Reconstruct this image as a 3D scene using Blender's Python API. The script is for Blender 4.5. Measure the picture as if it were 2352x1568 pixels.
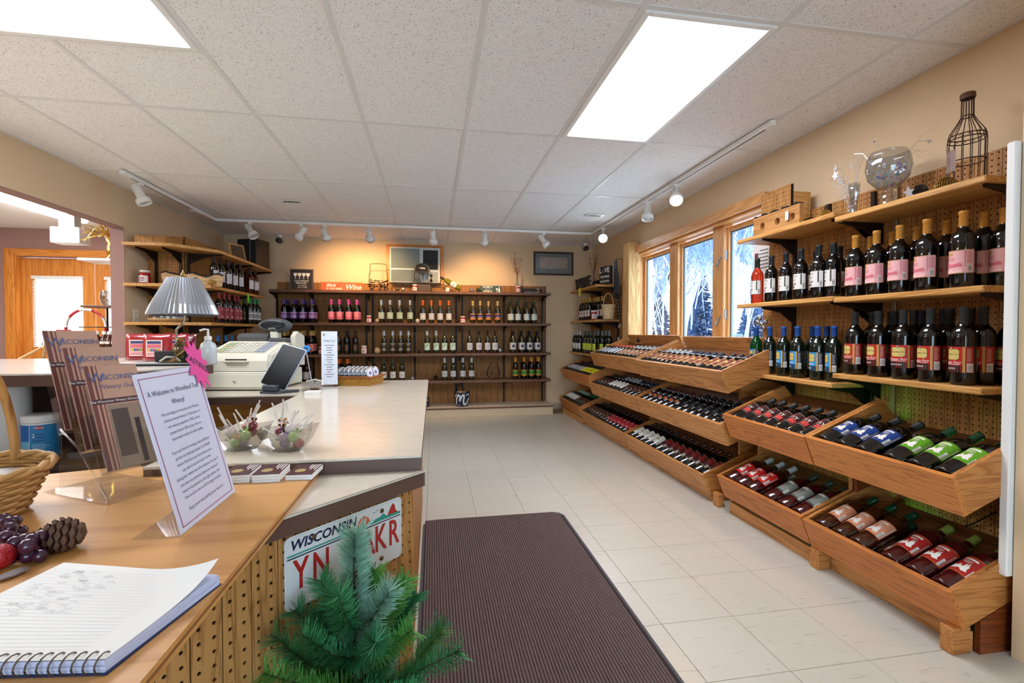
import bpy, math, random
from mathutils import Vector, Matrix
random.seed(7)
PI = math.pi
for _o in list(bpy.data.objects):
    bpy.data.objects.remove(_o, do_unlink=True)
SC = bpy.context.scene
COL = SC.collection

# ---------------------------------------------------------------- camera
FPX, YAW, PITCH, CAMZ = 1064.25, 0.1688, -0.0208, 1.135
_cam = bpy.data.cameras.new('camera')
_cam.sensor_width = 36.0
_cam.lens = FPX / 2352.0 * 36.0
_cam.clip_start = 0.02
_cam.clip_end = 200
CAM = bpy.data.objects.new('camera', _cam)
COL.objects.link(CAM)
CAM.location = (0, 0, CAMZ)
CAM.rotation_euler = (PI / 2 + PITCH, 0, -YAW)
SC.camera = CAM

# ---------------------------------------------------------------- world, exposure
SC.view_settings.view_transform = 'Standard'
SC.view_settings.look = 'None'
SC.view_settings.gamma = 1.0
SC.view_settings.use_curve_mapping = False
SC.view_settings.exposure = 0.68
W = bpy.data.worlds.new('world')
SC.world = W
W.use_nodes = True
_bg = W.node_tree.nodes['Background']
_bg.inputs[0].default_value = (0.70, 0.85, 1.0, 1)
_bg.inputs[1].default_value = 5.5
TROFFER = 13.0          # ceiling panel emission
SPOT_W = 30.0          # track spot watts

# ---------------------------------------------------------------- pixel helpers (2352 x 1568)
_cy, _sy = math.cos(YAW), math.sin(YAW)
def rat(px):
    u = (px - 1176.0) / FPX
    return (_cy * u + _sy) / (_cy - _sy * u)
def xat(px, Y): return rat(px) * Y
def yat(px, X): return X / rat(px)
_cp, _sp = math.cos(PITCH), math.sin(PITCH)
_FW = Vector((_sy * _cp, _cy * _cp, _sp)); _RT = Vector((_cy, -_sy, 0)); _UP = _RT.cross(_FW)
def at(px, py, X=None, Y=None, Z=None):
    d = _FW + _RT * ((px - 1176.0) / FPX) - _UP * ((py - 784.0) / FPX)
    if X is not None: t = X / d.x
    elif Y is not None: t = Y / d.y
    else: t = (Z - CAMZ) / d.z
    return Vector((0, 0, CAMZ)) + d * t

# ---------------------------------------------------------------- materials
def lin(c):
    if isinstance(c, str):
        c = tuple(int(c[i:i + 2], 16) / 255 for i in (0, 2, 4))
    return tuple((x / 12.92 if x <= 0.04045 else ((x + 0.055) / 1.055) ** 2.4) for x in c)
MATS = {}
def mat(name, color='808080', rough=0.5, metal=0.0, spec=0.5, trans=0.0, ior=1.45, emit=None, estr=0.0, coat=0.0, alpha=1.0, bump=0.0, bscale=200.0, var=0.0, vscale=8.0, sheen=0.0):
    if name in MATS: return MATS[name]
    m = bpy.data.materials.new(name); m.use_nodes = True
    nt = m.node_tree; b = nt.nodes['Principled BSDF']
    col = lin(color)
    b.inputs['Base Color'].default_value = (*col, 1)
    b.inputs['Roughness'].default_value = rough
    b.inputs['Metallic'].default_value = metal
    b.inputs['Specular IOR Level'].default_value = spec
    b.inputs['Transmission Weight'].default_value = trans
    b.inputs['IOR'].default_value = ior
    b.inputs['Coat Weight'].default_value = coat
    b.inputs['Alpha'].default_value = alpha
    if sheen: b.inputs['Sheen Weight'].default_value = sheen
    if emit:
        b.inputs['Emission Color'].default_value = (*lin(emit), 1)
        b.inputs['Emission Strength'].default_value = estr
    if var or bump:
        tc = nt.nodes.new('ShaderNodeTexCoord')
        if var:
            n = nt.nodes.new('ShaderNodeTexNoise'); n.inputs['Scale'].default_value = vscale; n.inputs['Detail'].default_value = 6
            nt.links.new(tc.outputs['Object'], n.inputs['Vector'])
            mx = nt.nodes.new('ShaderNodeMix'); mx.data_type = 'RGBA'
            mx.inputs['A'].default_value = (*[c * (1 - var) for c in col], 1)
            mx.inputs['B'].default_value = (*[min(1, c * (1 + var)) for c in col], 1)
            nt.links.new(n.outputs['Fac'], mx.inputs['Factor'])
            nt.links.new(mx.outputs['Result'], b.inputs['Base Color'])
        if bump:
            n2 = nt.nodes.new('ShaderNodeTexNoise'); n2.inputs['Scale'].default_value = bscale; n2.inputs['Detail'].default_value = 3
            nt.links.new(tc.outputs['Object'], n2.inputs['Vector'])
            bp = nt.nodes.new('ShaderNodeBump'); bp.inputs['Strength'].default_value = bump; bp.inputs['Distance'].default_value = 0.01
            nt.links.new(n2.outputs['Fac'], bp.inputs['Height'])
            nt.links.new(bp.outputs['Normal'], b.inputs['Normal'])
    MATS[name] = m
    return m
def ramp(nt, stops):
    r = nt.nodes.new('ShaderNodeValToRGB')
    e = r.color_ramp.elements
    while len(e) < len(stops): e.new(0.5)
    for el, (p, c) in zip(e, stops):
        el.position = p; el.color = (*lin(c), 1)
    return r
def wood(name, light, dark, axis='y', scale=1.0, rough=0.42, grain=1.0, spec=0.4, knots=False, contrast=1.0):
    """long grained wood: noise stretched along axis, fine pores, bands"""
    if name in MATS: return MATS[name]
    m = bpy.data.materials.new(name); m.use_nodes = True
    nt = m.node_tree; b = nt.nodes['Principled BSDF']
    b.inputs['Roughness'].default_value = rough; b.inputs['Specular IOR Level'].default_value = spec
    tc = nt.nodes.new('ShaderNodeTexCoord')
    mp = nt.nodes.new('ShaderNodeMapping')
    s = {'x': (0.06, 1, 1), 'y': (1, 0.06, 1), 'z': (1, 1, 0.06)}[axis]
    mp.inputs['Scale'].default_value = tuple(v * scale for v in s)
    oi = nt.nodes.new('ShaderNodeObjectInfo')
    vm = nt.nodes.new('ShaderNodeVectorMath'); vm.operation = 'MULTIPLY_ADD'
    cb = nt.nodes.new('ShaderNodeCombineXYZ')
    for i in range(3): nt.links.new(oi.outputs['Random'], cb.inputs[i])
    vm.inputs[1].default_value = (9.1, 7.3, 5.7)
    nt.links.new(cb.outputs[0], vm.inputs[0]); nt.links.new(tc.outputs['Object'], vm.inputs[2])
    nt.links.new(vm.outputs[0], mp.inputs['Vector'])
    n = nt.nodes.new('ShaderNodeTexNoise'); n.inputs['Scale'].default_value = 14; n.inputs['Detail'].default_value = 4; n.inputs['Distortion'].default_value = 0.6
    nt.links.new(mp.outputs[0], n.inputs['Vector'])
    w = nt.nodes.new('ShaderNodeMath'); w.operation = 'MULTIPLY'; w.inputs[1].default_value = 9.0 * grain
    nt.links.new(n.outputs['Fac'], w.inputs[0])
    fr = nt.nodes.new('ShaderNodeMath'); fr.operation = 'PINGPONG'; fr.inputs[1].default_value = 0.5
    nt.links.new(w.outputs[0], fr.inputs[0])
    f = nt.nodes.new('ShaderNodeTexNoise'); f.inputs['Scale'].default_value = 160; f.inputs['Detail'].default_value = 3
    nt.links.new(mp.outputs[0], f.inputs['Vector'])
    ad = nt.nodes.new('ShaderNodeMath'); ad.operation = 'MULTIPLY_ADD'; ad.inputs[1].default_value = 1.1; 
    nt.links.new(fr.outputs[0], ad.inputs[0])
    sc2 = nt.nodes.new('ShaderNodeMath'); sc2.operation = 'MULTIPLY'; sc2.inputs[1].default_value = 0.45
    nt.links.new(f.outputs['Fac'], sc2.inputs[0]); nt.links.new(sc2.outputs[0], ad.inputs[2])
    r = ramp(nt, [(0.12, dark), (0.12 + 0.5 / contrast, light), (1.0, light)])
    nt.links.new(ad.outputs[0], r.inputs['Fac'])
    last = r.outputs['Color']
    if knots:
        mk = nt.nodes.new('ShaderNodeMapping'); mk.inputs['Scale'].default_value = {'x': (.5, 1, 1), 'y': (1, .5, 1), 'z': (1, 1, .5)}[axis]
        nt.links.new(vm.outputs[0], mk.inputs['Vector'])
        v = nt.nodes.new('ShaderNodeTexVoronoi'); v.inputs['Scale'].default_value = 4.2
        nt.links.new(mk.outputs[0], v.inputs['Vector'])
        rk = nt.nodes.new('ShaderNodeMapRange'); rk.inputs['From Min'].default_value = 0.05; rk.inputs['From Max'].default_value = 0.11
        rk.inputs['To Min'].default_value = 0.8; rk.inputs['To Max'].default_value = 0
        nt.links.new(v.outputs['Distance'], rk.inputs['Value'])
        mx = nt.nodes.new('ShaderNodeMix'); mx.data_type = 'RGBA'
        nt.links.new(rk.outputs[0], mx.inputs['Factor']); nt.links.new(last, mx.inputs['A'])
        mx.inputs['B'].default_value = (*[c * 0.45 for c in lin(dark)], 1)
        last = mx.outputs['Result']
    nt.links.new(last, b.inputs['Base Color'])
    bp = nt.nodes.new('ShaderNodeBump'); bp.inputs['Strength'].default_value = 0.12; bp.inputs['Distance'].default_value = 0.002
    nt.links.new(ad.outputs[0], bp.inputs['Height']); nt.links.new(bp.outputs['Normal'], b.inputs['Normal'])
    MATS[name] = m
    return m
def speckle(name, base, dark, light, scale, rough=0.9, stretch=(1, 1, 1), amount=0.5, bump=0.3, spec=0.3, thr=0.62, soft=0.05):
    """base colour with small dark flecks and a light mottling"""
    if name in MATS: return MATS[name]
    m = bpy.data.materials.new(name); m.use_nodes = True
    nt = m.node_tree; b = nt.nodes['Principled BSDF']
    b.inputs['Roughness'].default_value = rough; b.inputs['Specular IOR Level'].default_value = spec
    g = nt.nodes.new('ShaderNodeNewGeometry')
    mp = nt.nodes.new('ShaderNodeMapping'); mp.inputs['Scale'].default_value = stretch
    nt.links.new(g.outputs['Position'], mp.inputs['Vector'])
    n = nt.nodes.new('ShaderNodeTexNoise'); n.inputs['Scale'].default_value = scale; n.inputs['Detail'].default_value = 2; n.inputs['Distortion'].default_value = 0.8
    nt.links.new(mp.outputs[0], n.inputs['Vector'])
    mr = nt.nodes.new('ShaderNodeMapRange'); mr.inputs['From Min'].default_value = thr; mr.inputs['From Max'].default_value = thr + soft
    mr.inputs['To Max'].default_value = amount
    nt.links.new(n.outputs['Fac'], mr.inputs['Value'])
    n2 = nt.nodes.new('ShaderNodeTexNoise'); n2.inputs['Scale'].default_value = scale * 0.12; n2.inputs['Detail'].default_value = 4
    nt.links.new(mp.outputs[0], n2.inputs['Vector'])
    m1 = nt.nodes.new('ShaderNodeMix'); m1.data_type = 'RGBA'
    m1.inputs['A'].default_value = (*lin(base), 1); m1.inputs['B'].default_value = (*lin(light), 1)
    nt.links.new(n2.outputs['Fac'], m1.inputs['Factor'])
    m2 = nt.nodes.new('ShaderNodeMix'); m2.data_type = 'RGBA'; m2.inputs['B'].default_value = (*lin(dark), 1)
    nt.links.new(m1.outputs['Result'], m2.inputs['A']); nt.links.new(mr.outputs[0], m2.inputs['Factor'])
    nt.links.new(m2.outputs['Result'], b.inputs['Base Color'])
    if bump:
        bp = nt.nodes.new('ShaderNodeBump'); bp.inputs['Strength'].default_value = bump; bp.inputs['Distance'].default_value = 0.003; bp.invert = True
        nt.links.new(mr.outputs[0], bp.inputs['Height']); nt.links.new(bp.outputs['Normal'], b.inputs['Normal'])
    MATS[name] = m
    return m
def attrmat(name, rough=0.45, spec=0.4, metal=0.0, coat=0.0):
    if name in MATS: return MATS[name]
    m = bpy.data.materials.new(name); m.use_nodes = True
    nt = m.node_tree; b = nt.nodes['Principled BSDF']
    b.inputs['Roughness'].default_value = rough; b.inputs['Specular IOR Level'].default_value = spec; b.inputs['Coat Weight'].default_value = coat
    a = nt.nodes.new('ShaderNodeAttribute'); a.attribute_name = 'Col'
    nt.links.new(a.outputs['Color'], b.inputs['Base Color'])
    MATS[name] = m
    return m

# ---------------------------------------------------------------- mesh builder
class M:
    def __init__(s): s.v = []; s.f = []; s.sm = []; s.c = []
    def add(s, vs, fs, smooth=False, col=None):
        o = len(s.v); s.v += [tuple(p) for p in vs]
        for f in fs:
            s.f.append(tuple(i + o for i in f)); s.sm.append(smooth); s.c.append(col)
        return s
    def box(s, x0, x1, y0, y1, z0, z1, col=None):
        if x0 > x1: x0, x1 = x1, x0
        if y0 > y1: y0, y1 = y1, y0
        if z0 > z1: z0, z1 = z1, z0
        v = [(x0, y0, z0), (x1, y0, z0), (x1, y1, z0), (x0, y1, z0), (x0, y0, z1), (x1, y0, z1), (x1, y1, z1), (x0, y1, z1)]
        return s.add(v, [(3, 2, 1, 0), (4, 5, 6, 7), (0, 1, 5, 4), (1, 2, 6, 5), (2, 3, 7, 6), (3, 0, 4, 7)], False, col)
    def bbox(s, x0, x1, y0, y1, z0, z1, b=0.003, col=None):
        """box with chamfered edges"""
        if x0 > x1: x0, x1 = x1, x0
        if y0 > y1: y0, y1 = y1, y0
        if z0 > z1: z0, z1 = z1, z0
        b = min(b, (x1 - x0) * .45, (y1 - y0) * .45, (z1 - z0) * .45)
        vs = []; idx = {}
        for ix, (X, sx) in enumerate(((x0, 1), (x1, -1))):
            for iy, (Y, sy) in enumerate(((y0, 1), (y1, -1))):
                for iz, (Z, sz) in enumerate(((z0, 1), (z1, -1))):
                    for k in range(3):
                        p = [X + sx * b, Y + sy * b, Z + sz * b]; p[k] = (X, Y, Z)[k]
                        idx[ix, iy, iz, k] = len(vs); vs.append(p)
        fs = []
        q = ((0, 0), (1, 0), (1, 1), (0, 1))
        for k in range(3):
            for side in (0, 1):
                f = []
                for (a, c) in q:
                    t = [0, 0, 0]; t[k] = side; t[(k + 1) % 3] = a; t[(k + 2) % 3] = c
                    f.append(idx[t[0], t[1], t[2], k])
                fs.append(tuple(f if side else f[::-1]))
        for k in range(3):
            a, c = (k + 1) % 3, (k + 2) % 3
            for ia in (0, 1):
                for ic in (0, 1):
                    t0 = [0, 0, 0]; t0[a] = ia; t0[c] = ic; t1 = t0[:]; t1[k] = 1
                    f = [idx[(*t0, a)], idx[(*t1, a)], idx[(*t1, c)], idx[(*t0, c)]]
                    fs.append(tuple(f if (ia == ic) else f[::-1]))
        for ix in (0, 1):
            for iy in (0, 1):
                for iz in (0, 1):
                    f = [idx[ix, iy, iz, 0], idx[ix, iy, iz, 1], idx[ix, iy, iz, 2]]
                    fs.append(tuple(f if (ix + iy + iz) % 2 else f[::-1]))
        return s.add(vs, fs, False, col)
    def prism(s, pts, d0, d1, axis='z', col=None, smooth=False):
        """extrude a 2D outline (ccw) along axis from d0 to d1"""
        n = len(pts)
        def P(p, d):
            if axis == 'z': return (p[0], p[1], d)
            if axis == 'y': return (p[0], d, p[1])
            return (d, p[0], p[1])
        v = [P(p, d0) for p in pts] + [P(p, d1) for p in pts]
        fs = [tuple(range(n - 1, -1, -1)), tuple(range(n, 2 * n))]
        if axis == 'y': fs = [fs[0][::-1], fs[1][::-1]]
        for i in range(n):
            j = (i + 1) % n
            f = (i, j, n + j, n + i)
            fs.append(f if axis != 'y' else f[::-1])
        return s.add(v, fs, smooth, col)
    def lathe(s, prof, n=20, c=(0, 0, 0), smooth=True, col=None, axis='z', sx=1.0, sy=1.0):
        v = []; fs = []; rings = []
        for (r, z) in prof:
            if r < 1e-6:
                rings.append([len(v)]); v.append((0, 0, z))
            else:
                rings.append(list(range(len(v), len(v) + n)))
                for i in range(n):
                    a = 2 * PI * i / n
                    v.append((r * math.cos(a) * sx, r * math.sin(a) * sy, z))
        for A, B in zip(rings[:-1], rings[1:]):
            if len(A) == 1 and len(B) == 1: continue
            for i in range(n):
                j = (i + 1) % n
                if len(A) == 1: fs.append((A[0], B[j], B[i])[::-1] if False else (A[0], B[j], B[i]))
                elif len(B) == 1: fs.append((A[i], A[j], B[0]))
                else: fs.append((A[i], A[j], B[j], B[i]))
        if axis == 'x': v = [(p[2], p[0], p[1]) for p in v]
        if axis == 'y': v = [(p[1], p[2], p[0]) for p in v]
        v = [(p[0] + c[0], p[1] + c[1], p[2] + c[2]) for p in v]
        return s.add(v, fs, smooth, col)
    def tube(s, pts, r, n=6, closed=False, col=None, caps=True):
        pts = [Vector(p) for p in pts]; k = len(pts)
        rr = r if isinstance(r, (list, tuple)) else [r] * k
        v = []; fs = []
        up = None
        for i, p in enumerate(pts):
            if closed: t = pts[(i + 1) % k] - pts[i - 1]
            else: t = pts[min(i + 1, k - 1)] - pts[max(i - 1, 0)]
            if t.length < 1e-9: t = Vector((0, 0, 1))
            t.normalize()
            if up is None:
                up = Vector((0, 0, 1)) if abs(t.z) < 0.9 else Vector((1, 0, 0))
            a = t.cross(up)
            if a.length < 1e-6: a = t.orthogonal()
            a.normalize(); bb = a.cross(t).normalized(); up = bb
            for j in range(n):
                an = 2 * PI * j / n
                v.append(p + (a * math.cos(an) + bb * math.sin(an)) * rr[i])
        for i in range(k if closed else k - 1):
            i2 = (i + 1) % k
            for j in range(n):
                j2 = (j + 1) % n
                fs.append((i * n + j, i2 * n + j, i2 * n + j2, i * n + j2)[::-1])
        if caps and not closed:
            fs.append(tuple(range(n))); fs.append(tuple(range((k - 1) * n, k * n))[::-1])
        return s.add(v, fs, n > 4, col)
    def ball(s, c, r, n=10, m=6, col=None, sz=1.0):
        prof = [(r * math.sin(PI * i / m), -r * math.cos(PI * i / m) * sz) for i in range(m + 1)]
        prof[0] = (0, -r * sz); prof[-1] = (0, r * sz)
        return s.lathe(prof, n, c, True, col)
    def merge(s, o, mx=None, col=None):
        off = len(s.v)
        s.v += [tuple(mx @ Vector(p)) if mx is not None else p for p in o.v]
        s.f += [tuple(i + off for i in f) for f in o.f]; s.sm += o.sm
        s.c += [col or c for c in o.c]
        return s
    def move(s, x, y, z): s.v = [(p[0] + x, p[1] + y, p[2] + z) for p in s.v]; return s
    def mesh(s, name):
        me = bpy.data.meshes.new(name)
        me.from_pydata(s.v, [], s.f)
        me.polygons.foreach_set('use_smooth', s.sm)
        if any(c is not None for c in s.c):
            ca = me.color_attributes.new('Col', 'FLOAT_COLOR', 'CORNER')
            buf = []
            for f, c in zip(s.f, s.c):
                q = (*lin(c or 'ffffff'), 1.0)
                for _ in f: buf += q
            ca.data.foreach_set('color', buf)
        me.update()
        return me

def link(name, me, m, parent=None, loc=None, rot=None):
    o = bpy.data.objects.new(name, me)
    COL.objects.link(o)
    if m is not None and me is not None and len(me.materials) == 0:
        me.materials.append(m)
    if parent is not None: o.parent = parent
    if loc is not None: o.location = loc
    if rot is not None: o.rotation_euler = rot
    return o
def tag(o, label, cat, group=None):
    o['label'] = label; o['category'] = cat
    if group: o['group'] = group
    return o
def thing(name, label, cat, loc=(0, 0, 0), rz=0.0, group=None):
    o = bpy.data.objects.new(name, None); COL.objects.link(o)
    o.empty_display_size = 0.05
    o.location = loc; o.rotation_euler = (0, 0, rz)
    return tag(o, label, cat, group)
def part(name, mb, m, parent, world=False, label=None, loc=None, rot=None):
    """mb in the parent's local coordinates; world=True: in world coordinates of an unrotated parent"""
    if world:
        q = parent; ox = oy = oz = 0.0
        while q is not None:
            ox += q.location[0]; oy += q.location[1]; oz += q.location[2]; q = q.parent
        mb.move(-ox, -oy, -oz)
    o = link(name, mb.mesh(name), m, parent, loc, rot)
    if label: o['label'] = label
    return o
def single(name, mb, m, label, cat, group=None, loc=(0, 0, 0), rot=None, world=False):
    if world: mb.move(-loc[0], -loc[1], -loc[2])
    return tag(link(name, mb.mesh(name), m, None, loc, rot), label, cat, group)
def struct(name, mb, m, parent=None):
    o = link(name, mb.mesh(name), m, parent)
    if parent is None: o['kind'] = 'structure'
    return o
def copy_tree(o, parent=None, loc=None, rot=None):
    c = o.copy(); COL.objects.link(c)
    c.parent = parent
    if loc is not None: c.location = loc
    if rot is not None: c.rotation_euler = rot
    for ch in list(o.children): copy_tree(ch, c)
    return c
# text -> flat outline mesh in the xy plane, centred
_TX = {}
def text_m(s, size=1.0, bold=0.0, shear=0.0, depth=0.0, align='CENTER', spacing=1.0, narrow=1.0):
    k = (s, bold, shear, depth, align, spacing)
    if k not in _TX:
        cu = bpy.data.curves.new('txt', 'FONT'); cu.body = s; cu.size = 1.0; cu.align_x = align; cu.align_y = 'CENTER'
        cu.offset = bold; cu.shear = shear; cu.extrude = depth; cu.resolution_u = 2; cu.space_character = spacing
        ob = bpy.data.objects.new('txt', cu); COL.objects.link(ob)
        dg = bpy.context.evaluated_depsgraph_get()
        me = bpy.data.meshes.new_from_object(ob.evaluated_get(dg))
        _TX[k] = ([tuple(v.co) for v in me.vertices], [tuple(p.vertices) for p in me.polygons])
        bpy.data.objects.remove(ob); bpy.data.curves.remove(cu); bpy.data.meshes.remove(me)
    v, f = _TX[k]
    m = M(); m.add([(p[0] * size * narrow, p[1] * size, p[2] * size) for p in v], f)
    return m
def text_on(mb, s, size, mx, col=None, **kw):
    return mb.merge(text_m(s, size, **kw), mx, col)
def frame_mx(origin, ex, ey):
    ex = Vector(ex).normalized(); ey = Vector(ey).normalized(); ez = ex.cross(ey)
    m = Matrix.Identity(4)
    for i in range(3):
        m[i][0] = ex[i]; m[i][1] = ey[i]; m[i][2] = ez[i]; m[i][3] = origin[i]
    return m
# ================================================================ materials
PAINT = mat('tan_wall_paint', 'd9bd98', 0.8, spec=0.25, bump=0.12, bscale=140)
MAUVE = mat('mauve_wall_paint', '9c7970', 0.8, spec=0.25, bump=0.1, bscale=140)
TILE_C = speckle('acoustic_tile', 'ebe6e0', '978a80', 'f1ede8', 150, 0.95, amount=0.7, bump=0.5, thr=0.60, soft=0.06)
TEE = mat('grid_white_metal', 'dcd8d2', 0.5)
VINYL = speckle('vinyl_tile', 'c2bbad', '948873', 'cbc4b6', 34, 0.30, stretch=(0.35, 2.2, 1), amount=0.35, bump=0.0, spec=0.5, thr=0.64, soft=0.05)
GROUT = mat('tile_joint', '8d7c62', 0.8)
WHITE = mat('white_enamel', 'e9e6df', 0.4)
OFFW = mat('off_white_plastic', 'e6e0d2', 0.4)
BLACK = mat('black_plastic', '0c0c0d', 0.4)
PINE = wood('pine_board_y', 'c98c50', '9c6230', 'y', 1.0, 0.42, knots=True)
PINE_D = wood('fir_board_y', 'c27636', '86481a', 'y', 1.3, 0.4, contrast=1.4)
PINE_X = wood('fir_side_x', 'c08044', '925424', 'x', 1.2, 0.42)
OAK_Y = wood('oak_shelf_y', 'cf9a57', 'a56c30', 'y', 1.0, 0.4)
OAK_X = wood('oak_shelf_x', 'cf9a57', 'a56c30', 'x', 1.0, 0.4)
TRIM_Y = wood('pine_trim_y', 'd9a063', 'b97f43', 'y', 0.8, 0.4)
TRIM_Z = wood('pine_trim_z', 'd9a063', 'b97f43', 'z', 0.8, 0.4)
TRIM_O = wood('orange_oak_z', 'd88b3a', 'b3651e', 'z', 0.9, 0.4)
TRIM_OX = wood('orange_oak_x', 'd88b3a', 'b3651e', 'x', 0.9, 0.4)
ROUGH_Z = wood('rough_sawn_z', 'd9b078', 'b07a42', 'z', 1.4, 0.75, spec=0.2)
PEG = wood('pegboard_oak_print', 'b9844a', '845224', 'z', 1.6, 0.55, spec=0.3, contrast=1.3)
PEGB = wood('pegboard_brown_print', 'a8753f', '744722', 'z', 1.6, 0.55, spec=0.3, contrast=1.3)
DARKV = mat('dark_gap_shade', '1d120a', 0.9)  # near-black colour stands in for shade in the gap behind peg holes
BROWN = mat('brown_laminate_edge', '5d4338', 0.42)
BROWNX = wood('brown_shelf_laminate', '6b4a36', '553626', 'x', 1.0, 0.45)
STEEL_D = mat('dark_bronze_metal', '2b211b', 0.45, metal=0.6)
GLASS = mat('clear_glass', 'ffffff', 0.02, trans=1.0, ior=1.45)
def thin_glass(name, tint='ffffff', refl=0.08):
    if name in MATS: return MATS[name]
    m = bpy.data.materials.new(name); m.use_nodes = True; nt = m.node_tree
    for n in list(nt.nodes):
        if n.type != 'OUTPUT_MATERIAL': nt.nodes.remove(n)
    out = nt.nodes[0]
    t = nt.nodes.new('ShaderNodeBsdfTransparent'); t.inputs[0].default_value = (*lin(tint), 1)
    g = nt.nodes.new('ShaderNodeBsdfGlossy'); g.inputs['Roughness'].default_value = 0.03
    lw = nt.nodes.new('ShaderNodeLayerWeight'); lw.inputs['Blend'].default_value = 0.5
    pw = nt.nodes.new('ShaderNodeMath'); pw.operation = 'POWER'; pw.inputs[1].default_value = 4.0
    nt.links.new(lw.outputs['Facing'], pw.inputs[0])
    fr = nt.nodes.new('ShaderNodeMath'); fr.operation = 'MULTIPLY_ADD'; fr.inputs[1].default_value = 0.7; fr.inputs[2].default_value = refl * 0.5
    nt.links.new(pw.outputs[0], fr.inputs[0])
    mx = nt.nodes.new('ShaderNodeMixShader')
    nt.links.new(fr.outputs[0], mx.inputs[0]); nt.links.new(t.outputs[0], mx.inputs[1]); nt.links.new(g.outputs[0], mx.inputs[2])
    nt.links.new(mx.outputs[0], out.inputs[0])
    MATS[name] = m
    return m
PANE = thin_glass('window_glass', 'f4fbff')
ACRYL = thin_glass('clear_acrylic', 'fafbfc')

XR, XL, YB, ZC = 2.36, -2.68, 6.60, 2.40
YN = -2.4
# ================================================================ floor
fl = struct('floor', M().box(XL - 4.2, XR + 0.3, YN, YB + 0.2, -0.12, -0.0025), GROUT)
_t = M().bbox(0.0009, 0.3039, 0.0009, 0.3039, -0.0025, 0.0, 0.0006).mesh('floor_tile')
for j in range(-5, 12):
    for i in range(-5, 5):
        x, y = 0.8715 + i * 0.3048, 2.569 + j * 0.3048
        if x < -0.75 or x > 2.3: continue
        o = link('floor_tile', _t, VINYL, fl, (x, y, 0))
        o.rotation_euler[2] = 0
_fb = M()
_fb.box(XL - 4.2, -0.9, YN, YB + 0.2, -0.0025, -0.0005)
_fb.box(-0.9, XR, YN, 1.0, -0.0025, -0.0005)
part('vinyl_sheet', _fb, VINYL, fl)

# ================================================================ ceiling: tiles lie on a white grid of rails
GX = [-2.2344 + 0.6096 * i for i in range(8)]
GY = [2.9355 + 1.2192 * j for j in range(-5, 3)] + [YB]
ce = struct('ceiling', M().box(XL - 4.2, XR + 0.3, YN, YB + 0.2, ZC + 0.03, ZC + 0.10), mat('ceiling_void', 'b5aea6', 0.9))
LIGHT_R = (GX[5], GX[6], GY[4], GY[5])
LIGHT_L = (GX[0], GX[2], GY[4], GY[4] + 0.6096)
xs = [XL] + GX + [XR]
ys = [YN] + [y for y in GY if y > YN + 0.05]
def skip_tile(x0, x1, y0, y1):
    cx, cy = (x0 + x1) / 2, (y0 + y1) / 2
    for L in (LIGHT_R, LIGHT_L):
        if L[0] < cx < L[1] and L[2] < cy < L[3]: return True
    return False
_tc = {}
for a, b in zip(xs[:-1], xs[1:]):
    for c, d in zip(ys[:-1], ys[1:]):
        cuts = [(c, d)]
        for L in (LIGHT_L,):
            if L[0] - .01 <= a and b <= L[1] + .01 and abs(L[2] - c) < .02: cuts = [(c, c + 0.6096), (c + 0.6096, d)]
        for (c0, d0) in cuts:
            if skip_tile(a, b, c0, d0): continue
            w, h = round(b - a, 3), round(d0 - c0, 3)
            if (w, h) not in _tc:
                _tc[w, h] = M().bbox(0.004, w - 0.004, 0.004, h - 0.004, 0.002, 0.016, 0.002).mesh('ceiling_tile')
            link('ceiling_tile', _tc[w, h], TILE_C, ce, (a, c0, ZC))
for x in GX:
    part('grid_rail', M().box(x - 0.012, x + 0.012, YN, YB, ZC - 0.002, ZC + 0.004), TEE, ce)
for y in ys[1:-1]:
    part('grid_rail', M().box(XL, XR, y - 0.012, y + 0.012, ZC - 0.0015, ZC + 0.004), TEE, ce)
for L in (LIGHT_L,):
    part('grid_rail', M().box(L[0], L[1], L[3] - 0.012, L[3] + 0.012, ZC - 0.0015, ZC + 0.004), TEE, ce)
for nm, bx in (('wall_angle', (XL, XL + 0.02, YN, YB)), ('wall_angle', (XR - 0.02, XR, 1.28, YB)), ('wall_angle', (XL, XR, YB - 0.02, YB))):
    part(nm, M().box(*bx, ZC - 0.003, ZC + 0.003), TEE, ce)

# ================================================================ walls
WY0, WY1, WZ0, WZ1 = 2.96, 5.13, 0.985, 2.05
wr = M()
wr.box(XR, XR + 0.2, 1.28, WY0, 0, ZC + .03); wr.box(XR, XR + 0.2, WY1, YB + .1, 0, ZC + .03)
wr.box(XR, XR + 0.2, WY0, WY1, 0, WZ0); wr.box(XR, XR + 0.2, WY0, WY1, WZ1, ZC + .03)
struct('wall_right', wr, PAINT)
struct('wall_near_right', M().box(1.987, XR + 0.2, YN, 1.28, 0, ZC + .03), PAINT)
struct('wall_back', M().box(XL - 0.11, XR + 0.2, YB, YB + 0.15, 0, ZC + .03), PAINT)
FD0, FD1, FDZ = -1.1, 1.5, 2.12          # unseen glazed entrance, added behind the camera to let in extra daylight
wf = M(); wf.box(XL - 4.2, FD0, YN - .15, YN, 0, ZC + .03); wf.box(FD1, XR + .2, YN - .15, YN, 0, ZC + .03); wf.box(FD0, FD1, YN - .15, YN, FDZ, ZC + .03)
struct('wall_front', wf, PAINT)
d2 = bpy.data.objects.new('added_door_2', None); COL.objects.link(d2); d2['kind'] = 'structure'
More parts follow.
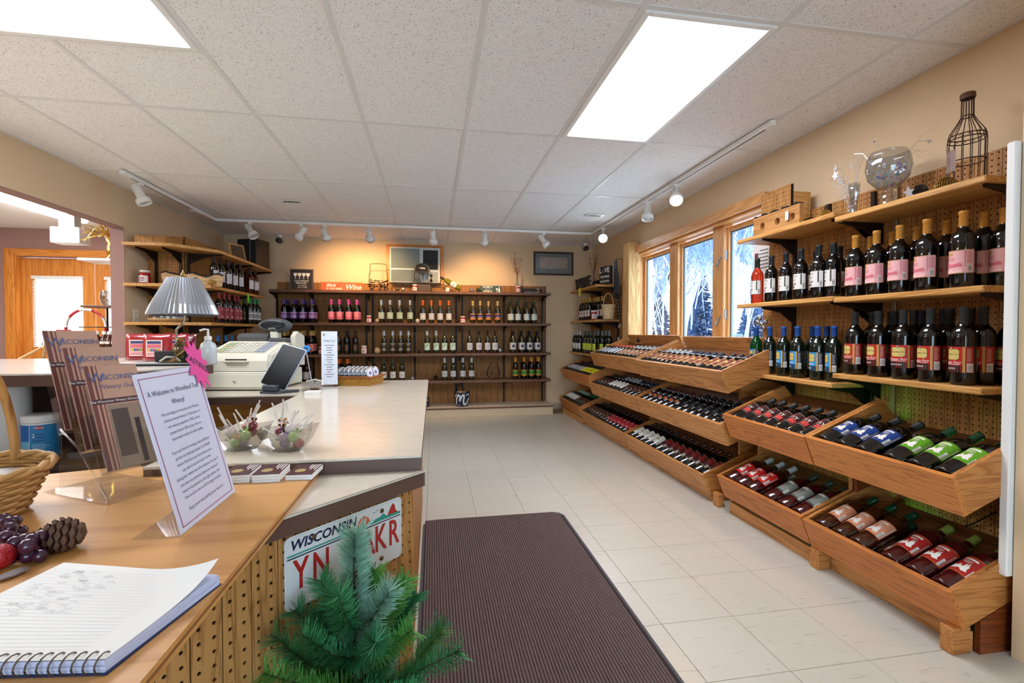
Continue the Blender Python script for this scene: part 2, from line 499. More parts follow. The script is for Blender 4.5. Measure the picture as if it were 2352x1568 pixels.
for (a, b) in ((FD0, FD0 + .9), (FD0 + .9, FD0 + 1.75), (FD0 + 1.75, FD1)):
    f2 = M()
    for q in ((a, a + .06, 0, FDZ), (b - .06, b, 0, FDZ), (a + .06, b - .06, 0, .12), (a + .06, b - .06, FDZ - .07, FDZ)): f2.bbox(q[0], q[1], YN - .11, YN - .05, q[2], q[3], .004)
    lf2 = part('added_glazed_leaf', f2, TRIM_O, d2)
    part('pane', M().box(a + .06, b - .06, YN - .083, YN - .078, .12, FDZ - .07), PANE, lf2)
OPY = 4.62
wl = M()
wl.box(XL - 0.055, XL, OPY, YB, 0, ZC + .03); wl.box(XL - 0.055, XL, -0.6, OPY, 2.055, ZC + .03); wl.box(XL - 0.055, XL, YN, -0.6, 0, ZC + .03)
struct('wall_left', wl, PAINT)
wm = M()
wm.box(XL - 0.11, XL - 0.055, OPY, YB, 0, ZC + .03); wm.box(XL - 0.11, XL - 0.055, -0.6, OPY, 2.055, ZC + .03); wm.box(XL - 0.11, XL - .055, YN, -0.6, 0, ZC + .03)
wm.box(XL - 0.11, XL - 0.0005, OPY - 0.006, OPY, 0, 2.055); wm.box(XL - 0.11, XL - 0.0005, -0.6, OPY - 0.006, 2.049, 2.055)
struct('trim_1', wm, MAUVE)
# left room shell
LX = -6.6
struct('wall_side_room', M().box(LX - 0.15, LX, YN, YB + .1, 0, ZC + .03), MAUVE)
# back wall of the side room, holes for the double door
D0, D1, DZ = -5.02, -3.40, 2.06
wb = M(); wb.box(LX, D0, YB, YB + .15, 0, ZC + .03); wb.box(D1, XL - .11, YB, YB + .15, 0, ZC + .03); wb.box(D0, D1, YB, YB + .15, DZ, ZC + .03)
struct('wall_back_side_room', wb, MAUVE)
ct = M().box(LX, XL - .11, YN, YB, ZC + 0.0, ZC + .012)
part('ceiling_panel', ct, mat('side_room_ceiling', 'e6e2da', .9), ce)
struct('baseboard_back', M().bbox(1.6, XR, YB - 0.012, YB, 0, 0.09, .003), mat('tan_vinyl_base', 'b8a387', .6))
struct('baseboard_right', M().bbox(XR - 0.012, XR, 5.2, YB - .012, 0, 0.09, .003), MATS['tan_vinyl_base'])
# white vertical edge strip at the wall corner beside the shelves
struct('trim_2', M().bbox(1.966, 2.022, 1.284, 1.312, 0.28, 1.79, .004), WHITE)

# ================================================================ window (right wall)
win = bpy.data.objects.new('window_1', None); COL.objects.link(win); win['kind'] = 'structure'
GXp = 2.47
fr = M()
fr.bbox(2.30, 2.375, WY0 - .02, WY1 + 0.0, WZ1, WZ1 + 0.075, .004)
part('head_casing', fr, TRIM_Y, win)
part('jamb', M().box(2.345, 2.50, WY1 - 0.02, WY1, WZ0, WZ1), TRIM_Z, win)
part('jamb', M().box(2.345, 2.50, WY0, WY0 + 0.02, WZ0, WZ1), TRIM_Z, win)
part('head_jamb', M().box(2.345, 2.50, WY0 + .02, WY1 - .02, WZ1 - 0.022, WZ1), TRIM_Y, win)
part('sill', M().bbox(2.30, 2.50, WY0, WY1, WZ0 - 0.03, WZ0 + 0.005, .004), TRIM_Y, win)
panes = [(4.475, 5.075), (3.725, 4.27), (2.98, 3.53)]
mulls = [(4.29, 4.45), (3.55, 3.705)]
for (a, b) in mulls:
    part('mullion', M().bbox(2.405, 2.50, a, b, WZ0 + .005, WZ1 - .022, .006), TRIM_Z, win)
SASH = mat('window_spacer', '6f8298', .4)
for k, (a, b) in enumerate(panes):
    z0, z1 = WZ0 + 0.02, WZ1 - 0.075
    s = M(); w = 0.035
    s.bbox(2.44, 2.49, a - w, a, z0 - .015, z1 + w, .004); s.bbox(2.44, 2.49, b, b + w, z0 - .015, z1 + w, .004)
    s.bbox(2.44, 2.49, a, b, z1, z1 + w, .004); s.bbox(2.44, 2.49, a, b, z0 - .015, z0, .004)
    so = part('sash', s, TRIM_Z, win)
    g = M(); e = 0.014
    for bx in ((a, a + e, z0, z1), (b - e, b, z0, z1), (a + e, b - e, z0, z0 + e), (a + e, b - e, z1 - e, z1)):
        g.box(GXp - 0.008, GXp + 0.008, bx[0], bx[1], bx[2], bx[3])
    part('glazing_strip', g, SASH, so)
    part('pane', M().box(GXp - 0.002, GXp + 0.002, a + e * .5, b - e * .5, z0 + e * .5, z1 - e * .5), PANE, so)
LATCH = mat('grey_latch', '8b9097', .4, metal=.3)
for zz in (1.24, 1.74):
    l = M(); l.bbox(2.418, 2.442, 3.545, 3.60, zz, zz + .085, .004); l.tube([(2.42, 3.575, zz + .05), (2.395, 3.60, zz), (2.385, 3.62, zz - .05)], .008, 6)
    part('sash_lock', l, LATCH, win)
for zz in (1.13, 1.70):
    part('crank', M().tube([(2.43, 4.46, zz + .05), (2.41, 4.47, zz + .02), (2.405, 4.475, zz - .03)], .006, 5), mat('dark_crank', '3a3330', .5), win)
# rough sawn post at the far side of the window
single('timber_post', M().bbox(2.215, 2.36, 5.04, 5.20, 1.03, 2.17, .006), ROUGH_Z, 'rough-sawn pale timber post standing beside the window casing', 'post', loc=(2.29, 5.12, 1.03), world=True)

# ================================================================ double door of the side room
d = bpy.data.objects.new('door_1', None); COL.objects.link(d); d['kind'] = 'structure'
fm = M()
fm.bbox(D0 - .10, D0, YB - .025, YB + .02, 0, DZ + .09, .004); fm.bbox(D1, D1 + .09, YB - .025, YB + .02, 0, DZ + .09, .004)
part('door_casing', fm, TRIM_O, d)
part('head_casing', M().bbox(D0, D1, YB - .025, YB + .02, DZ, DZ + .09, .004), TRIM_OX, d)
part('door_jamb', M().box(D0, D0 + .02, YB - .0, YB + .14, 0, DZ), TRIM_O, d)
GLOW = mat('daylight_emitter_pane', 'ffffff', .1, emit='f2f7ff', estr=2.2)  # emission stands in for daylight coming through the door glass
BLIND = mat('white_blind_slat', 'f4f2ee', .5)
def leaf(x0, x1):
    L = part('door_leaf', M(), TRIM_O, d)
    y0, y1 = YB + .075, YB + .115
    gx0, gx1, gz0, gz1 = x0 + .13, x1 - .13, 0.95, 1.80
    me = M(); me.box(x0, gx0, y0, y1, 0, DZ - .01); me.box(gx1, x1, y0, y1, 0, DZ - .01); me.box(gx0, gx1, y0, y1, 0, gz0); me.box(gx0, gx1, y0, y1, gz1, DZ - .01)
    L.data = me.mesh('door_leaf'); L.data.materials.append(TRIM_O)
    part('pane', M().box(gx0, gx1, y0 + .015, y0 + .021, gz0, gz1), GLOW, L)
    part('blind_rail', M().bbox(gx0 - .02, gx1 + .02, y0 - .03, y0, gz1 - .01, gz1 + .03, .003), WHITE, L)
    n = 40
    for i in range(n):
        z = gz0 + .0 + (gz1 - gz0 - .02) * i / n
        sl = M(); sl.add([(gx0 - .015, y0 - .022, z), (gx1 + .015, y0 - .022, z), (gx1 + .015, y0 - .006, z + .012), (gx0 - .015, y0 - .006, z + .012)], [(0, 1, 2, 3)])
        part('blind_slat', sl, BLIND, L)
leaf(D0 + .02, D0 + .80); leaf(D0 + .815, D1 - .0)

# ================================================================ ceiling lights (lamps of the room)
DIFF = mat('lit_troffer_diffuser', 'ffffff', .5, emit='eef3ff', estr=TROFFER)
DIFF2 = mat('lit_troffer_diffuser_cool', 'ffffff', .5, emit='eef3ff', estr=TROFFER)
def troffer(L, label, dm):
    t = thing('ceiling_light', label, 'ceiling light', ((L[0] + L[1]) / 2, (L[2] + L[3]) / 2, ZC - 0.012))
    x0, x1, y0, y1 = L[0] + .012, L[1] - .012, L[2] + .012, L[3] - .012
    w = .028
    f = M()
    for bx in ((x0, x0 + w, y0, y1), (x1 - w, x1, y0, y1), (x0 + w, x1 - w, y0, y0 + w), (x0 + w, x1 - w, y1 - w, y1)):
        f.bbox(*bx, ZC - .010, ZC + .012, .003)
    part('frame', f, WHITE, t, True)
    df = M().box(x0 + w, x1 - w, y0 + w, y1 - w, ZC - .004, ZC + .002)
    part('diffuser', df, dm, t, True)
    part('housing', M().box(x0 + .01, x1 - .01, y0 + .01, y1 - .01, ZC + .004, ZC + .028), WHITE, t, True)
troffer(LIGHT_R, 'lit rectangular ceiling panel light near the window wall, long side along the aisle', DIFF)
troffer(LIGHT_L, 'lit ceiling panel light over the bar, long side across the room', DIFF2)
# strip light and box in the side room
t = thing('strip_light', 'bright fluorescent strip light on the ceiling of the side room', 'ceiling light', (-3.85, 3.5, ZC - .07))
part('housing', M().bbox(-3.95, -3.75, 1.2, 5.9, ZC - .03, ZC, .004), WHITE, t, True)
part('tube_cover', M().prism([(-3.94, ZC - .03), (-3.92, ZC - .065), (-3.78, ZC - .065), (-3.76, ZC - .03)], 1.22, 5.88, 'y'), mat('lit_strip', 'ffffff', .5, emit='fbfdff', estr=24.0), t, True)
t = thing('strip_light', 'second fluorescent strip light deeper in the side room', 'ceiling light', (-5.4, 3.2, ZC - .07))
part('housing', M().bbox(-5.5, -5.3, 1.6, 4.0, ZC - .03, ZC, .004), WHITE, t, True)
part('tube_cover', M().prism([(-5.49, ZC - .03), (-5.47, ZC - .065), (-5.33, ZC - .065), (-5.31, ZC - .03)], 1.62, 3.98, 'y'), MATS['lit_strip'], t, True)
# ================================================================ wine bottles
LABELP = attrmat('printed_label_paper', 0.5, 0.35)
G_DARK = mat('dark_wine_glass', '0b0a0a', 0.06, spec=0.6, coat=0.3)
G_GRN = mat('dark_green_glass', '0d1a10', 0.06, spec=0.6, coat=0.3)
G_OLV = mat('olive_wine_glass', '2a2612', 0.06, spec=0.6, coat=0.3)
G_ROSE = mat('rose_wine_glass', 'd8452a', 0.03, trans=0.75, ior=1.36)
G_EMER = mat('emerald_glass', '0c5a2c', 0.03, trans=0.6, ior=1.36)
G_AMB = mat('amber_wine_glass', '3a1b0c', 0.06, spec=0.6, coat=0.3)
G_RUBY = mat('ruby_wine_glass', '3d0d0c', 0.06, spec=0.6, coat=0.3)
def prof(r, H):
    k = H / 0.30
    nr = 0.0142
    return [(0, .008), (r * .55, .006), (r - .007, .0005), (r - .002, .002), (r, .007), (r, .178 * k), (r * .985, .190 * k), (r * .93, .201 * k), (r * .80, .213 * k), (r * .60, .223 * k),
            (nr + .004, .232 * k), (nr + .001, .241 * k), (nr, .252 * k), (nr - .0008, H - .012), (nr + .0012, H - .0105), (nr + .0012, H - .004), (nr - .001, H), (0, H)]
def capm(r, H, drop=0.06):
    k = H / 0.30; z0 = H - drop; nr = 0.0142
    return [(nr + .0012, z0), (nr + .0016, z0 + .001), (nr + .0006, H - .014), (nr + .0024, H - .012), (nr + .0024, H - .003), (nr + .001, H + .0012), (0, H + .0014)]
class LB:
    """label on a cylinder of radius r between z0 and z1, half angle span (rad); u in -1..1, v in 0..1"""
    def __init__(s, r, z0, z1, span, base):
        s.m = M(); s.r = r; s.z0 = z0; s.z1 = z1; s.sp = span; s.k = 1
        s.rect(-1, 1, 0, 1, base)
    def P(s, u, v, e): 
        a = u * s.sp; rr = s.r + 0.0003 + e * 0.00025
        return (rr * math.sin(a), -rr * math.cos(a), s.z0 + (s.z1 - s.z0) * v)
    def rect(s, u0, u1, v0, v1, col):
        n = max(1, int(math.ceil((u1 - u0) * s.sp / 0.2))); e = s.k
        vs = []; fs = []
        for i in range(n + 1):
            u = u0 + (u1 - u0) * i / n
            vs += [s.P(u, v0, e), s.P(u, v1, e)]
        for i in range(n): fs.append((2 * i, 2 * i + 2, 2 * i + 3, 2 * i + 1))
        s.m.add(vs, fs, True, col); s.k += 0.35
        return s
    def poly(s, pts, col):
        u0, u1 = min(p[0] for p in pts), max(p[0] for p in pts); n = max(1, int(math.ceil((u1 - u0) / .05))); e = s.k + .5
        vs = []; fs = []; ed = list(zip(pts, pts[1:] + pts[:1]))
        for i in range(n):
            a, b = u0 + (u1 - u0) * i / n, u0 + (u1 - u0) * (i + 1) / n; m_ = (a + b) / 2; xs_ = []
            for (p, q) in ed:
                if (p[0] <= m_) != (q[0] <= m_):
                    f = lambda u, p=p, q=q: p[1] + (q[1] - p[1]) * (min(max(u, min(p[0], q[0])), max(p[0], q[0])) - p[0]) / (q[0] - p[0])
                    xs_.append((f(m_), f(a), f(b)))
            xs_.sort()
            for lo, hi in zip(xs_[::2], xs_[1::2]):
                k = len(vs); vs += [s.P(a, lo[1], e), s.P(b, lo[2], e), s.P(b, hi[2], e), s.P(a, hi[1], e)]; fs.append((k, k + 1, k + 2, k + 3))
        s.m.add(vs, fs, True, col); s.k += 0.35
        return s
    def disc(s, u, v, ru, col, n=10):
        asp = (s.r * s.sp) / (s.z1 - s.z0)
        return s.poly([(u + ru * math.cos(2 * PI * i / n), v + ru * asp * math.sin(2 * PI * i / n)) for i in range(n)], col)
    def bars(s, u0, u1, v0, v1, horiz=True, n=7):
        s.rect(u0, u1, v0, v1, 'd8d4cc')
        rnd = random.Random(3)
        if horiz:
            for i in range(n):
                a = v0 + (v1 - v0) * (.1 + .8 * i / n); s.rect(u0 + .12 * (u1 - u0), u1 - .12 * (u1 - u0), a, a + (v1 - v0) * .8 / n * rnd.uniform(.35, .7), '2a2624'); s.k -= .35
        else:
            for i in range(n):
                a = u0 + (u1 - u0) * (.1 + .8 * i / n); s.rect(a, a + (u1 - u0) * .8 / n * rnd.uniform(.35, .7), v0 + .15 * (v1 - v0), v1 - .1 * (v1 - v0), '2a2624'); s.k -= .35
        s.k += .35
        return s
    def lines(s, u0, u1, v0, v1, n, col, t=.45):
        rnd = random.Random(n)
        for i in range(n):
            a = v0 + (v1 - v0) * i / n
            s.rect(u0, u0 + (u1 - u0) * rnd.uniform(.7, 1), a, a + (v1 - v0) / n * t, col); s.k -= .35
        s.k += .35
        return s
    def text(s, t, u, v, size, col, **kw):
        """size in metres, wrapped around the bottle"""
        tm = text_m(t, size, **kw); e = s.k + .6
        rr = s.r + 0.0003 + e * 0.00025
        vs = []
        for p in tm.v:
            a = u * s.sp + p[0] / s.r
            vs.append((rr * math.sin(a), -rr * math.cos(a), s.z0 + (s.z1 - s.z0) * v + p[1]))
        s.m.add(vs, tm.f, False, col); s.k += .35
        return s
KINDS = {}
def kind(key, glass, cap, r=0.0375, H=0.30, drop=0.06, lab=None, caprough=0.45, capmetal=0.0):
    KINDS[key] = dict(glass=glass, cap=cap, r=r, H=H, drop=drop, lab=lab, cr=caprough, cm=capmetal, proto=None)
_BM = {}; _CM = {}
def bottle(key, loc, label, group, rot=None, rz=0.0, spin=0.0):
    K = KINDS[key]
    if K['proto'] is None:
        bk = (K['r'], K['H'], K['glass'].name)
        if bk not in _BM:
            _BM[bk] = M().lathe(prof(K['r'], K['H']), 22).mesh('wine_bottle'); _BM[bk].materials.append(K['glass'])
        if K['cap']:
            ck = (K['H'], K['drop'], K['cap'])
            if ck not in _CM:
                _CM[ck] = M().lathe(capm(K['r'], K['H'], K['drop']), 16).mesh('capsule')
                _CM[ck].materials.append(mat('capsule_' + K['cap'], K['cap'], K['cr'], metal=K['cm']))
        K['proto'] = (_BM[bk], _CM.get((K['H'], K['drop'], K['cap'])), None)
        if K['lab']:
            lm = K['lab'](K).m.mesh('label'); lm.materials.append(LABELP)
            K['proto'] = (K['proto'][0], K['proto'][1], lm)
    bm_, cm_, lm_ = K['proto']
    o = bpy.data.objects.new('wine_bottle', bm_); COL.objects.link(o)
    o.location = loc
    if rot is not None: o.rotation_euler = rot
    else: o.rotation_euler = (0, 0, rz)
    tag(o, label, 'bottle', group)
    if cm_:
        c = bpy.data.objects.new('capsule', cm_); COL.objects.link(c); c.parent = o
    if lm_:
        l = bpy.data.objects.new('label', lm_); COL.objects.link(l); l.parent = o
        if spin: l.rotation_euler = (0, 0, spin)
    return o
TREE_P = [(-.55, .18), (-.45, .3), (-.5, .3), (-.38, .44), (-.3, .34), (-.2, .38), (-.12, .5), (-.04, .36), (.08, .4), (.14, .62), (.2, .42), (.26, .66), (.33, .44), (.4, .5), (.36, .3), (.48, .2), (.2, .14), (0, .24), (-.3, .16)]
def lab_wild(base, edge):
    def f(K):
        L = LB(K['r'], .072, .172, 1.25, edge)
        L.rect(-.98, .98, .03, .97, base)
        L.rect(-.42, .42, .80, .90, 'e9e2d6').rect(-.3, .25, .70, .735, 'd8cfc2').rect(-.2, .18, .63, .66, 'd8cfc2')
        L.poly(TREE_P, 'e6ddd2')
        L.bars(.62, .80, .04, .44, True)
        L.lines(.84, .97, .08, .9, 12, 'e0d0c4')
        return L
    return f
def lab_seal(K):
    L = LB(K['r'], .072, .172, 1.25, '3a3a36'); L.rect(-.98, .98, .03, .97, '85867c').rect(-.98, .98, .03, .12, '4f514b')
    L.rect(-.45, .4, .82, .92, 'd8d4ca').lines(-.4, .45, .5, .78, 4, '5a5b54').disc(-.2, .45, .13, 'b3261c')
    L.bars(.62, .82, .04, .4, True); return L
def lab_pinkshelf(K):
    L = LB(K['r'], .058, .152, 1.5, 'd99a98')
    L.rect(-.98, .98, .02, .98, 'e3a9a7').rect(-.72, -.12, .78, .90, 'b07a2a')
    for i in range(5): L.rect(-.70 + i * .115, -.63 + i * .115, .80, .88, 'd9ae55')
    L.lines(-.7, .2, .55, .72, 4, 'c77a7e').poly([(-.9, .36), (-.5, .47), (-.1, .40), (.3, .46), (.42, .3), (-.9, .26)], 'd16a76')
    L.poly([(-.95, .05), (-.4, .22), (.0, .12), (.42, .2), (.42, .03), (-.95, .03)], 'eebbb8')
    L.lines(.5, .56, .3, .95, 16, 'c06a74', .8).lines(.6, .9, .42, .92, 10, 'c98086').bars(.64, .86, .06, .38, True)
    L.rect(-.98, .98, .0, .02, 'b9893c').rect(-.98, .98, .98, 1.0, 'b9893c'); return L
def lab_shield(top, dark):
    def f(K):
        L = LB(K['r'], .052, .155, 1.5, top)
        L.rect(-1, .42, 0, .27, '141213').rect(.42, .55, 0, 1, 'c79a52').rect(.55, 1, 0, 1, dark)
        L.poly([(-.62, .84), (-.52, .92), (.18, .92), (.28, .84), (.28, .56), (.18, .48), (-.52, .48), (-.62, .56)], '6b5520')
        L.poly([(-.60, .83), (-.50, .905), (.16, .905), (.26, .83), (.26, .57), (.16, .495), (-.50, .495), (-.60, .57)], 'd3b869')
        L.disc(-.17, .93, .085, '20180f').disc(-.17, .935, .055, 'd8d4cc').disc(-.13, .92, .03, '20180f')
        L.text('Woodland Trail', -.17, .70, .0085, '5a4318', shear=.25)
        return L
    return f
def lab_dragon(K):
    L = lab_shield('c2241a', 'a8221b')(K)
    L.text('Dragon Fury', -.2, .385, .0135, 'efe6da', shear=.35, bold=.01).lines(-.75, .3, .29, .33, 2, 'e6dcd0').lines(-.7, .1, .12, .2, 2, 'cfc8be')
    L.lines(.62, .88, .42, .95, 11, 'd89a88').bars(.62, .95, .02, .36, True); return L
def lab_bluet(K):
    L = lab_shield('2f93cf', '15161a')(K)
    L.lines(-.6, .2, .33, .43, 2, 'e6eef4').lines(-.7, .1, .1, .22, 3, 'd8dde2').lines(.62, .88, .42, .95, 11, '9aa0a6').bars(.62, .95, .02, .36, True); return L
def lab_cherry(K):
    L = LB(K['r'], .060, .152, 1.45, '2a2422'); L.rect(-.98, .98, .02, .98, 'd9d4cc')
    L.lines(-.5, .3, .78, .92, 3, '5b5450').lines(-.6, .2, .55, .68, 3, '8a827c').disc(-.15, .33, .085, '5b1414').disc(-.32, .22, .085, '5b1414').disc(-.18, .14, .085, '5b1414').disc(.02, .36, .07, '6b1a18')
    L.rect(.5, .62, .3, .96, '3c3532').bars(.66, .92, .05, .45, True); return L
def lab_plain(base, ink, z0=.058, z1=.135, span=1.35, mark=None, markc='222222', band=None, edge=None):
    def f(K):
        L = LB(K['r'], z0, z1, span, edge or base)
        if edge: L.rect(-.97, .97, .04, .96, base)
        if band:
            for (a, b, c) in band: L.rect(-1, 1, a, b, c)
        if ink:
            L.lines(-.5, .5, .72, .9, 2, ink); L.lines(-.4, .4, .12, .3, 2, ink)
        if mark == 'slash': L.poly([(-.55, .5), (.35, .85), (.42, .8), (-.5, .42)], markc)
        elif mark == 'dot': L.disc(0, .42, .16, markc)
        elif mark == 'block': L.rect(-.35, .35, .32, .7, markc)
        elif mark == 'blob': L.poly([(-.5, .2), (-.2, .45), (.2, .4), (.45, .2), (.1, .1)], markc)
        elif mark == 'glasses':
            for q in (-.5, 0, .5): L.poly([(q - .14, .75), (q + .14, .75), (q + .05, .45), (q + .04, .25), (q - .04, .25), (q - .05, .45)], markc)
        return L
    return f
def lab_purple(K):
    L = LB(K['r'], .05, .14, 1.4, '6a3a88'); L.rect(-1, 1, .85, .93, 'd9c4e6').rect(-.6, .7, .36, .66, 'cbb8dc').rect(-.5, .6, .42, .6, '7b4a9c').rect(-.8, .8, .2, .3, 'd9c4e6'); return L
def lab_pinkb(K):
    L = LB(K['r'], .045, .145, 1.45, 'ef8a98'); L.disc(-.25, .7, .13, 'e8a070').disc(.15, .72, .1, 'e89a7a').rect(-.8, .75, .1, .3, 'e26478').rect(.55, .62, .05, .95, 'c94a66'); return L
def lab_navy(K):
    L = LB(K['r'], .048, .13, 1.4, '2d2a5c'); L.rect(-1, 1, .86, 1, 'cf8a3c').rect(-1, 1, 0, .3, 'cf8a3c').rect(-.6, .6, .38, .52, 'b08ab0'); return L
def lab_green(K):
    L = LB(K['r'], .05, .13, 1.4, '3a7a2a'); L.rect(-1, 1, .88, 1, 'c98a2c').rect(-1, 1, 0, .2, 'c98a2c'); return L
def lab_red_story(K):
    L = LB(K['r'], .072, .168, 1.3, '8a7468'); L.rect(-1, 1, .04, .96, '3a1d1c').rect(-.85, -.1, .55, .9, 'c8433e').rect(.1, .8, .1, .4, 'c8433e').rect(-.9, -.3, .1, .35, 'b23a38')
    L.text('ATTY', 0, .52, .030, 'e2d6cc', bold=.02, narrow=.8); return L
def lab_maroon(K):
    L = LB(K['r'], .062, .16, 1.35, 'b5976a'); L.rect(-.97, .97, .03, .97, '3c1512').rect(-.9, .1, .5, .92, '5a231c').rect(-.6, .5, .62, .67, 'b5976a').rect(.2, .95, .4, .95, '7e1f1c').bars(.6, .88, .05, .34, True); return L
def lab_mar2(K):
    L = LB(K['r'], .062, .16, 1.35, '6a4a3a'); L.rect(-.97, .97, .03, .97, '43231b').rect(-.7, .6, .7, .85, '8a5c44').rect(-.5, .4, .35, .42, 'c9a070').bars(.62, .9, .05, .34, True); return L
def lab_orange(K):
    L = LB(K['r'], .062, .16, 1.35, '161314'); L.rect(-.7, .6, .15, .45, 'b5582e').rect(-.6, .5, .62, .75, 'd0ccc6').rect(-.6, .5, .85, .9, '9a948c').bars(.62, .9, .05, .34, True); return L
def lab_black(K):
    L = LB(K['r'], .062, .16, 1.35, '151416'); L.rect(-.7, .5, .74, .79, 'b9b6b0').rect(-.7, .5, .3, .33, '8b8882').rect(-.5, .3, .5, .56, '6d6a66').bars(.62, .9, .05, .34, True); return L
def lab_gold(K):
    L = LB(K['r'], .055, .165, 1.4, '9a6636'); L.rect(-.6, .5, .12, .9, '6b1f22').rect(-.3, .3, .42, .6, 'd9a860').rect(.55, .62, 0, 1, 'e0c090').bars(.66, .92, .05, .34, True); return L
def lab_white2(K):
    L = LB(K['r'], .06, .16, 1.35, 'd9d6cc'); L.poly([(-.5, .45), (-.2, .62), (.2, .5), (.5, .58), (.4, .38), (-.3, .34)], '9aa07a').lines(-.5, .4, .12, .26, 2, '77726a').bars(.66, .92, .05, .34, True); return L
def lab_white3(K):
    L = LB(K['r'], .06, .16, 1.35, 'e2dfd6'); L.disc(-.2, .72, .12, 'a8527e').lines(-.5, .4, .12, .3, 2, '77726a'); return L
def lab_silver(K):
    L = LB(K['r'], .055, .165, 1.35, '1a1a1c'); L.rect(-.8, -.5, .05, .95, 'cfcfd2').rect(.3, .6, .05, .95, 'cfcfd2').rect(-.4, .2, .4, .5, 'b0b0b4'); return L
def lab_yellow(K):
    L = LB(K['r'], .06, .16, 1.35, 'e3d21c'); L.rect(-.4, .4, .3, .5, '5a5a1a').rect(-.6, .3, .7, .76, '5a5a1a'); return L
def lab_lime(K):
    L = LB(K['r'], .05, .135, 1.3, 'c4d048'); L.rect(-1, 1, .2, .24, '5a6a1c')
    for q in (-.55, -.05, .45): L.poly([(q - .12, .8), (q + .12, .8), (q + .03, .5), (q + .1, .34), (q - .1, .34), (q - .03, .5)], '8a9a2a')
    return L
BIG = dict(r=.0415, H=.318)
kind('salmon', G_AMB, '12351f', drop=.055, lab=lab_wild('d08763', '9c4a2c'), caprough=.2, **BIG)
kind('red', G_RUBY, '6f7f34', drop=.05, lab=lab_wild('a3211b', 'c4622c'), caprough=.35, **BIG)
kind('blue', G_DARK, '121314', drop=.055, lab=lab_wild('1d3c7c', '14264e'), **BIG)
kind('green', G_DARK, '0d3a22', drop=.055, lab=lab_wild('5f961c', '44700f'), caprough=.2, **BIG)
kind('scarlet', G_RUBY, '9aa3a0', drop=.055, lab=lab_wild('c8201a', 'a81a14'), **BIG)
kind('seal', G_RUBY, '2b3a30', drop=.055, lab=lab_seal, caprough=.3, **BIG)
kind('patty', G_DARK, '141414', lab=lab_red_story)
kind('pinkshelf', G_DARK, 'bd7f2c', r=.0415, H=.312, drop=.064, lab=lab_pinkshelf, caprough=.4)
kind('dragon', G_DARK, '2a2a2b', r=.0415, H=.315, drop=.072, lab=lab_dragon, caprough=.6)
kind('bluet', G_GRN, '1d4a94', r=.038, H=.30, drop=.055, lab=lab_bluet)
kind('bluet_clear', G_EMER, '1d4a94', r=.038, H=.30, drop=.055, lab=lab_bluet)
kind('cherry', G_DARK, '1b2224', r=.038, H=.295, drop=.06, lab=lab_cherry)
kind('cherry_rose', G_ROSE, '1b2224', r=.038, H=.295, drop=.06, lab=lab_cherry)
kind('maroon', G_DARK, '3f1d16', lab=lab_maroon, caprough=.25)
kind('mar_navy', G_DARK, '1a2238', lab=lab_mar2)
kind('mar_red', G_DARK, '1a2238', lab=lab_mar2)
kind('orangelab', G_DARK, '5e2a22', lab=lab_orange)
kind('blacklab', G_DARK, '111318', lab=lab_black)
kind('white_blk', G_DARK, '141414', lab=lab_white2)
kind('white_sil', G_DARK, '9aa2a6', lab=lab_white3)
kind('white_grn', G_GRN, '7fa890', lab=lab_white3, caprough=.3)
kind('brown_grn', G_GRN, '0f4a2a', lab=lab_mar2, caprough=.25)
kind('brownred', G_DARK, '2c1712', lab=lab_mar2)
kind('redlab', G_DARK, '2c1712', lab=lab_plain('a8252a', 'd8c8b8', .06, .16, 1.35))
kind('gold_sil', G_DARK, 'a9aaa8', lab=lab_gold)
kind('gold_nvy', G_DARK, '1d2638', lab=lab_gold)
kind('gold_mar', G_DARK, '3b1a20', lab=lab_gold)
kind('silver_org', G_DARK, 'c9593a', lab=lab_silver)
kind('silver_blk', G_DARK, '151515', lab=lab_silver)
kind('yellow', G_DARK, '151515', lab=lab_yellow)
# back wall
kind('purple', G_DARK, '5b3a82', lab=lab_purple)
kind('pinkb', G_DARK, 'e0509a', lab=lab_pinkb, drop=.062)
kind('sage', G_OLV, 'aab4c0', lab=lab_plain('b3bda4', '8a9480', .055, .14, 1.4))
kind('orangecap', G_OLV, 'ee6420', lab=lab_plain('cfcbc6', 'c9866a', .045, .13, 1.35))
kind('navy', G_OLV, 'c9a45c', lab=lab_navy)
kind('darkgreen', G_OLV, '2c3a2c', lab=lab_plain('cfd8cc', '8fa08c', .045, .13, 1.4, 'slash', 'a3b09c'))
kind('salmonb', G_DARK, 'c9a45c', lab=lab_plain('dc8078', '9a4a44', .04, .135, 1.4, 'blob', '7a2622'))
kind('blackb', G_DARK, '17171a', lab=lab_plain('141214', '8a6a4a', .04, .13, 1.3, 'block', '7c4a36'))
kind('silverb', G_OLV, 'b9c2cc', lab=lab_plain('23211c', 'd0ccc0', .045, .14, 1.4, 'dot', '9a6a50', edge='c9c5b8'))
kind('slash_w', G_OLV, 'd5d8d8', lab=lab_plain('c3d8c4', None, .045, .14, 1.4, 'slash', '1f4a34'))
kind('slash_d', G_OLV, '3a4640', lab=lab_plain('c3d8c4', None, .045, .14, 1.4, 'slash', '1f4a34'))
kind('whiteb', G_OLV, '2a1c18', lab=lab_plain('d3d0d0', 'a8a5a8', .045, .14, 1.4, 'block', 'a8a8b8'))
kind('bw', G_OLV, '1c1a1a', lab=lab_plain('cfccd0', '8a888c', .045, .14, 1.4, 'block', '2a2a30'))
kind('white_l', G_DARK, '3a1d1c', lab=lab_plain('c9c2c0', '9a9290', .045, .14, 1.4))
kind('orange_dark', G_DARK, 'd9662a', lab=lab_plain('1a1416', None, .045, .14, 1.3))
kind('greycap', G_OLV, '3c4a42', lab=lab_plain('d5d3d0', None, .045, .13, 1.35, 'dot', '8f8f8a'))
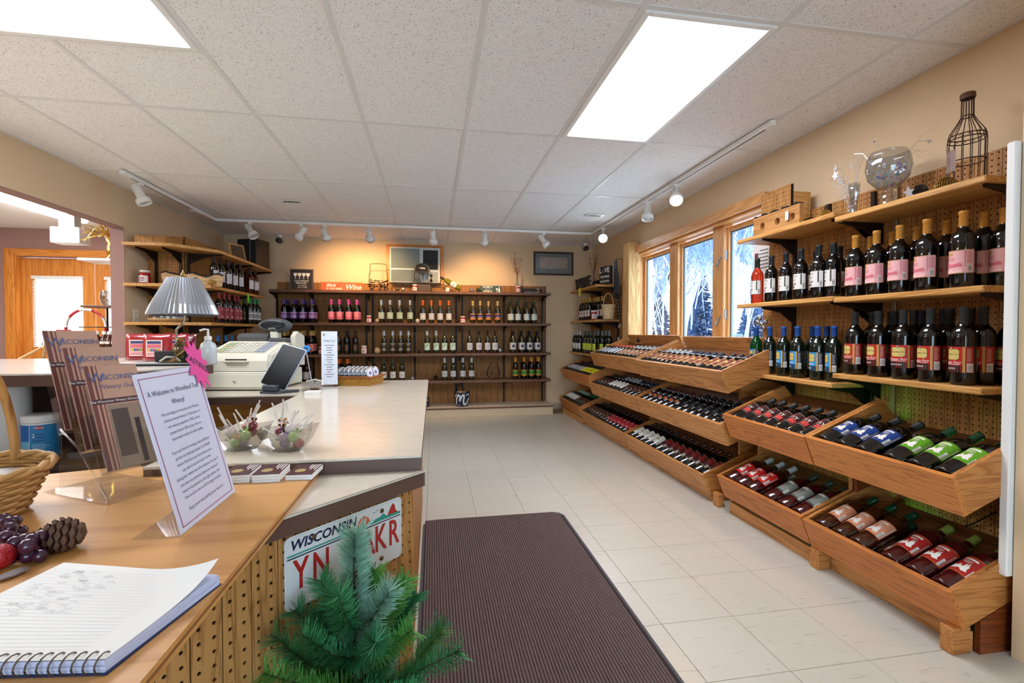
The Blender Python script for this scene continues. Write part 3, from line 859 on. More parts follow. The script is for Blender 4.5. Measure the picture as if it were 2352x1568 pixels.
kind('silver2', G_OLV, 'b9c2cc', lab=lab_plain('b5b8ba', None, .05, .13, 1.35, 'block', '9aa0a6'))
kind('goldgreen', G_DARK, 'd08a30', lab=lab_green)
# left corner
kind('leftwhite', G_DARK, '1a1a1e', lab=lab_plain('cbc5c6', '9c9698', .06, .16, 1.4))
kind('leftrose', G_RUBY, '3a2626', lab=lab_plain('d8d0ce', '9c9698', .06, .16, 1.4))
kind('leftred', G_DARK, '8a2b2e', lab=lab_plain('8f3438', 'd3b0b4', .04, .16, 1.4))
kind('leftgreen', G_GRN, '1e7a44', lab=lab_plain('8f8a8c', 'd9d3d4', .05, .15, 1.4, band=[(.7, .8, 'e0dcdc'), (.1, .2, 'e0dcdc')]))
kind('leftblue', G_DARK, '1f66a8', lab=lab_plain('b9b6bc', '6a686e', .05, .13, 1.4))
kind('leftviolet', G_DARK, '5a3a4c', lab=lab_plain('b9b6bc', '6a686e', .05, .13, 1.4))
# right corner
kind('rc_gold', G_DARK, 'b98a3a', lab=lab_plain('d0c0b8', '8a5a50', .05, .13, 1.3, 'block', '7a3a34'))
kind('rc_white', G_DARK, 'b5b5b3', lab=lab_plain('d6d4d0', None, .05, .13, 1.3, 'blob', '1c1c1e'))
kind('rc_lime', G_GRN, '4a5a50', lab=lab_lime)
kind('rc_lime2', G_GRN, '6f7a74', lab=lab_lime)

# ================================================================ pegboard planks with real holes
_PK = {}
def plank_mesh(w, h, cols, pitch=0.0254, hr=0.0038, t=0.005, sides=6):
    """face in the xz plane looking to -y, thickness t to +y; drilled holes"""
    k = (round(w, 4), round(h, 3), cols, sides)
    if k in _PK: return _PK[k]
    m = M(); rows = max(1, int(h / pitch)); cw = w / cols; rh = h / rows
    for i in range(cols):
        for j in range(rows):
            x0, x1, z0, z1 = i * cw, (i + 1) * cw, j * rh, (j + 1) * rh
            cx, cz = (x0 + x1) / 2, (z0 + z1) / 2
            ring = [(cx + hr * math.cos(2 * PI * q / 8 + PI / 8), cz + hr * math.sin(2 * PI * q / 8 + PI / 8)) for q in range(8)]
            out = [(x1, cz), (x1, z1), (cx, z1), (x0, z1), (x0, cz), (x0, z0), (cx, z0), (x1, z0)]
            ring = [(cx + hr * math.cos(2 * PI * q / 8), cz + hr * math.sin(2 * PI * q / 8)) for q in range(8)]
            v = [(p[0], 0, p[1]) for p in out] + [(p[0], 0, p[1]) for p in ring] + [(p[0], t, p[1]) for p in ring]
            fs = []
            for q in range(8):
                q2 = (q + 1) % 8
                fs.append((q, q2, 8 + q2, 8 + q)); fs.append((8 + q, 8 + q2, 16 + q2, 16 + q))
            m.add(v, [f for f in fs])
    # edges
    m.add([(0, 0, 0), (0, 0, h), (0, t, h), (0, t, 0)], [(0, 1, 2, 3)]); m.add([(w, 0, 0), (w, 0, h), (w, t, h), (w, t, 0)], [(3, 2, 1, 0)])
    m.add([(0, 0, h), (w, 0, h), (w, t, h), (0, t, h)], [(0, 1, 2, 3)])
    me = m.mesh('plank'); _PK[k] = me
    return me
def peg_planks(parent, p0, p1, z0, z1, m, back=True, width=0.0508, off=(0, 0, 0), gap=0.0022):
    """planks side by side from plan point p0 to p1 (face to the left of the direction p0->p1 ... local -y)"""
    p0 = Vector((*p0, 0)); p1 = Vector((*p1, 0)); d = p1 - p0; n = max(1, round(d.length / width)); w = d.length / n
    ang = math.atan2(d.y, d.x)
    me = plank_mesh(w - gap, z1 - z0, 2)
    if len(me.materials) == 0: me.materials.append(m)
    pl = Vector(parent.location)
    for i in range(n):
        q = p0 + d * (i / n)
        o = bpy.data.objects.new('plank', me); COL.objects.link(o); o.parent = parent
        if me.materials[0] != m:
            o.material_slots[0].link = 'OBJECT'; o.material_slots[0].material = m
        o.location = (q.x - pl.x, q.y - pl.y, z0 - pl.z); o.rotation_euler = (0, 0, ang)
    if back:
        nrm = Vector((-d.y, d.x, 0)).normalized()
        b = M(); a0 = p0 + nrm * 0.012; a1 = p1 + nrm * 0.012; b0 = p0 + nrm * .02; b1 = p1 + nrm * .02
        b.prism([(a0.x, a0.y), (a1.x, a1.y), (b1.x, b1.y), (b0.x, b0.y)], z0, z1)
        part('gap_shade_sheet', b, DARKV, parent, True)  # dark sheet in place of the shaded gap behind the planks
def peg_sheet(parent, p0, p1, z0, z1, m, pitch=0.0254, groove=4):
    """one drilled sheet (far panels): square holes, grooves"""
    p0 = Vector((*p0, 0)); p1 = Vector((*p1, 0)); d = p1 - p0; L = d.length; ang = math.atan2(d.y, d.x)
    nx = max(1, round(L / pitch)); nz = max(1, round((z1 - z0) / pitch)); cw = L / nx; rh = (z1 - z0) / nz
    mb = M(); vs = []; fs = []
    hr = .0042
    for i in range(nx):
        x0 = i * cw + (.0016 if i % groove == 0 else 0); x1 = (i + 1) * cw - (.0016 if (i + 1) % groove == 0 else 0)
        for j in range(nz):
            b = len(vs); za, zb = j * rh, (j + 1) * rh; cx, cz = (i + .5) * cw, (j + .5) * rh
            vs += [(x0, 0, za), (x1, 0, za), (x1, 0, zb), (x0, 0, zb), (cx - hr, 0, cz - hr), (cx + hr, 0, cz - hr), (cx + hr, 0, cz + hr), (cx - hr, 0, cz + hr)]
            for q in range(4):
                q2 = (q + 1) % 4; fs.append((b + q, b + q2, b + 4 + q2, b + 4 + q))
    mb.add(vs, fs)
    pl = Vector(parent.location)
    o = link('pegboard_sheet', mb.mesh('pegboard_sheet'), m, parent, (p0.x - pl.x, p0.y - pl.y, z0 - pl.z), (0, 0, ang))
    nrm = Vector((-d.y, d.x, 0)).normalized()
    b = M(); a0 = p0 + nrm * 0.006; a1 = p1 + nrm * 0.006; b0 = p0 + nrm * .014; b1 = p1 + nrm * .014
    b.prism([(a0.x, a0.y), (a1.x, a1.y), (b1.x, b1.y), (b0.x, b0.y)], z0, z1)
    part('gap_shade_sheet', b, DARKV, parent, True)  # dark sheet that paints the shade seen through the holes
    return o
def bracket(parent, tip, root, z, m, h=0.10, t=0.012):
    """tapered shelf bracket below z, from plan point root (wall) to tip"""
    r = Vector((*root, 0)); q = Vector((*tip, 0)); d = (q - r); L = d.length; d.normalize(); n = Vector((-d.y, d.x, 0)) * (t / 2)
    prof_ = [(0, 0), (L, 0), (L, -.012), (L * .45, -.035), (L * .18, -h * .75), (0, -h)]
    v = []
    for sgn in (-1, 1):
        for (a, b) in prof_:
            p = r + d * a + n * sgn; v.append((p.x, p.y, z + b))
    k = len(prof_)
    fs = [tuple(range(k)), tuple(range(2 * k - 1, k - 1, -1))] + [(i, k + i, k + (i + 1) % k, (i + 1) % k) for i in range(k)]
    mb = M(); mb.add(v, fs)
    return part('bracket', mb, m, parent, True)
# ================================================================ right wall: pegboard, shelves, bins
pb = thing('pegboard', 'grooved oak-print pegboard behind the shelves beside the window', 'pegboard', (2.33, 2.14, 0))
peg_planks(pb, (2.322, 2.965), (2.322, 1.31), 0.0, 1.895, PEG)
for yy, mm in ((yat(2052, 2.31), mat('tan_metal', 'a08a68', .4, metal=.5)), (yat(1822, 2.31), STEEL_D), (1.44, STEEL_D), (2.12, STEEL_D)):
    part('shelf_upright', M().bbox(2.304, 2.322, yy - .012, yy + .012, 0.60, 1.88, .002), mm, pb, True)
def rshelf(y0, y1, ztop, label, brk, x0=2.05):
    t = thing('wall_shelf', label, 'shelf', (2.19, (y0 + y1) / 2, ztop - .026))
    part('board', M().bbox(x0, 2.320, y0, y1, ztop - .026, ztop, .004), OAK_Y, t, True)
    for y in brk: bracket(t, (x0 + .03, y), (2.318, y), ztop - .026, STEEL_D, .11)
    return t
SN = (1.430, 2.098); SF = (2.102, 2.876)
yb1, yb2, yb3 = yat(1822, 2.31), 2.075, 1.455
rshelf(*SN, 1.728, 'oak wall shelf carrying the wire bottle cage and glass bowl', (yb2, yb3))
rshelf(*SN, 1.312, 'oak wall shelf holding pink-labelled wine bottles', (yb2, yb3))
rshelf(*SN, 0.920, 'oak wall shelf holding red-labelled wine bottles', (yb2, yb3))
rshelf(*SF, 1.757, 'oak wall shelf carrying the slatted box and wooden holders', (yb1, 2.14))
rshelf(*SF, 1.321, 'oak wall shelf holding white-labelled wine bottles beside the window', (yb1, 2.14))
rshelf(*SF, 0.866, 'oak wall shelf holding blue-capped wine bottles', (yb1, 2.14))
RZ = -PI / 2
# pink labels, gold capsules
G = 'pink-labelled wine bottles on the wall shelf'; T = 'dark wine bottle with pink label and gold capsule on the wall shelf'
for px in (1962, 2010, 2063, 2125, 2208): bottle('pinkshelf', (2.125, yat(px, 2.125), 1.312), T, G, rz=RZ + random.uniform(-.06, .06))
for px in (1997, 2047, 2102, 2170, 2256, 2302): bottle('pinkshelf', (2.225, yat(px, 2.225), 1.312), 'pink-labelled gold-capped wine bottle standing behind the front row', 'pink-labelled bottles behind the front row', rz=RZ + random.uniform(-.15, .1))
G = 'red-labelled wine bottles with black capsules on the wall shelf'; T = 'dark wine bottle with red and black label and black capsule on the wall shelf'
for i, px in enumerate((1963, 2017, 2074, 2137, 2213)): bottle('dragon', (2.12, yat(px, 2.12), .920), T, G, rz=RZ + (.5 if i == 2 else random.uniform(-.06, .06)))
for px in (2003, 2053, 2098, 2180, 2258): bottle('dragon', (2.212, yat(px, 2.212), .920), 'red-labelled black-capped wine bottle in the second row of its shelf', 'red-labelled bottles in the second row', rz=RZ + random.uniform(-.15, .1))
for px in (2046, 2116, 2166, 2228, 2302): bottle('dragon', (2.28, yat(px, 2.28) if px != 2302 else 1.49, .920), 'red-labelled black-capped wine bottle against the pegboard', 'red-labelled bottles against the pegboard', rz=RZ)
G = 'white-labelled wine bottles on the shelf beside the window'; T = 'dark wine bottle with white label and red berries beside the window'
for i, px in enumerate((1770, 1803, 1838, 1878)): bottle('cherry', (2.12, yat(px, 2.12), 1.321), T, G, rz=RZ + random.uniform(-.06, .06))
bottle('cherry', (2.15, yat(1915, 2.15) + .01, 1.321), T, G, rz=RZ - .3)
bottle('cherry', (2.245, yat(1872, 2.245), 1.321), 'white-labelled dark wine bottle half hidden behind its row', None, rz=RZ)
bottle('cherry', (2.265, yat(1926, 2.265), 1.321), 'white-labelled dark wine bottle next to the pink-labelled row', None, rz=RZ)
bottle('cherry_rose', (2.12, yat(1738, 2.12), 1.321), 'rose wine bottle glowing orange-red against the window', None, rz=RZ)
G = 'blue-capped wine bottles on the wall shelf'; T = 'dark wine bottle with light blue label and blue capsule on the wall shelf'
for px in (1768, 1800, 1832, 1878): bottle('bluet', (2.12, yat(px, 2.12), .866), T, G, rz=RZ + random.uniform(-.1, .1))
for px in (1866, 1899): bottle('bluet', (2.22, yat(px, 2.22), .866), 'blue-capped wine bottle standing behind the others against the pegboard', 'blue-capped bottles behind the front row', rz=RZ - .5)
bottle('bluet', (2.14, yat(1916, 2.14), .866), T, G, rz=RZ - .35)
bottle('bluet_clear', (2.12, yat(1737, 2.12), .866), 'green glass wine bottle with blue capsule, light shining through', None, rz=RZ)

TLT = math.radians(22.0); CT, ST = math.cos(TLT), math.sin(TLT); BH = .149
AX = Vector((CT, 0, ST)); NX = Vector((-ST, 0, CT))
BROT = Matrix(((0, ST, CT), (-1, 0, 0), (0, -CT, ST))).to_euler()
def dbin(y0, y1, zft, label, fm, raised=True, L=.50, sm=None, backh=.055, x=1.756):
    A = Vector((x, 0, zft)); B = A + Vector((ST * BH, 0, -CT * BH))
    t = thing('display_bin', label, 'display bin', (x + .3, (y0 + y1) / 2, B.z))
    sm = sm or PINE_X
    def pr(pts, a, b): return M().prism([(p.x, p.z) for p in pts], a, b, 'y')
    part('front_board', pr([A, B, B + AX * .019, A + AX * .019], y0, y1), fm, t, True)
    for (a, b) in ((y0 + .0003, y0 + .018), (y1 - .018, y1 - .0003)):
        part('side_panel', pr([A + AX * .0192, B + AX * .0192, B + AX * L, A + AX * (L - .05)], a, b), sm, t, True)
    f0 = .060 if raised else 0.0
    P0 = B + NX * f0 + AX * .0195
    part('base_board', pr([P0, B + NX * f0 + AX * L, B + NX * (f0 + .012) + AX * L, P0 + NX * .012], y0 + .0185, y1 - .0185), DARKW, t, True)
    if backh <= .06: return B
    Q = B + AX * (L - .013) + NX * (f0 + .0125)
    part('back_board', pr([Q, Q + AX * .012, Q + AX * .012 + NX * backh, Q + NX * backh], y0 + .0185, y1 - .0185), fm, t, True)
    return B
DARKW = wood('bin_floor_wood', '7a4a24', '4e2c14', 'y', 1.0, .6)
def inbin(B, key, y, label, group, h=.1105, roll=0.0, back=.0235):
    K = KINDS[key]
    p = B + AX * back + NX * (h + K['r'] - .0375)
    R = BROT
    if roll: R = (BROT.to_matrix() @ Matrix.Rotation(roll, 3, 'Z')).to_euler()
    return bottle(key, (p.x, y, p.z), label, group, rot=R)
def fillbin(B, y0, y1, seq, where):
    """seq: list of (kind, count, text, group, gap after) from the far end to the near end"""
    n = sum(c for _, c, *_ in seq) + sum((q[4] if len(q) > 4 else 0) for q in seq)
    st = (y1 - y0 - .036 - .078) / max(1, n - 1); i = 0.0
    for q in seq:
        key, c, txt, grp = q[:4]
        for _ in range(c):
            inbin(B, key, y1 - .018 - .0392 - i * st, txt + where, grp + where, roll=random.uniform(-.12, .12), back=.0235 + random.uniform(0, .006)); i += 1
        if len(q) > 4: i += q[4]
H2 = (.0415 + .0385)
# --- near pair of bays
B = dbin(1.306, 1.944, .632, 'tilted wooden bin with ribbed front holding blue and green labelled bottles', wood('fir_ribbed_y', 'c87f3c', '8a4818', 'y', 1.8, .4, contrast=1.6), raised=False)
for y in (1.868, 1.770, 1.672): inbin(B, 'blue', y, 'wine bottle with dark blue label lying in a tilted bin', 'blue-labelled bottles in the ribbed bin', .117)
for y in (1.548, 1.452, 1.356): inbin(B, 'green', y, 'wine bottle with green label lying in a tilted bin', 'green-labelled bottles in the ribbed bin', .117)
for y in (1.882, 1.796, 1.710, 1.620): inbin(B, 'blue', y, 'wine bottle with dark blue label underneath the others in a tilted bin', 'blue-labelled bottles underneath', .0505)
for y in (1.500, 1.404): inbin(B, 'green', y, 'wine bottle with green label underneath the others in a tilted bin', 'green-labelled bottles underneath', .0505)
B = dbin(1.952, 2.590, .628, 'tilted wooden bin holding bottles with black and red label strips', PINE_D, raised=True)
fillbin(B, 1.952, 2.590, [('patty', 7, 'black wine bottle with black and red printed label ', 'red and black labelled bottles ')], 'in a tilted bin')
B = dbin(1.306, 1.956, .232, 'low tilted wooden bin holding salmon and dark red labelled bottles', PINE_D, raised=False)
for y in (1.876, 1.782, 1.690): inbin(B, 'salmon', y, 'wine bottle with salmon label lying in a low bin', 'salmon-labelled bottles in the low bin', .117)
for y in (1.548, 1.452, 1.356): inbin(B, 'red', y, 'wine bottle with dark red label and gold-green neck foil in a low bin', 'dark red labelled bottles in the low bin', .117)
for y in (1.890, 1.800, 1.714, 1.626): inbin(B, 'salmon', y, 'wine bottle with salmon label underneath the others in a low bin', 'salmon-labelled bottles underneath', .0505)
for y in (1.500, 1.406): inbin(B, 'red', y, 'wine bottle with dark red label underneath the others in a low bin', 'dark red labelled bottles underneath', .0505)
B = dbin(1.964, 2.640, .236, 'low tilted wooden bin holding bright red and grey labelled bottles', PINE_D, raised=False)
for y in (2.560, 2.466, 2.372): inbin(B, 'scarlet', y, 'wine bottle with bright red label and grey capsule in a low bin', 'bright red labelled bottles in the low bin', .117)
for y in (2.222, 2.120, 2.018): inbin(B, 'seal', y, 'wine bottle with grey label and round red seal in a low bin', 'grey labelled bottles in the low bin', .117)
for y in (2.575, 2.488, 2.400, 2.305): inbin(B, 'scarlet', y, 'wine bottle with bright red label underneath the others in a low bin', 'bright red labelled bottles underneath', .0505)
for y in (2.170, 2.068): inbin(B, 'seal', y, 'wine bottle with grey label underneath the others in a low bin', 'grey labelled bottles underneath', .0505)
# --- long bins under the window
B = dbin(2.612, 3.850, .888, 'long tilted pine bin just below the window holding maroon and navy capped bottles', PINE, backh=.10)
fillbin(B, 2.612, 3.850, [('gold_sil', 5, 'wine bottle with gold label and silver capsule ', 'silver-capped bottles '), ('gold_nvy', 5, 'wine bottle with gold label and navy capsule ', 'navy-capped bottles ', .6), ('gold_mar', 4, 'wine bottle with gold label and maroon capsule ', 'maroon-capped bottles ')], 'in the long bin below the window')
B = dbin(3.862, 5.045, .896, 'long tilted pine bin below the window next to the timber post', PINE, backh=.10)
fillbin(B, 3.862, 5.045, [('silver_org', 6, 'wine bottle with silver striped label and orange capsule ', 'orange-capped bottles '), ('gold_sil', 7, 'wine bottle with gold label and pale capsule ', 'pale-capped bottles ')], 'in the bin by the timber post')
B = dbin(2.612, 3.850, .558, 'long tilted pine bin in the middle row with black capped bottles', PINE)
fillbin(B, 2.612, 3.850, [('orangelab', 6, 'wine bottle with orange and white label and brick capsule ', 'brick-capped bottles ', .3), ('blacklab', 7, 'black wine bottle with black label and black capsule ', 'black-labelled bottles ')], 'in the middle row bin')
B = dbin(3.862, 5.095, .556, 'long tilted pine bin in the middle row with white labelled bottles', PINE)
fillbin(B, 3.862, 5.095, [('brownred', 4, 'wine bottle with brown label and black capsule ', 'brown-labelled bottles '), ('white_sil', 4, 'wine bottle with white label and silver capsule ', 'white-labelled silver-capped bottles '), ('mar_navy', 5, 'wine bottle with brown label and navy capsule ', 'brown-labelled navy-capped bottles ')], 'in the far middle bin')
B = dbin(2.800, 4.098, .182, 'long low pine bin with cream and dark red labelled bottles', PINE)
fillbin(B, 2.800, 4.098, [('white_blk', 5, 'wine bottle with cream label and black capsule ', 'cream-labelled bottles ', .2), ('maroon', 8, 'wine bottle with dark red label and brown capsule ', 'dark red labelled bottles ')], 'in the long low bin')
B = dbin(4.106, 5.430, .180, 'long low pine bin with brown and red labelled bottles', PINE)
fillbin(B, 4.106, 5.430, [('brownred', 7, 'wine bottle with brown label and dark capsule ', 'brown-labelled bottles '), ('redlab', 7, 'wine bottle with red label and dark capsule ', 'red-labelled bottles ')], 'in the far low bin')
B = dbin(5.110, 6.290, .624, 'tilted wooden corner bin with yellow labelled bottles', PINE_D)
fillbin(B, 5.110, 6.290, [('silver_blk', 7, 'black wine bottle with silver striped label ', 'silver-striped bottles '), ('yellow', 6, 'black wine bottle with yellow label ', 'yellow-labelled bottles ')], 'in the corner bin')
B = dbin(5.442, 6.350, .216, 'low wooden corner bin with white labels and green bottle necks', PINE_D)
fillbin(B, 5.442, 6.350, [('white_grn', 5, 'wine bottle with white label and pale green capsule ', 'white-labelled bottles '), ('brown_grn', 5, 'wine bottle with brown label and green capsule ', 'brown-labelled bottles ')], 'in the low corner bin')
# --- what carries the bins
def stand(y0, y1, label, zbins, ends, xf=1.85, m=PINE_X, back=True):
    """zbins: front-top heights of the bins this stand carries, lowest first"""
    t = thing('bin_stand', label, 'stand', (2.1, (y0 + y1) / 2, 0))
    part('plinth', M().bbox(xf, xf + .02, y0 + .022, y1 - .022, 0, .070, .002), PINE, t, True)
    tt = ST / CT
    def zb(z, x): return z - CT * BH + (x - 1.756 - ST * BH) * tt - .004
    def za(z, x): return z + (x - 1.756) * tt + .004
    for y in ends:
        part('end_panel', M().prism([(xf + .02, 0), (2.318, 0), (2.318, zb(zbins[0], 2.318)), (xf + .02, zb(zbins[0], xf + .02))], y - .009, y + .009, 'y'), m, t, True)
        for za_, zb_ in zip(zbins[:-1], zbins[1:]):
            x0 = 2.04
            part('end_panel', M().prism([(x0, za(za_, x0)), (2.20, za(za_, 2.20)), (2.318, za(za_, 2.20)), (2.318, zb(zb_, 2.318)), (x0, zb(zb_, x0))], y - .009, y + .009, 'y'), m, t, True)
    if back: part('back_board', M().box(2.3255, 2.3335, y0, y1, 0, .088), PEG, t, True)
    return t
DKP = wood('dark_fir_side', '7e3c16', '571f08', 'x', 1.2, .4)
s1 = stand(1.306, 1.952, 'plinth and end panels under the ribbed bin and the salmon bottle bin', (.232, .632), (1.316, 1.942), 1.872, DKP, back=False)
part('corner_block', M().bbox(1.79, 1.868, 1.318, 1.362, 0, .094, .003), PINE_X, s1, True)
part('corner_block', M().bbox(1.80, 1.870, 1.905, 1.955, 0, .094, .003), PINE_X, s1, True)
stand(1.960, 2.640, 'plinth and end panels under the bright red bottle bin', (.236, .628), (1.972, 2.628), 1.832, back=False)
s3 = stand(2.70, 4.10, 'plinth and supports of the long bins below the window', (.182, .558, .888), (2.82, 4.085), 1.845)
part('corner_block', M().bbox(1.81, 1.845, 2.70, 2.76, 0, .088, .003), PINE_X, s3, True)
stand(4.11, 5.43, 'plinth and supports of the far long bins', (.180, .556), (4.125, 5.415), 1.845)
stand(5.445, 6.34, 'plinth and supports of the corner bins', (.216, .624), (5.46, 6.325), 1.80)
wbk = thing('pegboard', 'plain pegboard sheet below the window behind the long bins', 'pegboard', (2.345, 3.8, 0))
peg_sheet(wbk, (2.335, 5.19), (2.335, 2.975), .09, .975, PEG)
# --- right corner: pegboard, three shelves
cpb = thing('pegboard', 'brown pegboard behind the corner shelves next to the timber post', 'pegboard', (2.33, 5.9, 0))
peg_sheet(cpb, (2.30, 6.585), (2.30, 5.24), .0, 1.72, PEGB)
part('edge_board', M().bbox(2.22, 2.345, 5.205, 5.238, .0, 2.0, .003), PEGB, cpb, True)
part('shelf_upright', M().bbox(2.284, 2.299, 5.50, 5.53, .6, 1.72, .002), STEEL_D, cpb, True)
part('shelf_upright', M().bbox(2.284, 2.299, 6.10, 6.13, .6, 1.72, .002), STEEL_D, cpb, True)
def cshelf(y0, y1, zt, label, m):
    t = thing('wall_shelf', label, 'shelf', (2.14, (y0 + y1) / 2, zt - .028))
    part('board', M().bbox(1.98, 2.296, y0, y1, zt - .028, zt, .004), m, t, True)
    for y in (5.515, 6.115):
        if y0 < y < y1: bracket(t, (2.02, y), (2.284, y), zt - .028, STEEL_D, .09)
cshelf(5.46, 6.56, 1.722, 'corner wall shelf carrying the wine word signs', OAK_Y)
cshelf(5.47, 6.56, 1.290, 'corner wall shelf holding gold-capped bottles and a peach basket', OAK_Y)
cshelf(5.46, 6.56, .848, 'corner wall shelf holding white and lime labelled bottles', OAK_Y)
T = 'dark wine bottle with gold capsule on the corner shelf'; G = 'gold-capped bottles on the corner shelf'
for i, px in enumerate((1336, 1341, 1347, 1354)): bottle('rc_gold', (2.04, yat(px, 2.04), 1.290), T, G, rz=RZ)
for px in (1351, 1358, 1363): bottle('rc_gold', (2.13, yat(px + 8, 2.13), 1.290), T, G, rz=RZ)
for px in (1369, 1377): bottle('rc_gold', (2.13, yat(px + 6, 2.13), 1.290), T, G, rz=RZ)
T = 'dark wine bottle with white label and silver capsule on the lower corner shelf'; G = 'white-labelled bottles on the lower corner shelf'
for px in (1314, 1321, 1327, 1333): bottle('rc_white', (2.04, yat(px, 2.04), .848), T, G, rz=RZ)
T = 'green wine bottle with lime label on the lower corner shelf'; G = 'lime-labelled bottles on the lower corner shelf'
for i, px in enumerate((1344, 1351, 1358, 1367)): bottle('rc_lime', (2.04, yat(px, 2.04), .848), T, G, rz=RZ)
for px in (1374, 1384): bottle('rc_lime2', (2.12, yat(px, 2.12), .848), T, G, rz=RZ)
for px in (1392, 1400): bottle('rc_lime2', (2.19, yat(px, 2.19), .848), T, G, rz=RZ)
# ================================================================ back wall unit
bw = thing('shelving_unit', 'long pegboard wall unit with four brown shelves along the back wall', 'shelving unit', (-.2, 6.4, 0))
BX0, BX1 = -2.03, 1.60
YP = 6.578
peg_sheet(bw, (BX0, YP), (BX1, YP), .10, 1.795, PEGB)
part('end_strip', M().bbox(BX1, BX1 + .02, YP - .01, 6.598, .1, 1.795, .002), BROWN, bw, True)
for px in (637, 720, 842, 857, 953, 1048, 1062, 1157, 1245):
    x = xat(px, YP - .01)
    part('shelf_upright', M().bbox(x - .012, x + .012, YP - .018, YP - .001, .12, 1.70, .002), STEEL_D, bw, True)
SHZ = [1.672, 1.252, .846, .480]
for z in SHZ:
    b = part('shelf_board', M().bbox(BX0 - (.06 if z < 1.6 else 0), BX1 + .015, 6.25, YP - .019, z - .034, z, .003), BROWNX, bw, True)
    for px in (637, 720, 849, 953, 1055, 1157, 1245):
        x = xat(px, YP - .01)
        r = Vector((x, YP - .02)); mb = M(); L = .27; h = .085
        pr = [(0, 0), (L, 0), (L, -.012), (L * .4, -.03), (L * .15, -h * .7), (0, -h)]
        mb.prism([(YP - .02 - a, z - .0345 + c) for a, c in pr], x - .006, x + .006, 'x')
        part('bracket', mb, STEEL_D, b, True)
base = part('base_ledge', M().bbox(BX0, BX1 + .03, 6.168, YP, .105, .125, .003), BROWNX, bw, True)
part('kick_board', M().bbox(BX0, BX1 + .025, 6.175, 6.195, 0, .104, .002), mat('cream_kick_board', 'c9b595', .5), bw, True)
part('kick_board', M().bbox(BX1 + .005, BX1 + .025, 6.1955, YP, 0, .104, .002), MATS['cream_kick_board'], bw, True)
part('ledge_top', M().box(BX0, BX1 + .028, 6.172, YP - .002, .1252, .1262), mat('cream_laminate', 'd6cbb8', .35), bw, True)
YF = 6.315
def brow(key, pxs, shelf, desc, rows=1, py=.088, extra=None, y=YF):
    z = SHZ[shelf]; w = ('top', 'second', 'third')[shelf - 1] + ' back wall row'
    for px in pxs:
        x = xat(px, y)
        for r in range(rows if extra is None else (rows + (1 if px in extra else 0))):
            bottle(key, (x, y + r * py, z), desc + ', ' + w, desc + ' bottles, back wall', rz=random.uniform(-.08, .08))
brow('purple', (653, 675, 695, 716), 1, 'wine bottle with purple capsule and purple label', 3, .082)
brow('pinkb', (761, 780, 801, 820), 1, 'wine bottle with bright pink capsule and pink label', 2)
brow('sage', (876, 896, 918, 942), 1, 'wine bottle with pale blue capsule and sage label', 1, extra=(876, 896, 918))
brow('orangecap', (971.5, 991, 1011, 1031), 1, 'wine bottle with orange capsule and white label')
brow('navy', (1086, 1103, 1122, 1143), 1, 'wine bottle with gold capsule and navy label')
brow('darkgreen', (1174, 1190, 1210, 1227), 1, 'wine bottle with dark green capsule and pale label', 2)
brow('salmonb', (653, 674, 693, 714), 2, 'wine bottle with gold capsule and salmon label', 3, .082)
brow('blackb', (758, 777, 796, 816), 2, 'black wine bottle with black capsule and black label', 1, extra=(796,))
brow('silverb', (882, 902, 920, 938), 2, 'wine bottle with silver capsule and black label', 1, extra=(920, 938))
brow('slash_w', (981, 1002), 2, 'wine bottle with white capsule and mint slash label')
brow('slash_d', (1021, 1040), 2, 'wine bottle with dark capsule and mint slash label')
brow('whiteb', (1079, 1100, 1120, 1137), 2, 'wine bottle with brown capsule and white label')
brow('bw', (1179, 1199, 1217, 1235), 2, 'wine bottle with black capsule and black-and-white label', 2)
brow('white_l', (684, 703), 3, 'dark wine bottle with dark red capsule and greyish label', 2, y=6.33)
brow('orange_dark', (778, 797), 3, 'dark wine bottle with burnt orange capsule', 3, .08)
brow('greycap', (860, 881, 902, 923), 3, 'wine bottle with grey-green capsule and white label')
brow('silver2', (1021, 1041, 1063, 1083), 3, 'slim wine bottle with silver capsule and silver label')
brow('goldgreen', (1184, 1204, 1221, 1237), 3, 'wine bottle with gold-orange capsule and green label', 1, extra=(1204, 1221, 1237))
# ---------------------------------------------------------------- things on the unit
RED_JAR = mat('red_jelly', 'a3121c', .15, spec=.6, coat=.5)
PAPER = mat('white_paper', 'eceae6', .6)
JARLID = mat('jar_lid_pale', 'd8cfc8', .35)
def jar(x, y, z, label, group=None, pink=False, s=1.0):
    t = thing('jelly_jar', label, 'jar', (x, y, z), 0, group)
    m = mat('pink_jar_glass', 'c9a09c', .15, spec=.5) if pink else RED_JAR
    part('jar', M().lathe([(0, 0), (.028 * s, 0), (.032 * s, .004), (.033 * s, .05 * s), (.031 * s, .068 * s), (.027 * s, .074 * s), (.027 * s, .08 * s), (0, .08 * s)], 18), m, t)
    part('lid', M().lathe([(.0285 * s, .0775 * s), (.030 * s, .0785 * s), (.030 * s, .092 * s), (.028 * s, .094 * s), (0, .094 * s)], 18), JARLID, t)
    L = LB(.0332 * s, .012 * s, .056 * s, 1.0, 'e3dfdb'); L.lines(-.7, .6, .2, .85, 3, '9a2a30', .6)
    part('label', L.m, LABELP, t)
    return t
JG = 'red jelly jars on the back wall unit'
z = SHZ[1]
jar(xat(848, 6.30), 6.30, z, 'red jelly jar between the pink and sage labelled bottles')
jar(xat(1063, 6.30), 6.30, z, 'red jelly jar beside the gold-capped navy bottles')
jar(xat(738, 6.30), 6.30, SHZ[2], 'red jelly jar behind the menu stand on the back unit')
jar(xat(836, 6.32), 6.32, SHZ[2], 'pale pink jar next to the black bottles on the back unit', pink=True, s=1.15)
jar(xat(953, 6.33), 6.33, SHZ[0], 'red jelly jar under the wire cap stand on the unit top')
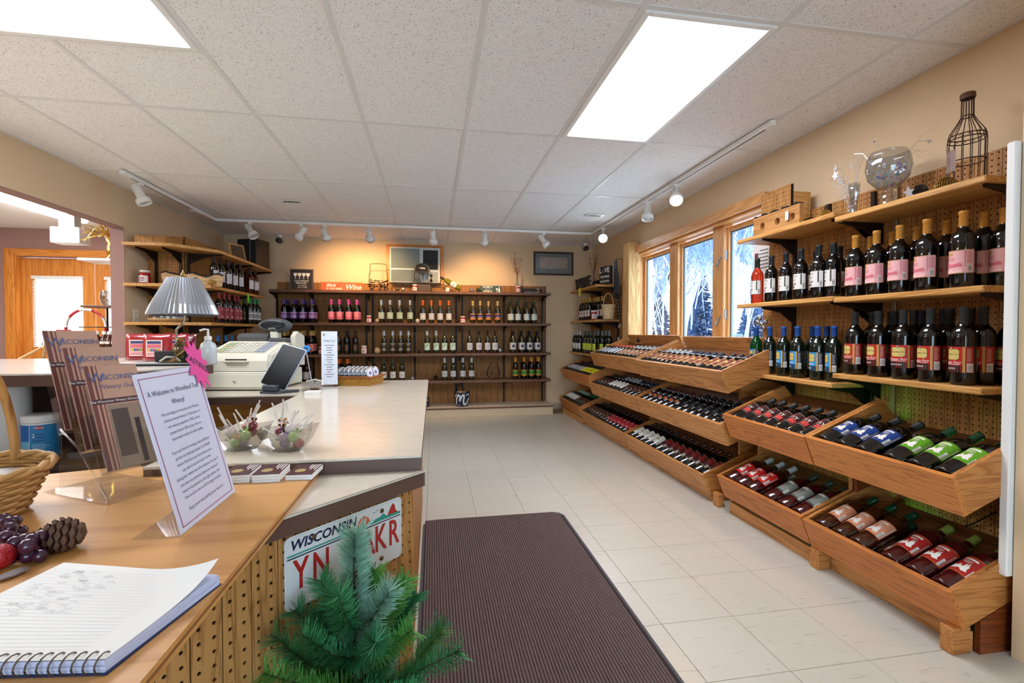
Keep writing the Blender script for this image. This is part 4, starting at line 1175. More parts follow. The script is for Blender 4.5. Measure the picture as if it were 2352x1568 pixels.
jar(xat(1190, 6.30), 6.30, SHZ[0], 'red jelly jar holding the dried twig bottle on the unit top')
def rough_ball(name, x, y, z, r, m, label, group=None, cat='ball'):
    b = M(); b.ball((0, 0, r), r, 16, 10)
    rnd = random.Random(int(x * 1000)); b.v = [(p[0] * (1 + rnd.uniform(-.08, .08)), p[1] * (1 + rnd.uniform(-.08, .08)), max(0, p[2] * (1 + rnd.uniform(-.06, .06)))) for p in b.v]
    return single(name, b, m, label, cat, group, (x, y, z))
TWIGM = mat('pale_rattan', 'b39a72', .7, bump=.6, bscale=90)
rough_ball('rattan_ball', xat(867, 6.31), 6.31, SHZ[1], .028, TWIGM, 'pale rattan ball by the red jar, top bottle row')
rough_ball('rattan_ball', xat(959, 6.31), 6.31, SHZ[1], .028, mat('cream_rattan', 'c9bda0', .7, bump=.6, bscale=90), 'cream ball before the orange-capped bottles')
rough_ball('rattan_ball', xat(866, 6.30), 6.31, SHZ[2], .040, TWIGM, 'large rattan ball beside the silver-capped bottles')
rough_ball('gold_ball', xat(1240, 6.31), 6.31, SHZ[1], .022, mat('antique_gold', '8f7236', .35, metal=.8), 'small gold ball at the end of the top bottle row')
GLASSB = mat('facet_glass_grey', '8d8f93', .12, metal=.7)
rough_ball('glass_ball', xat(1149, 6.30), 6.31, SHZ[2], .033, GLASSB, 'faceted silver glass ball in the second bottle row')
rough_ball('glass_ball', xat(947, 6.32), 6.31, SHZ[3], .034, GLASSB, 'faceted grey glass ball behind the counter edge')
rough_ball('glass_ball', xat(914, 6.34), 6.32, SHZ[0], .026, mat('dark_speckle_stone', '4a4038', .4, var=.6, vscale=60), 'dark speckled ball on the unit top')
rough_ball('glass_ball', xat(927, 6.34), 6.32, SHZ[0], .027, mat('silver_foil_ball', 'b9b7b0', .25, metal=.8), 'silver foil ball on the unit top')
# pine cones: scales around a core
def cone_mesh(L, r, rows=9, per=9, sc=.35, flare=1.0):
    m = M(); m.lathe([(0, 0), (r * .45, L * .06), (r * .5, L * .4), (r * .22, L * .9), (0, L)], 8)
    for j in range(rows):
        f = j / (rows - 1); rr = r * (math.sin(PI * min(1, (.12 + .80 * f) ** .8)) * .95 + .08); z = L * (.04 + .9 * f)
        n = max(4, int(per * rr / r + 2))
        for i in range(n):
            a = 2 * PI * (i + .5 * (j % 2)) / n
            w = r * sc; c, s_ = math.cos(a), math.sin(a)
            def q(rad, tan, zz): return (c * rad - s_ * tan, s_ * rad + c * tan, zz)
            h = L / rows
            m.add([q(rr * .35, -w * .4, z), q(rr * .35, w * .4, z), q(rr * .95, w * .9, z + h * .75 * flare), q(rr * 1.05, 0, z + h * 1.15 * flare), q(rr * .95, -w * .9, z + h * .75 * flare), q(rr * .9, 0, z + h * .25)],
                  [(0, 1, 2, 3, 4), (0, 5, 2, 1)[::-1] if False else (1, 0, 5), (1, 5, 2), (5, 0, 4), (2, 5, 3), (3, 5, 4)])
    return m
CONE = mat('pine_cone_brown', '6b5040', .7, var=.35, vscale=40)
CONE_D = mat('pine_cone_dark', '3a2c24', .7, var=.35, vscale=40)
CONE_G = mat('gilded_cone', 'c09a48', .3, metal=.5)
def pinecone(x, y, z, L, r, m, label, rot=(0, 0, 0), group=None, **k):
    return single('pine_cone', cone_mesh(L, r, **k), m, label, 'pine cone', group, (x, y, z), rot)
pinecone(xat(1001, 6.33), 6.33, SHZ[3], .075, .032, CONE_D, 'dark pine cone standing near the silver-capped bottles on the lowest shelf')
pinecone(xat(1047, 6.32), 6.32, SHZ[1] + .028, .06, .028, CONE_D, 'dark pine cone lying beside the red jar, top bottle row', (0, PI / 2, 0))
pinecone(xat(962, 6.32), 6.32, SHZ[2], .04, .022, CONE_D, 'small dark pine cone in the second bottle row')
# twig teardrop wreath on the lowest shelf
_tw = M(); rnd = random.Random(5)
for k in range(16):
    pts = []
    for i in range(25):
        a = 2 * PI * i / 24
        rr = .105 + rnd.uniform(-.012, .012); top = .5 + .5 * math.cos(a)
        pts.append((rr * math.sin(a) * (1 - .55 * top ** 1.5), rnd.uniform(-.016, .016), -.105 * math.cos(a + PI) * (1.25 if math.cos(a) > 0 else 1) + .11))
    _tw.tube(pts, .0022, 4, closed=True)
for k in range(60):
    a = rnd.uniform(0, 2 * PI); r0 = rnd.uniform(.03, .1); x0, z0 = r0 * math.sin(a) * .8, .10 + r0 * math.cos(a)
    d = rnd.uniform(0, 2 * PI); _tw.tube([(x0, rnd.uniform(-.01, .01), z0), (x0 + .035 * math.cos(d), rnd.uniform(-.02, .02), max(.004, z0 + .035 * math.sin(d)))], .0016, 3)
single('twig_wreath', _tw, mat('dark_twig', '3d2d26', .8), 'teardrop wreath of dark twigs leaning on the lowest back shelf', 'wreath', None, (xat(1134, 6.34), 6.36, SHZ[3]))
# little string of dark foil garland along top bottle row
def garland(x0, x1, y, z, label, seed, m, n=40, amp=.012):
    rnd = random.Random(seed); g = M(); pts = []
    for i in range(n + 1):
        pts.append((x0 + (x1 - x0) * i / n, y + rnd.uniform(-.012, .012), z + .004 + abs(rnd.gauss(0, amp))))
    g.tube(pts, .0018, 4)
    for p in pts:
        for q in range(3):
            g.tube([p, (p[0] + rnd.uniform(-.012, .012), p[1] + rnd.uniform(-.012, .012), max(z + .002, p[2] + rnd.uniform(-.006, .012)))], .0012, 3)
    ox = (x0 + x1) / 2
    return single('foil_garland', g, m, label, 'garland', None, (ox, y, z), world=True)
FOIL = mat('copper_foil', '7a5326', .25, metal=.8)
garland(xat(735, 6.275), xat(756, 6.275), 6.275, SHZ[1], 'copper foil garland heaped beside the purple bottles', 1, FOIL, 24, .02)
garland(xat(829, 6.268), xat(842, 6.268), 6.268, SHZ[1], 'dark foil garland before the pink bottles', 2, FOIL, 18, .006)
# small clear vase and tealight plates
single('glass_dish', M().lathe([(0, 0), (.035, 0), (.05, .012), (.048, .013), (.034, .003), (0, .003)], 20), mat('pale_glass', 'c8ccc8', .1, spec=.6), 'flat clear glass dish at the left end of the top bottle row', 'dish', None, (xat(631, 6.30), 6.30, SHZ[1]))
# ---------------------------------------------------------------- unit top: signs and decor
ZT = SHZ[0]
INK_W = mat('white_ink', 'ece8e0', .6)
def board_sign(name, x0, x1, z0, z1, y, th, m, label, frame=None, lean=0.0):
    t = thing(name, label, 'sign', ((x0 + x1) / 2, y, z0))
    w = x1 - x0; h = z1 - z0
    part('board', M().bbox(-w / 2, w / 2, 0, th, 0, h, .002), m, t)
    if frame:
        f = M(); e = .018
        for bx in ((-w / 2, -w / 2 + e, 0, h), (w / 2 - e, w / 2, 0, h), (-w / 2 + e, w / 2 - e, 0, e), (-w / 2 + e, w / 2 - e, h - e, h)):
            f.bbox(bx[0], bx[1], -.008, -.0002, bx[2], bx[3], .002)
        part('frame', f, frame, t)
    t.rotation_euler = (-lean, 0, 0)
    return t, w, h
def writing(t, lines, m, y=-.0015, name='lettering'):
    """lines: (text, x, z, size, kw)"""
    mb = M()
    for (s, x, z, size, kw) in lines:
        text_on(mb, s, size, frame_mx((x, y, z), (1, 0, 0), (0, 0, 1)), **kw)
    return part(name, mb, m, t)
yT = 6.46
t, w, h = board_sign('framed_sign', xat(667, yT), xat(720, yT), ZT, ZT + .285, yT, .015, mat('charcoal_board', '2e2a2c', .6), 'dark framed sign with four wine glasses leaning on the back wall unit', mat('grey_brown_frame', '4a4142', .5), .06)
g = M()
for i in range(4):
    gx = -.078 + .052 * i; gw = .021 + (.003 if i == 3 else 0); gz = .205
    g.prism([(gx - gw, gz + .03), (gx - gw * 1.05, gz + .01), (gx - gw * .6, gz - .012), (gx - .003, gz - .018), (gx - .003, gz - .042), (gx - .014, gz - .046), (gx + .014, gz - .046), (gx + .003, gz - .042), (gx + .003, gz - .018), (gx + gw * .6, gz - .012), (gx + gw * 1.05, gz + .01), (gx + gw, gz + .03)][::-1], -.0012, -.0004, 'y')
    g.prism([(gx - gw * .75, gz + .022), (gx - gw * .75, gz + .012), (gx + gw * .75, gz + .012), (gx + gw * .75, gz + .022)], -.0018, -.0013, 'y', None)
part('wine_glass_print', g, INK_W, t)
writing(t, [('A DAY WITHOUT', 0, .128, .030, dict(bold=.015, narrow=.75)), ('WINE IS LIKE...', 0, .100, .030, dict(bold=.015, narrow=.75)), ('Just kidding,', .01, .068, .022, dict(shear=.3)), ('I have no idea.', .01, .045, .022, dict(shear=.3))], INK_W)
t, w, h = board_sign('painted_sign', xat(738, 6.42), xat(832, 6.42), ZT, ZT + .118, 6.42, .02, mat('coral_orange_paint', 'df5a34', .6), 'orange painted board reading Blink if you need Wine')
writing(t, [('Blink', -.135, .075, .060, dict(shear=.3, bold=.01)), ('IF YOU NEED', -.09, .030, .034, dict(bold=.01)), ('Wine', .145, .052, .092, dict(shear=.3, bold=.012))], INK_W)
part('hanger', M().tube([(-.01, .01, h), (0, .01, h + .028), (.012, .01, h)], .0018, 5), STEEL_D, t)
t, w, h = board_sign('painted_sign', xat(1103, 6.40), xat(1152, 6.40), ZT, ZT + .108, 6.40, .02, mat('slate_green_paint', '3a4a48', .6), 'slate green block sign reading Home is where the Wine is')
f = M()
for bx in ((-w / 2 + .003, w / 2 - .003, h - .006, h - .003), (-w / 2 + .003, w / 2 - .003, .003, .006)): f.box(bx[0], bx[1], -.001, -.0003, bx[2], bx[3])
part('border', f, INK_W, t)
writing(t, [('HOME IS', -.045, .082, .037, dict(bold=.012, narrow=.95)), ('where the', -.045, .054, .018, dict(shear=.3)), ('WINE IS', -.045, .024, .037, dict(bold=.012, narrow=.95))], INK_W)
g = M()
g.prism([(.072, .068), (.07, .05), (.082, .042), (.082, .02), (.074, .016), (.096, .016), (.088, .02), (.088, .042), (.1, .05), (.098, .068)], -.0012, -.0004, 'y')
g.prism([(.106, .012), (.106, .055), (.113, .068), (.113, .09), (.121, .09), (.121, .068), (.128, .055), (.128, .012)], -.0012, -.0004, 'y')
part('glass_and_bottle_print', g, INK_W, t)
t, w, h = board_sign('box_sign', xat(1201, 6.36), xat(1246, 6.36), ZT, ZT + .068, 6.36, .05, mat('dark_brown_box', '2c2320', .6), 'dark brown box sign with small white writing and a yellow tag')
writing(t, [('Let wine be your bond', -.02, .018, .024, dict(shear=.2, narrow=.8))], INK_W)
part('tag', M().lathe([(0, -.001), (.014, -.001), (.014, 0), (0, 0)], 14, (0, 0, 0), False, axis='y').move(.078, -.0012, .024), mat('yellow_tag', 'd9a62a', .5), t)
part('price_sticker', M().box(.055, .09, -.0012, -.0002, .054, .064), PAPER, t)
# dried fern wreath beside the sign
single('leaf_sprig', M().merge(cone_mesh(.07, .035, 6, 8), Matrix.Rotation(PI / 2, 4, 'Y')), mat('dark_green_leaf', '22402f', .6), 'dark green sprig beside the slate green sign', 'sprig', None, (xat(1093, 6.36), 6.36, ZT + .032))
rough_ball('glass_ball', xat(1084, 6.36), 6.36, ZT, .032, GLASSB, 'faceted glass ball beside the dark green sprig')
# wire basket with leaf vines
def ring(c, r, z, n=20, ry=None): return [(c[0] + r * math.cos(2 * PI * i / n), c[1] + (ry or r) * math.sin(2 * PI * i / n), z) for i in range(n)]
IRON = mat('aged_iron', '3d3128', .55, metal=.6)
def leafm(m, p, d, L):
    d = Vector(d).normalized(); s = d.cross(Vector((0, 1, 0))).normalized() * L * .3; p = Vector(p)
    m.add([p, p + d * L * .5 + s, p + d * L, p + d * L * .5 - s], [(0, 1, 2, 3)]); m.add([p, p + d * L * .5 + s, p + d * L, p + d * L * .5 - s], [(3, 2, 1, 0)])
wb_ = thing('wire_basket', 'iron wire basket with leafy vines and a tall square handle', 'basket', (xat(870, 6.38), 6.38, ZT))
b = M(); rnd = random.Random(8)
b.tube(ring((0, 0), .10, .004), .0025, 5, closed=True); b.tube(ring((0, 0), .125, .13), .0028, 5, closed=True)
for i in range(10):
    a = 2 * PI * i / 10
    pts = [(math.cos(a + .35 * math.sin(k * .9)) * (.10 + .025 * k / 6), math.sin(a + .35 * math.sin(k * .9)) * (.10 + .025 * k / 6), .004 + .126 * k / 6) for k in range(7)]
    b.tube(pts, .002, 4)
part('cage', b, IRON, wb_)
lv = M()
for i in range(46):
    a = rnd.uniform(0, 2 * PI); z_ = rnd.uniform(.02, .14); r_ = .105 + .02 * z_ / .13
    leafm(lv, (r_ * math.cos(a), r_ * math.sin(a), z_), (rnd.uniform(-1, 1), rnd.uniform(-.4, .4), rnd.uniform(-.5, 1)), .035)
part('leaf_vine', lv, IRON, wb_)
part('handle', M().tube([(-.12, 0, .13), (-.118, 0, .2), (-.105, 0, .30), (-.108, 0, .34), (-.09, 0, .362), (.0, 0, .366), (.09, 0, .362), (.108, 0, .34), (.105, 0, .30), (.118, 0, .2), (.12, 0, .13)], .004, 6), IRON, wb_)
# iron stand with black cap
st_ = thing('iron_stand', 'scrolled iron stand on the back wall unit holding the black cap', 'stand', (xat(972, 6.36), 6.36, ZT))
b = M()
for sx in (-1, 1):
    b.tube([(sx * .115, 0, 0), (sx * .118, 0, .12), (sx * .112, 0, .24), (sx * .08, 0, .30), (0, 0, .34)], .0045, 6)
    b.tube([(sx * (.06 + .035 * math.cos(a / 10 * PI * 2.6) * (1 - a / 14)), 0, .15 + .04 * math.sin(a / 10 * PI * 2.6) * (1 - a / 14)) for a in range(14)], .003, 5)
    b.tube([(sx * .112, 0, .19), (sx * .09, 0, .14), (sx * .05, 0, .115), (sx * .01, 0, .13)], .003, 5)
    b.tube([(sx * .115, 0, .01), (sx * .1, -.07, .005)], .004, 5)
for k in range(6): b.tube([(-.115, 0, .012 + .017 * k), (.115, 0, .012 + .017 * k)], .003, 5)
part('frame', b, IRON, st_)
part('slat_panel', M().box(-.10, .10, -.004, .004, .01, .10), mat('brown_iron_mesh', '4d3c31', .6), st_)
part('neck', M().bbox(-.010, .010, -.006, .006, .12, .24, .002), mat('pewter', '77716a', .4, metal=.7), st_)
cp = thing('baseball_cap', 'black baseball cap with small white lettering on the iron stand', 'cap', (xat(970, 6.34), 6.345, ZT + .215))
CAPM = mat('black_cotton', '15181b', .85, sheen=.3)
part('crown', M().lathe([(.094, .045), (.098, .065), (.096, .10), (.082, .135), (.052, .158), (.012, .166), (0, .166)], 20, sy=1.0), CAPM, cp)
pk = M(); n = 12; vs = []
for i in range(n + 1):
    a = PI * (1.12 + .76 * i / n); vs.append((.095 * math.cos(a), .095 * math.sin(a), .05))
for i in range(n + 1):
    a = PI * (1.12 + .76 * i / n); u = math.sin(PI * i / n); vs.append((.098 * math.cos(a) * (1 - .05 * u), .095 * math.sin(a) - .062 * u, .048 - .042 * u))
vs += [(p[0], p[1], p[2] - .003) for p in vs]
fs = [(i, n + 1 + i, n + 2 + i, i + 1) for i in range(n)] + [(2 * n + 2 + i, 2 * n + 3 + i, 3 * n + 4 + i, 3 * n + 3 + i) for i in range(n)] + [(n + 1 + i, 3 * n + 3 + i, 3 * n + 4 + i, n + 2 + i) for i in range(n)]
pk.add(vs, fs, True); part('peak', pk, CAPM, cp)
part('button', M().ball((0, 0, .166), .006, 8, 5), CAPM, cp)
LBc = LB(.0985, .075, .105, .62, '15181b'); LBc.m = M(); LBc.text('vino', .15, .5, .040, 'e8e6e2', bold=.012).disc(-.66, .5, .16, 'd8a89a').disc(-.66, .5, .10, '15181b')
part('lettering', LBc.m, LABELP, cp)
# tilted white wine bottle in a holder
hd = thing('bottle_holder', 'curled dark metal holder gripping a tilted bottle on the unit top', 'bottle holder', (xat(1040, 6.36), 6.36, ZT))
b = M(); b.tube([(-.07, -.02, .012), (-.06, .02, .004), (.08, .02, .004), (.1, 0, .05), (.075, -.02, .1), (.05, .0, .05), (.1, .0, .02)], .005, 6); b.tube([(-.17, 0, .13), (-.14, 0, .18), (-.11, 0, .17), (-.12, 0, .12), (-.06, .01, .02)], .004, 6)
part('frame', b, IRON, hd)
kind('tilted', mat('yellow_green_glass', '6b6a1c', .05, spec=.6), '2a2620', lab=lab_plain('cfccc6', None, .06, .14, 1.4, 'dot', '33302c'))
_d = Vector((-.86, 0, .50)).normalized(); _x = Vector((0, 1, 0)).cross(_d).normalized()
bottle('tilted', (xat(1040, 6.36) + .095, 6.345, ZT + .052), 'yellow-green white wine bottle tilted in the metal holder', None, rot=Matrix(((_x.x, 0, _d.x), (_x.y, 1, _d.y), (_x.z, 0, _d.z))).to_euler())
gt = M(); gt.bbox(-.025, .025, -.003, .003, 0, .06, .001); single('gift_tag', gt, mat('grey_card_tag', 'b5b3ae', .6), 'grey card tag propped before the bottle holder', 'tag', None, (xat(1027, 6.30), 6.30, ZT), (0, .25, .2))
# dried twigs in bottle
def twigs(x, y, z, label, seed, h=.55, bead=True, lean=0.0, bh=.13, st=None):
    t = thing('twig_vase', label, 'vase', (x, y, z)); rnd = random.Random(seed)
    part('bottle', M().lathe([(0, 0), (.03, 0), (.032, .01), (.030, bh * .4), (.012, bh * .7), (.010, bh), (.008, bh), (.008, bh * .7), (0, .02)], 16), st or mat('clear_decor_glass', 'c9ccc8', .08, trans=.7, spec=.6), t)
    tw = M(); bd = M()
    for i in range(9):
        a = rnd.uniform(0, 2 * PI); s = rnd.uniform(.02, .11); hh = h * rnd.uniform(.7, 1)
        p = [(0, 0, .03), (.006 * math.cos(a), .006 * math.sin(a), bh), (s * .4 * math.cos(a) + lean * .4, s * .4 * math.sin(a), hh * .62), (s * math.cos(a) + lean, s * .5 * math.sin(a), hh)]
        tw.tube(p, [.0022, .002, .0016, .001], 4)
        for k in range(9):
            q = Vector(p[2]).lerp(Vector(p[3]), rnd.random()); o = Vector((rnd.uniform(-.02, .02), rnd.uniform(-.02, .02), rnd.uniform(-.01, .02)))
            tw.tube([q, q + o], .0008, 3); bd.ball(q + o, .0038, 5, 4)
    part('twigs', tw, mat('dried_red_twig', '6e2f2a', .8), t); part('berries', bd, mat('dried_red_berry', '7a2f2c', .7), t)
    return t
twigs(xat(1188, 6.47), 6.47, ZT, 'slim clear bottle of dried red twigs at the right of the unit top', 4, .60, bh=.28)
# painted pail and chalkboard on the base ledge
pl = thing('painted_pail', 'dark blue and white swirl painted metal pail on the base ledge', 'pail', (xat(1061, 6.28), 6.32, .1264))
part('pail', M().lathe([(0, 0), (.078, 0), (.08, .004), (.104, .18), (.108, .184), (.108, .19), (.101, .19), (.077, .01), (0, .008)], 28), mat('navy_enamel', '1d2b45', .25), pl)
L = LB(.0925, .0, .19, 1.45, '1d2b45'); L.m = M()
def conv(pts): return [(u, v) for u, v in pts]
class _C: pass
def pail_poly(pts, col):
    vs = []
    for u, v in pts:
        r_ = .0815 + .0245 * v + .0012; a = u * 1.45; vs.append((r_ * math.sin(a), -r_ * math.cos(a), v * .19))
    L.m.add(vs, [tuple(range(len(vs)))], False, col)
def stroke(pts, w, col):
    for (a, b_) in zip(pts[:-1], pts[1:]):
        dx, dy = b_[0] - a[0], b_[1] - a[1]; l = math.hypot(dx, dy) or 1; nx, ny = -dy / l * w, dx / l * w
        pail_poly([(a[0] - nx, a[1] - ny), (b_[0] - nx, b_[1] - ny), (b_[0] + nx, b_[1] + ny), (a[0] + nx, a[1] + ny)], col)
stroke([(-.75, .15), (-.65, .5), (-.45, .8), (-.3, .85), (-.2, .7), (-.28, .4), (-.1, .7), (.1, .88), (.18, .75), (.1, .4), (.2, .15), (.5, .2), (.75, .6)], .075, 'd5d9de')
stroke([(-.8, .7), (-.55, .92)], .04, 'd5d9de'); stroke([(.35, .8), (.6, .9), (.75, .8)], .04, 'd5d9de'); stroke([(-.6, .12), (-.2, .1)], .03, '8b8f86')
part('swirl_print', L.m, LABELP, pl)
rm = M(); rnd = random.Random(3)
for i in range(10): rm.ball((rnd.uniform(-.06, .06), rnd.uniform(-.06, .06), .18 + rnd.uniform(-.01, .012)), .02, 7, 5)
part('corks', rm, mat('cork_tan', 'b08d64', .8), pl)
cb = thing('chalkboard_sign', 'small black board with white lettering at the counter end of the ledge', 'sign', (xat(968, 6.25), 6.30, .1264))
part('board', M().bbox(-.10, .10, 0, .012, 0, .135, .002), mat('blackboard', '17181a', .7), cb)
writing(cb, [('WINES', .03, .09, .034, dict(bold=.01)), ('is out', .05, .03, .024, {})], INK_W)
# ---------------------------------------------------------------- on the back wall: air conditioner, picture, cameras
ac = thing('air_conditioner', 'grey window air conditioner set in a wooden frame on the back wall', 'air conditioner', (-.237, 6.57, 1.80))
F = M(); ax0, ax1, az0, az1 = -.625, .150, 1.80, 2.335; e = .045
for bx in ((ax0, ax0 + e, az0, az1), (ax1 - e, ax1, az0, az1), (ax0 + e, ax1 - e, az1 - e, az1)): F.bbox(bx[0], bx[1], 6.56, 6.599, bx[2], bx[3], .003)
part('wooden_frame', F, TRIM_OX, ac, True)
x0, x1 = ax0 + .05, ax1 - .05
part('casing', M().bbox(x0, x1, 6.46, 6.598, 1.805, az1 - .05, .006), mat('grey_white_plastic', 'c3c8c6', .45), ac, True)
part('intake_grille', M().bbox(x0 + .02, x0 + .40, 6.454, 6.4595, 1.82, az1 - .07, .001), mat('grey_filter_mesh', '7c8783', .6, bump=.5, bscale=300), ac, True)
part('cross_bar', M().bbox(x0 + .01, x0 + .42, 6.448, 6.4535, 1.975, 1.995, .002), WHITE, ac, True)
part('vent_recess', M().box(x0 + .445, x1 - .03, 6.456, 6.4595, 1.985, az1 - .085), mat('vent_dark', '1f2224', .6), ac, True)
for k in range(12):
    z_ = 1.992 + k * .0205
    part('louvre', M().add([(x0 + .447, 6.4555, z_), (x1 - .032, 6.4555, z_), (x1 - .032, 6.448, z_ + .007), (x0 + .447, 6.448, z_ + .007)], [(0, 1, 2, 3), (3, 2, 1, 0)]), mat('vent_slat', '4a4f52', .5), ac, True)
part('control_panel', M().bbox(x0 + .50, x1 - .03, 6.452, 6.4595, 1.82, 1.95, .002), mat('panel_grey', '8c918f', .4), ac, True)
for k in range(2): part('knob', M().lathe([(.018, 0), (.016, -.012), (0, -.012)], 14, (x0 + .555, 6.452, 1.905 - .07 * k), axis='y'), BLACK, ac, True)
pic = thing('framed_picture', 'dark framed wide picture of a sepia scene on the back wall', 'picture', (1.739, 6.598, 1.96))
fx0, fx1, fz0, fz1 = 1.441, 2.037, 1.960, 2.300; e = .026; F = M()
for bx in ((fx0, fx0 + e, fz0, fz1), (fx1 - e, fx1, fz0, fz1), (fx0 + e, fx1 - e, fz0, fz0 + e), (fx0 + e, fx1 - e, fz1 - e, fz1)): F.bbox(bx[0], bx[1], 6.575, 6.599, bx[2], bx[3], .003)
part('frame', F, mat('espresso_frame', '3a2b25', .4), pic, True)
part('mat_board', M().box(fx0 + e, fx1 - e, 6.585, 6.598, fz0 + e, fz1 - e), mat('grey_mount', '857f78', .5), pic, True)
part('print', M().box(fx0 + .09, fx1 - .09, 6.5835, 6.5848, fz0 + .095, fz1 - .08), mat('sepia_print', 'c8a08a', .5, var=.45, vscale=14), pic, True)
part('glazing', M().box(fx0 + e, fx1 - e, 6.580, 6.5805, fz0 + e, fz1 - e), PANE, pic, True)
def seccam(x, y, z, label):
    t = thing('security_camera', label, 'camera', (x, y, z))
    part('base', M().lathe([(0, 0), (.035, 0), (.033, -.018), (.012, -.025), (.012, -.045), (0, -.045)], 16), WHITE, t)
    part('body', M().lathe([(0, .03), (.028, .028), (.033, 0), (.033, -.05), (.028, -.056), (0, -.056)], 18, (0, -.0, -.075), axis='y'), BLACK, t)
    part('lens', M().lathe([(.016, -.0565), (.016, -.058), (0, -.058)], 14, (0, 0, -.075), axis='y'), mat('camera_lens', '44505a', .1), t)
p = at(643, 550, Y=6.52); seccam(p.x, 6.50, ZC - .002, 'small black security camera on the ceiling beside the loudspeaker')
p = at(1344, 573, Y=6.4); seccam(p.x, 6.38, ZC - .002, 'small black security camera on the ceiling beside the framed picture')
# ================================================================ left: pegboard-clad chase with wrap-around shelves
CX, CY = -2.35, 4.95
lc = thing('shelving_unit', 'pegboard-clad corner unit with clipped oak shelves by the wide opening', 'shelving unit', (-2.4, 5.6, 0))
peg_planks(lc, (XL + .002, CY), (CX, CY), 0, 2.05, PEG)
peg_sheet(lc, (CX, CY), (CX, 6.577), 0, 2.05, PEG)
part('top_board', M().box(XL + .004, CX - .021, CY + .021, 6.577, 2.03, 2.048), OAK_Y, lc, True)
for (x, y, dx, dy) in ((-2.60, CY, 0, -1), (CX - .04, CY, 0, -1), (CX, CY + .04, 1, 0), (CX, 5.75, 1, 0), (CX, 6.36, 1, 0)):
    if dy: bx = (x - .012, x + .012, y - .016, y - .0005)
    else: bx = (x + .0005, x + .016, y - .012, y + .012)
    part('shelf_upright', M().bbox(*bx, .55, 1.90, .002), STEEL_D, lc, True)
LZ = [1.922, 1.566, 1.222, .80]
def lshelf(z, ynear, yclip, xclip, yfar):
    pts = [(XL + .004, CY - .018), (XL + .004, ynear), (xclip, ynear), (-2.025, yclip), (-2.025, yfar), (CX + .018, yfar), (CX + .018, CY - .018)]
    o = part('shelf_board', M().prism(pts, z - .026, z), OAK_Y, lc, True)
    for (x, y, dx, dy) in ((-2.60, CY - .018, 0, -1), (CX - .04, CY - .018, 0, -1), (CX + .018, CY + .04, 1, 0), (CX + .018, 5.75, 1, 0), (CX + .018, 6.36, 1, 0)):
        if y > yfar: continue
        L = .30; h = .10
        pr = [(0, 0), (L, 0), (L, -.012), (L * .45, -.035), (L * .18, -h * .75), (0, -h)]
        mb = M()
        if dy: mb.prism([(y - a, z - .0265 + b_) for a, b_ in pr], x - .006, x + .006, 'x')
        else: mb.prism([(x + a, z - .0265 + b_) for a, b_ in pr], y - .006, y + .006, 'y')
        part('bracket', mb, STEEL_D, o, True)
lshelf(LZ[0], 4.57, 4.90, -2.29, 6.36)
lshelf(LZ[1], 4.58, 4.70, -2.29, 6.05)
lshelf(LZ[2], 4.58, 4.70, -2.29, 6.05)
lshelf(LZ[3], 4.58, 4.70, -2.29, 6.05)
RL = PI / 2
def lrow(key, pxs, z, T, G, x=-2.075):
    for px in pxs: bottle(key, (x, yat(px, x), z), T, G, rz=RL + random.uniform(-.1, .1))
lrow('leftwhite', (494, 509, 525, 539, 552), LZ[1], 'dark wine bottle with white label on the clipped corner shelf', 'white-labelled bottles on the left corner shelf')
lrow('leftrose', (576, 588), LZ[1], 'ruby wine bottle with white label on the clipped corner shelf', 'ruby bottles on the left corner shelf')
lrow('leftrose', (570,), LZ[1], 'ruby wine bottle with white label behind the others, corner shelf', None, -2.16)
lrow('leftred', (516, 527, 540, 548), LZ[2], 'wine bottle with red capsule and dark red label, left corner shelf', 'red-capped bottles on the left corner shelf')
lrow('leftred', (504,), LZ[2], 'wine bottle with red capsule behind the lamp shade, left corner shelf', None, -2.075)
lrow('leftgreen', (574, 583, 592), LZ[2], 'green wine bottle with green capsule, left corner shelf', 'green-capped bottles on the left corner shelf')
lrow('leftgreen', (562,), LZ[2], 'green wine bottle with green capsule behind the tag, left corner shelf', None, -2.15)
lrow('leftblue', (501, 518, 532), LZ[3], 'dark wine bottle with blue capsule on the lowest left corner shelf', 'blue-capped bottles on the left corner shelf')
lrow('leftviolet', (545, 557, 570, 581, 590), LZ[3], 'dark wine bottle with violet-brown capsule, lowest left corner shelf', 'violet-capped bottles on the left corner shelf')
pinecone(-2.06, yat(491, -2.06) - .12, LZ[1] + .028, .075, .03, CONE_G, 'gilded pine cone lying before the white-labelled bottles', (0, PI / 2, .4))
def starburst(n, r0, r1, t=.002, seed=1):
    rnd = random.Random(seed); pts = []
    for i in range(2 * n):
        a = PI * i / n + PI / 2; r = r1 * rnd.uniform(.9, 1.1) if i % 2 == 0 else r0
        pts.append((r * math.cos(a), r * math.sin(a)))
    return M().prism(pts, -t / 2, t / 2)
gs = starburst(12, .045, .062, .0015, 4)
gs.v = [(p[2], p[0] * .55, p[1]) for p in gs.v]
single('price_burst', gs, mat('neon_green_card', '6fd421', .6), 'neon green starburst tag hanging from the clipped corner shelf', 'price tag', None, (-2.018, yat(571, -2.02), LZ[1] - .055))
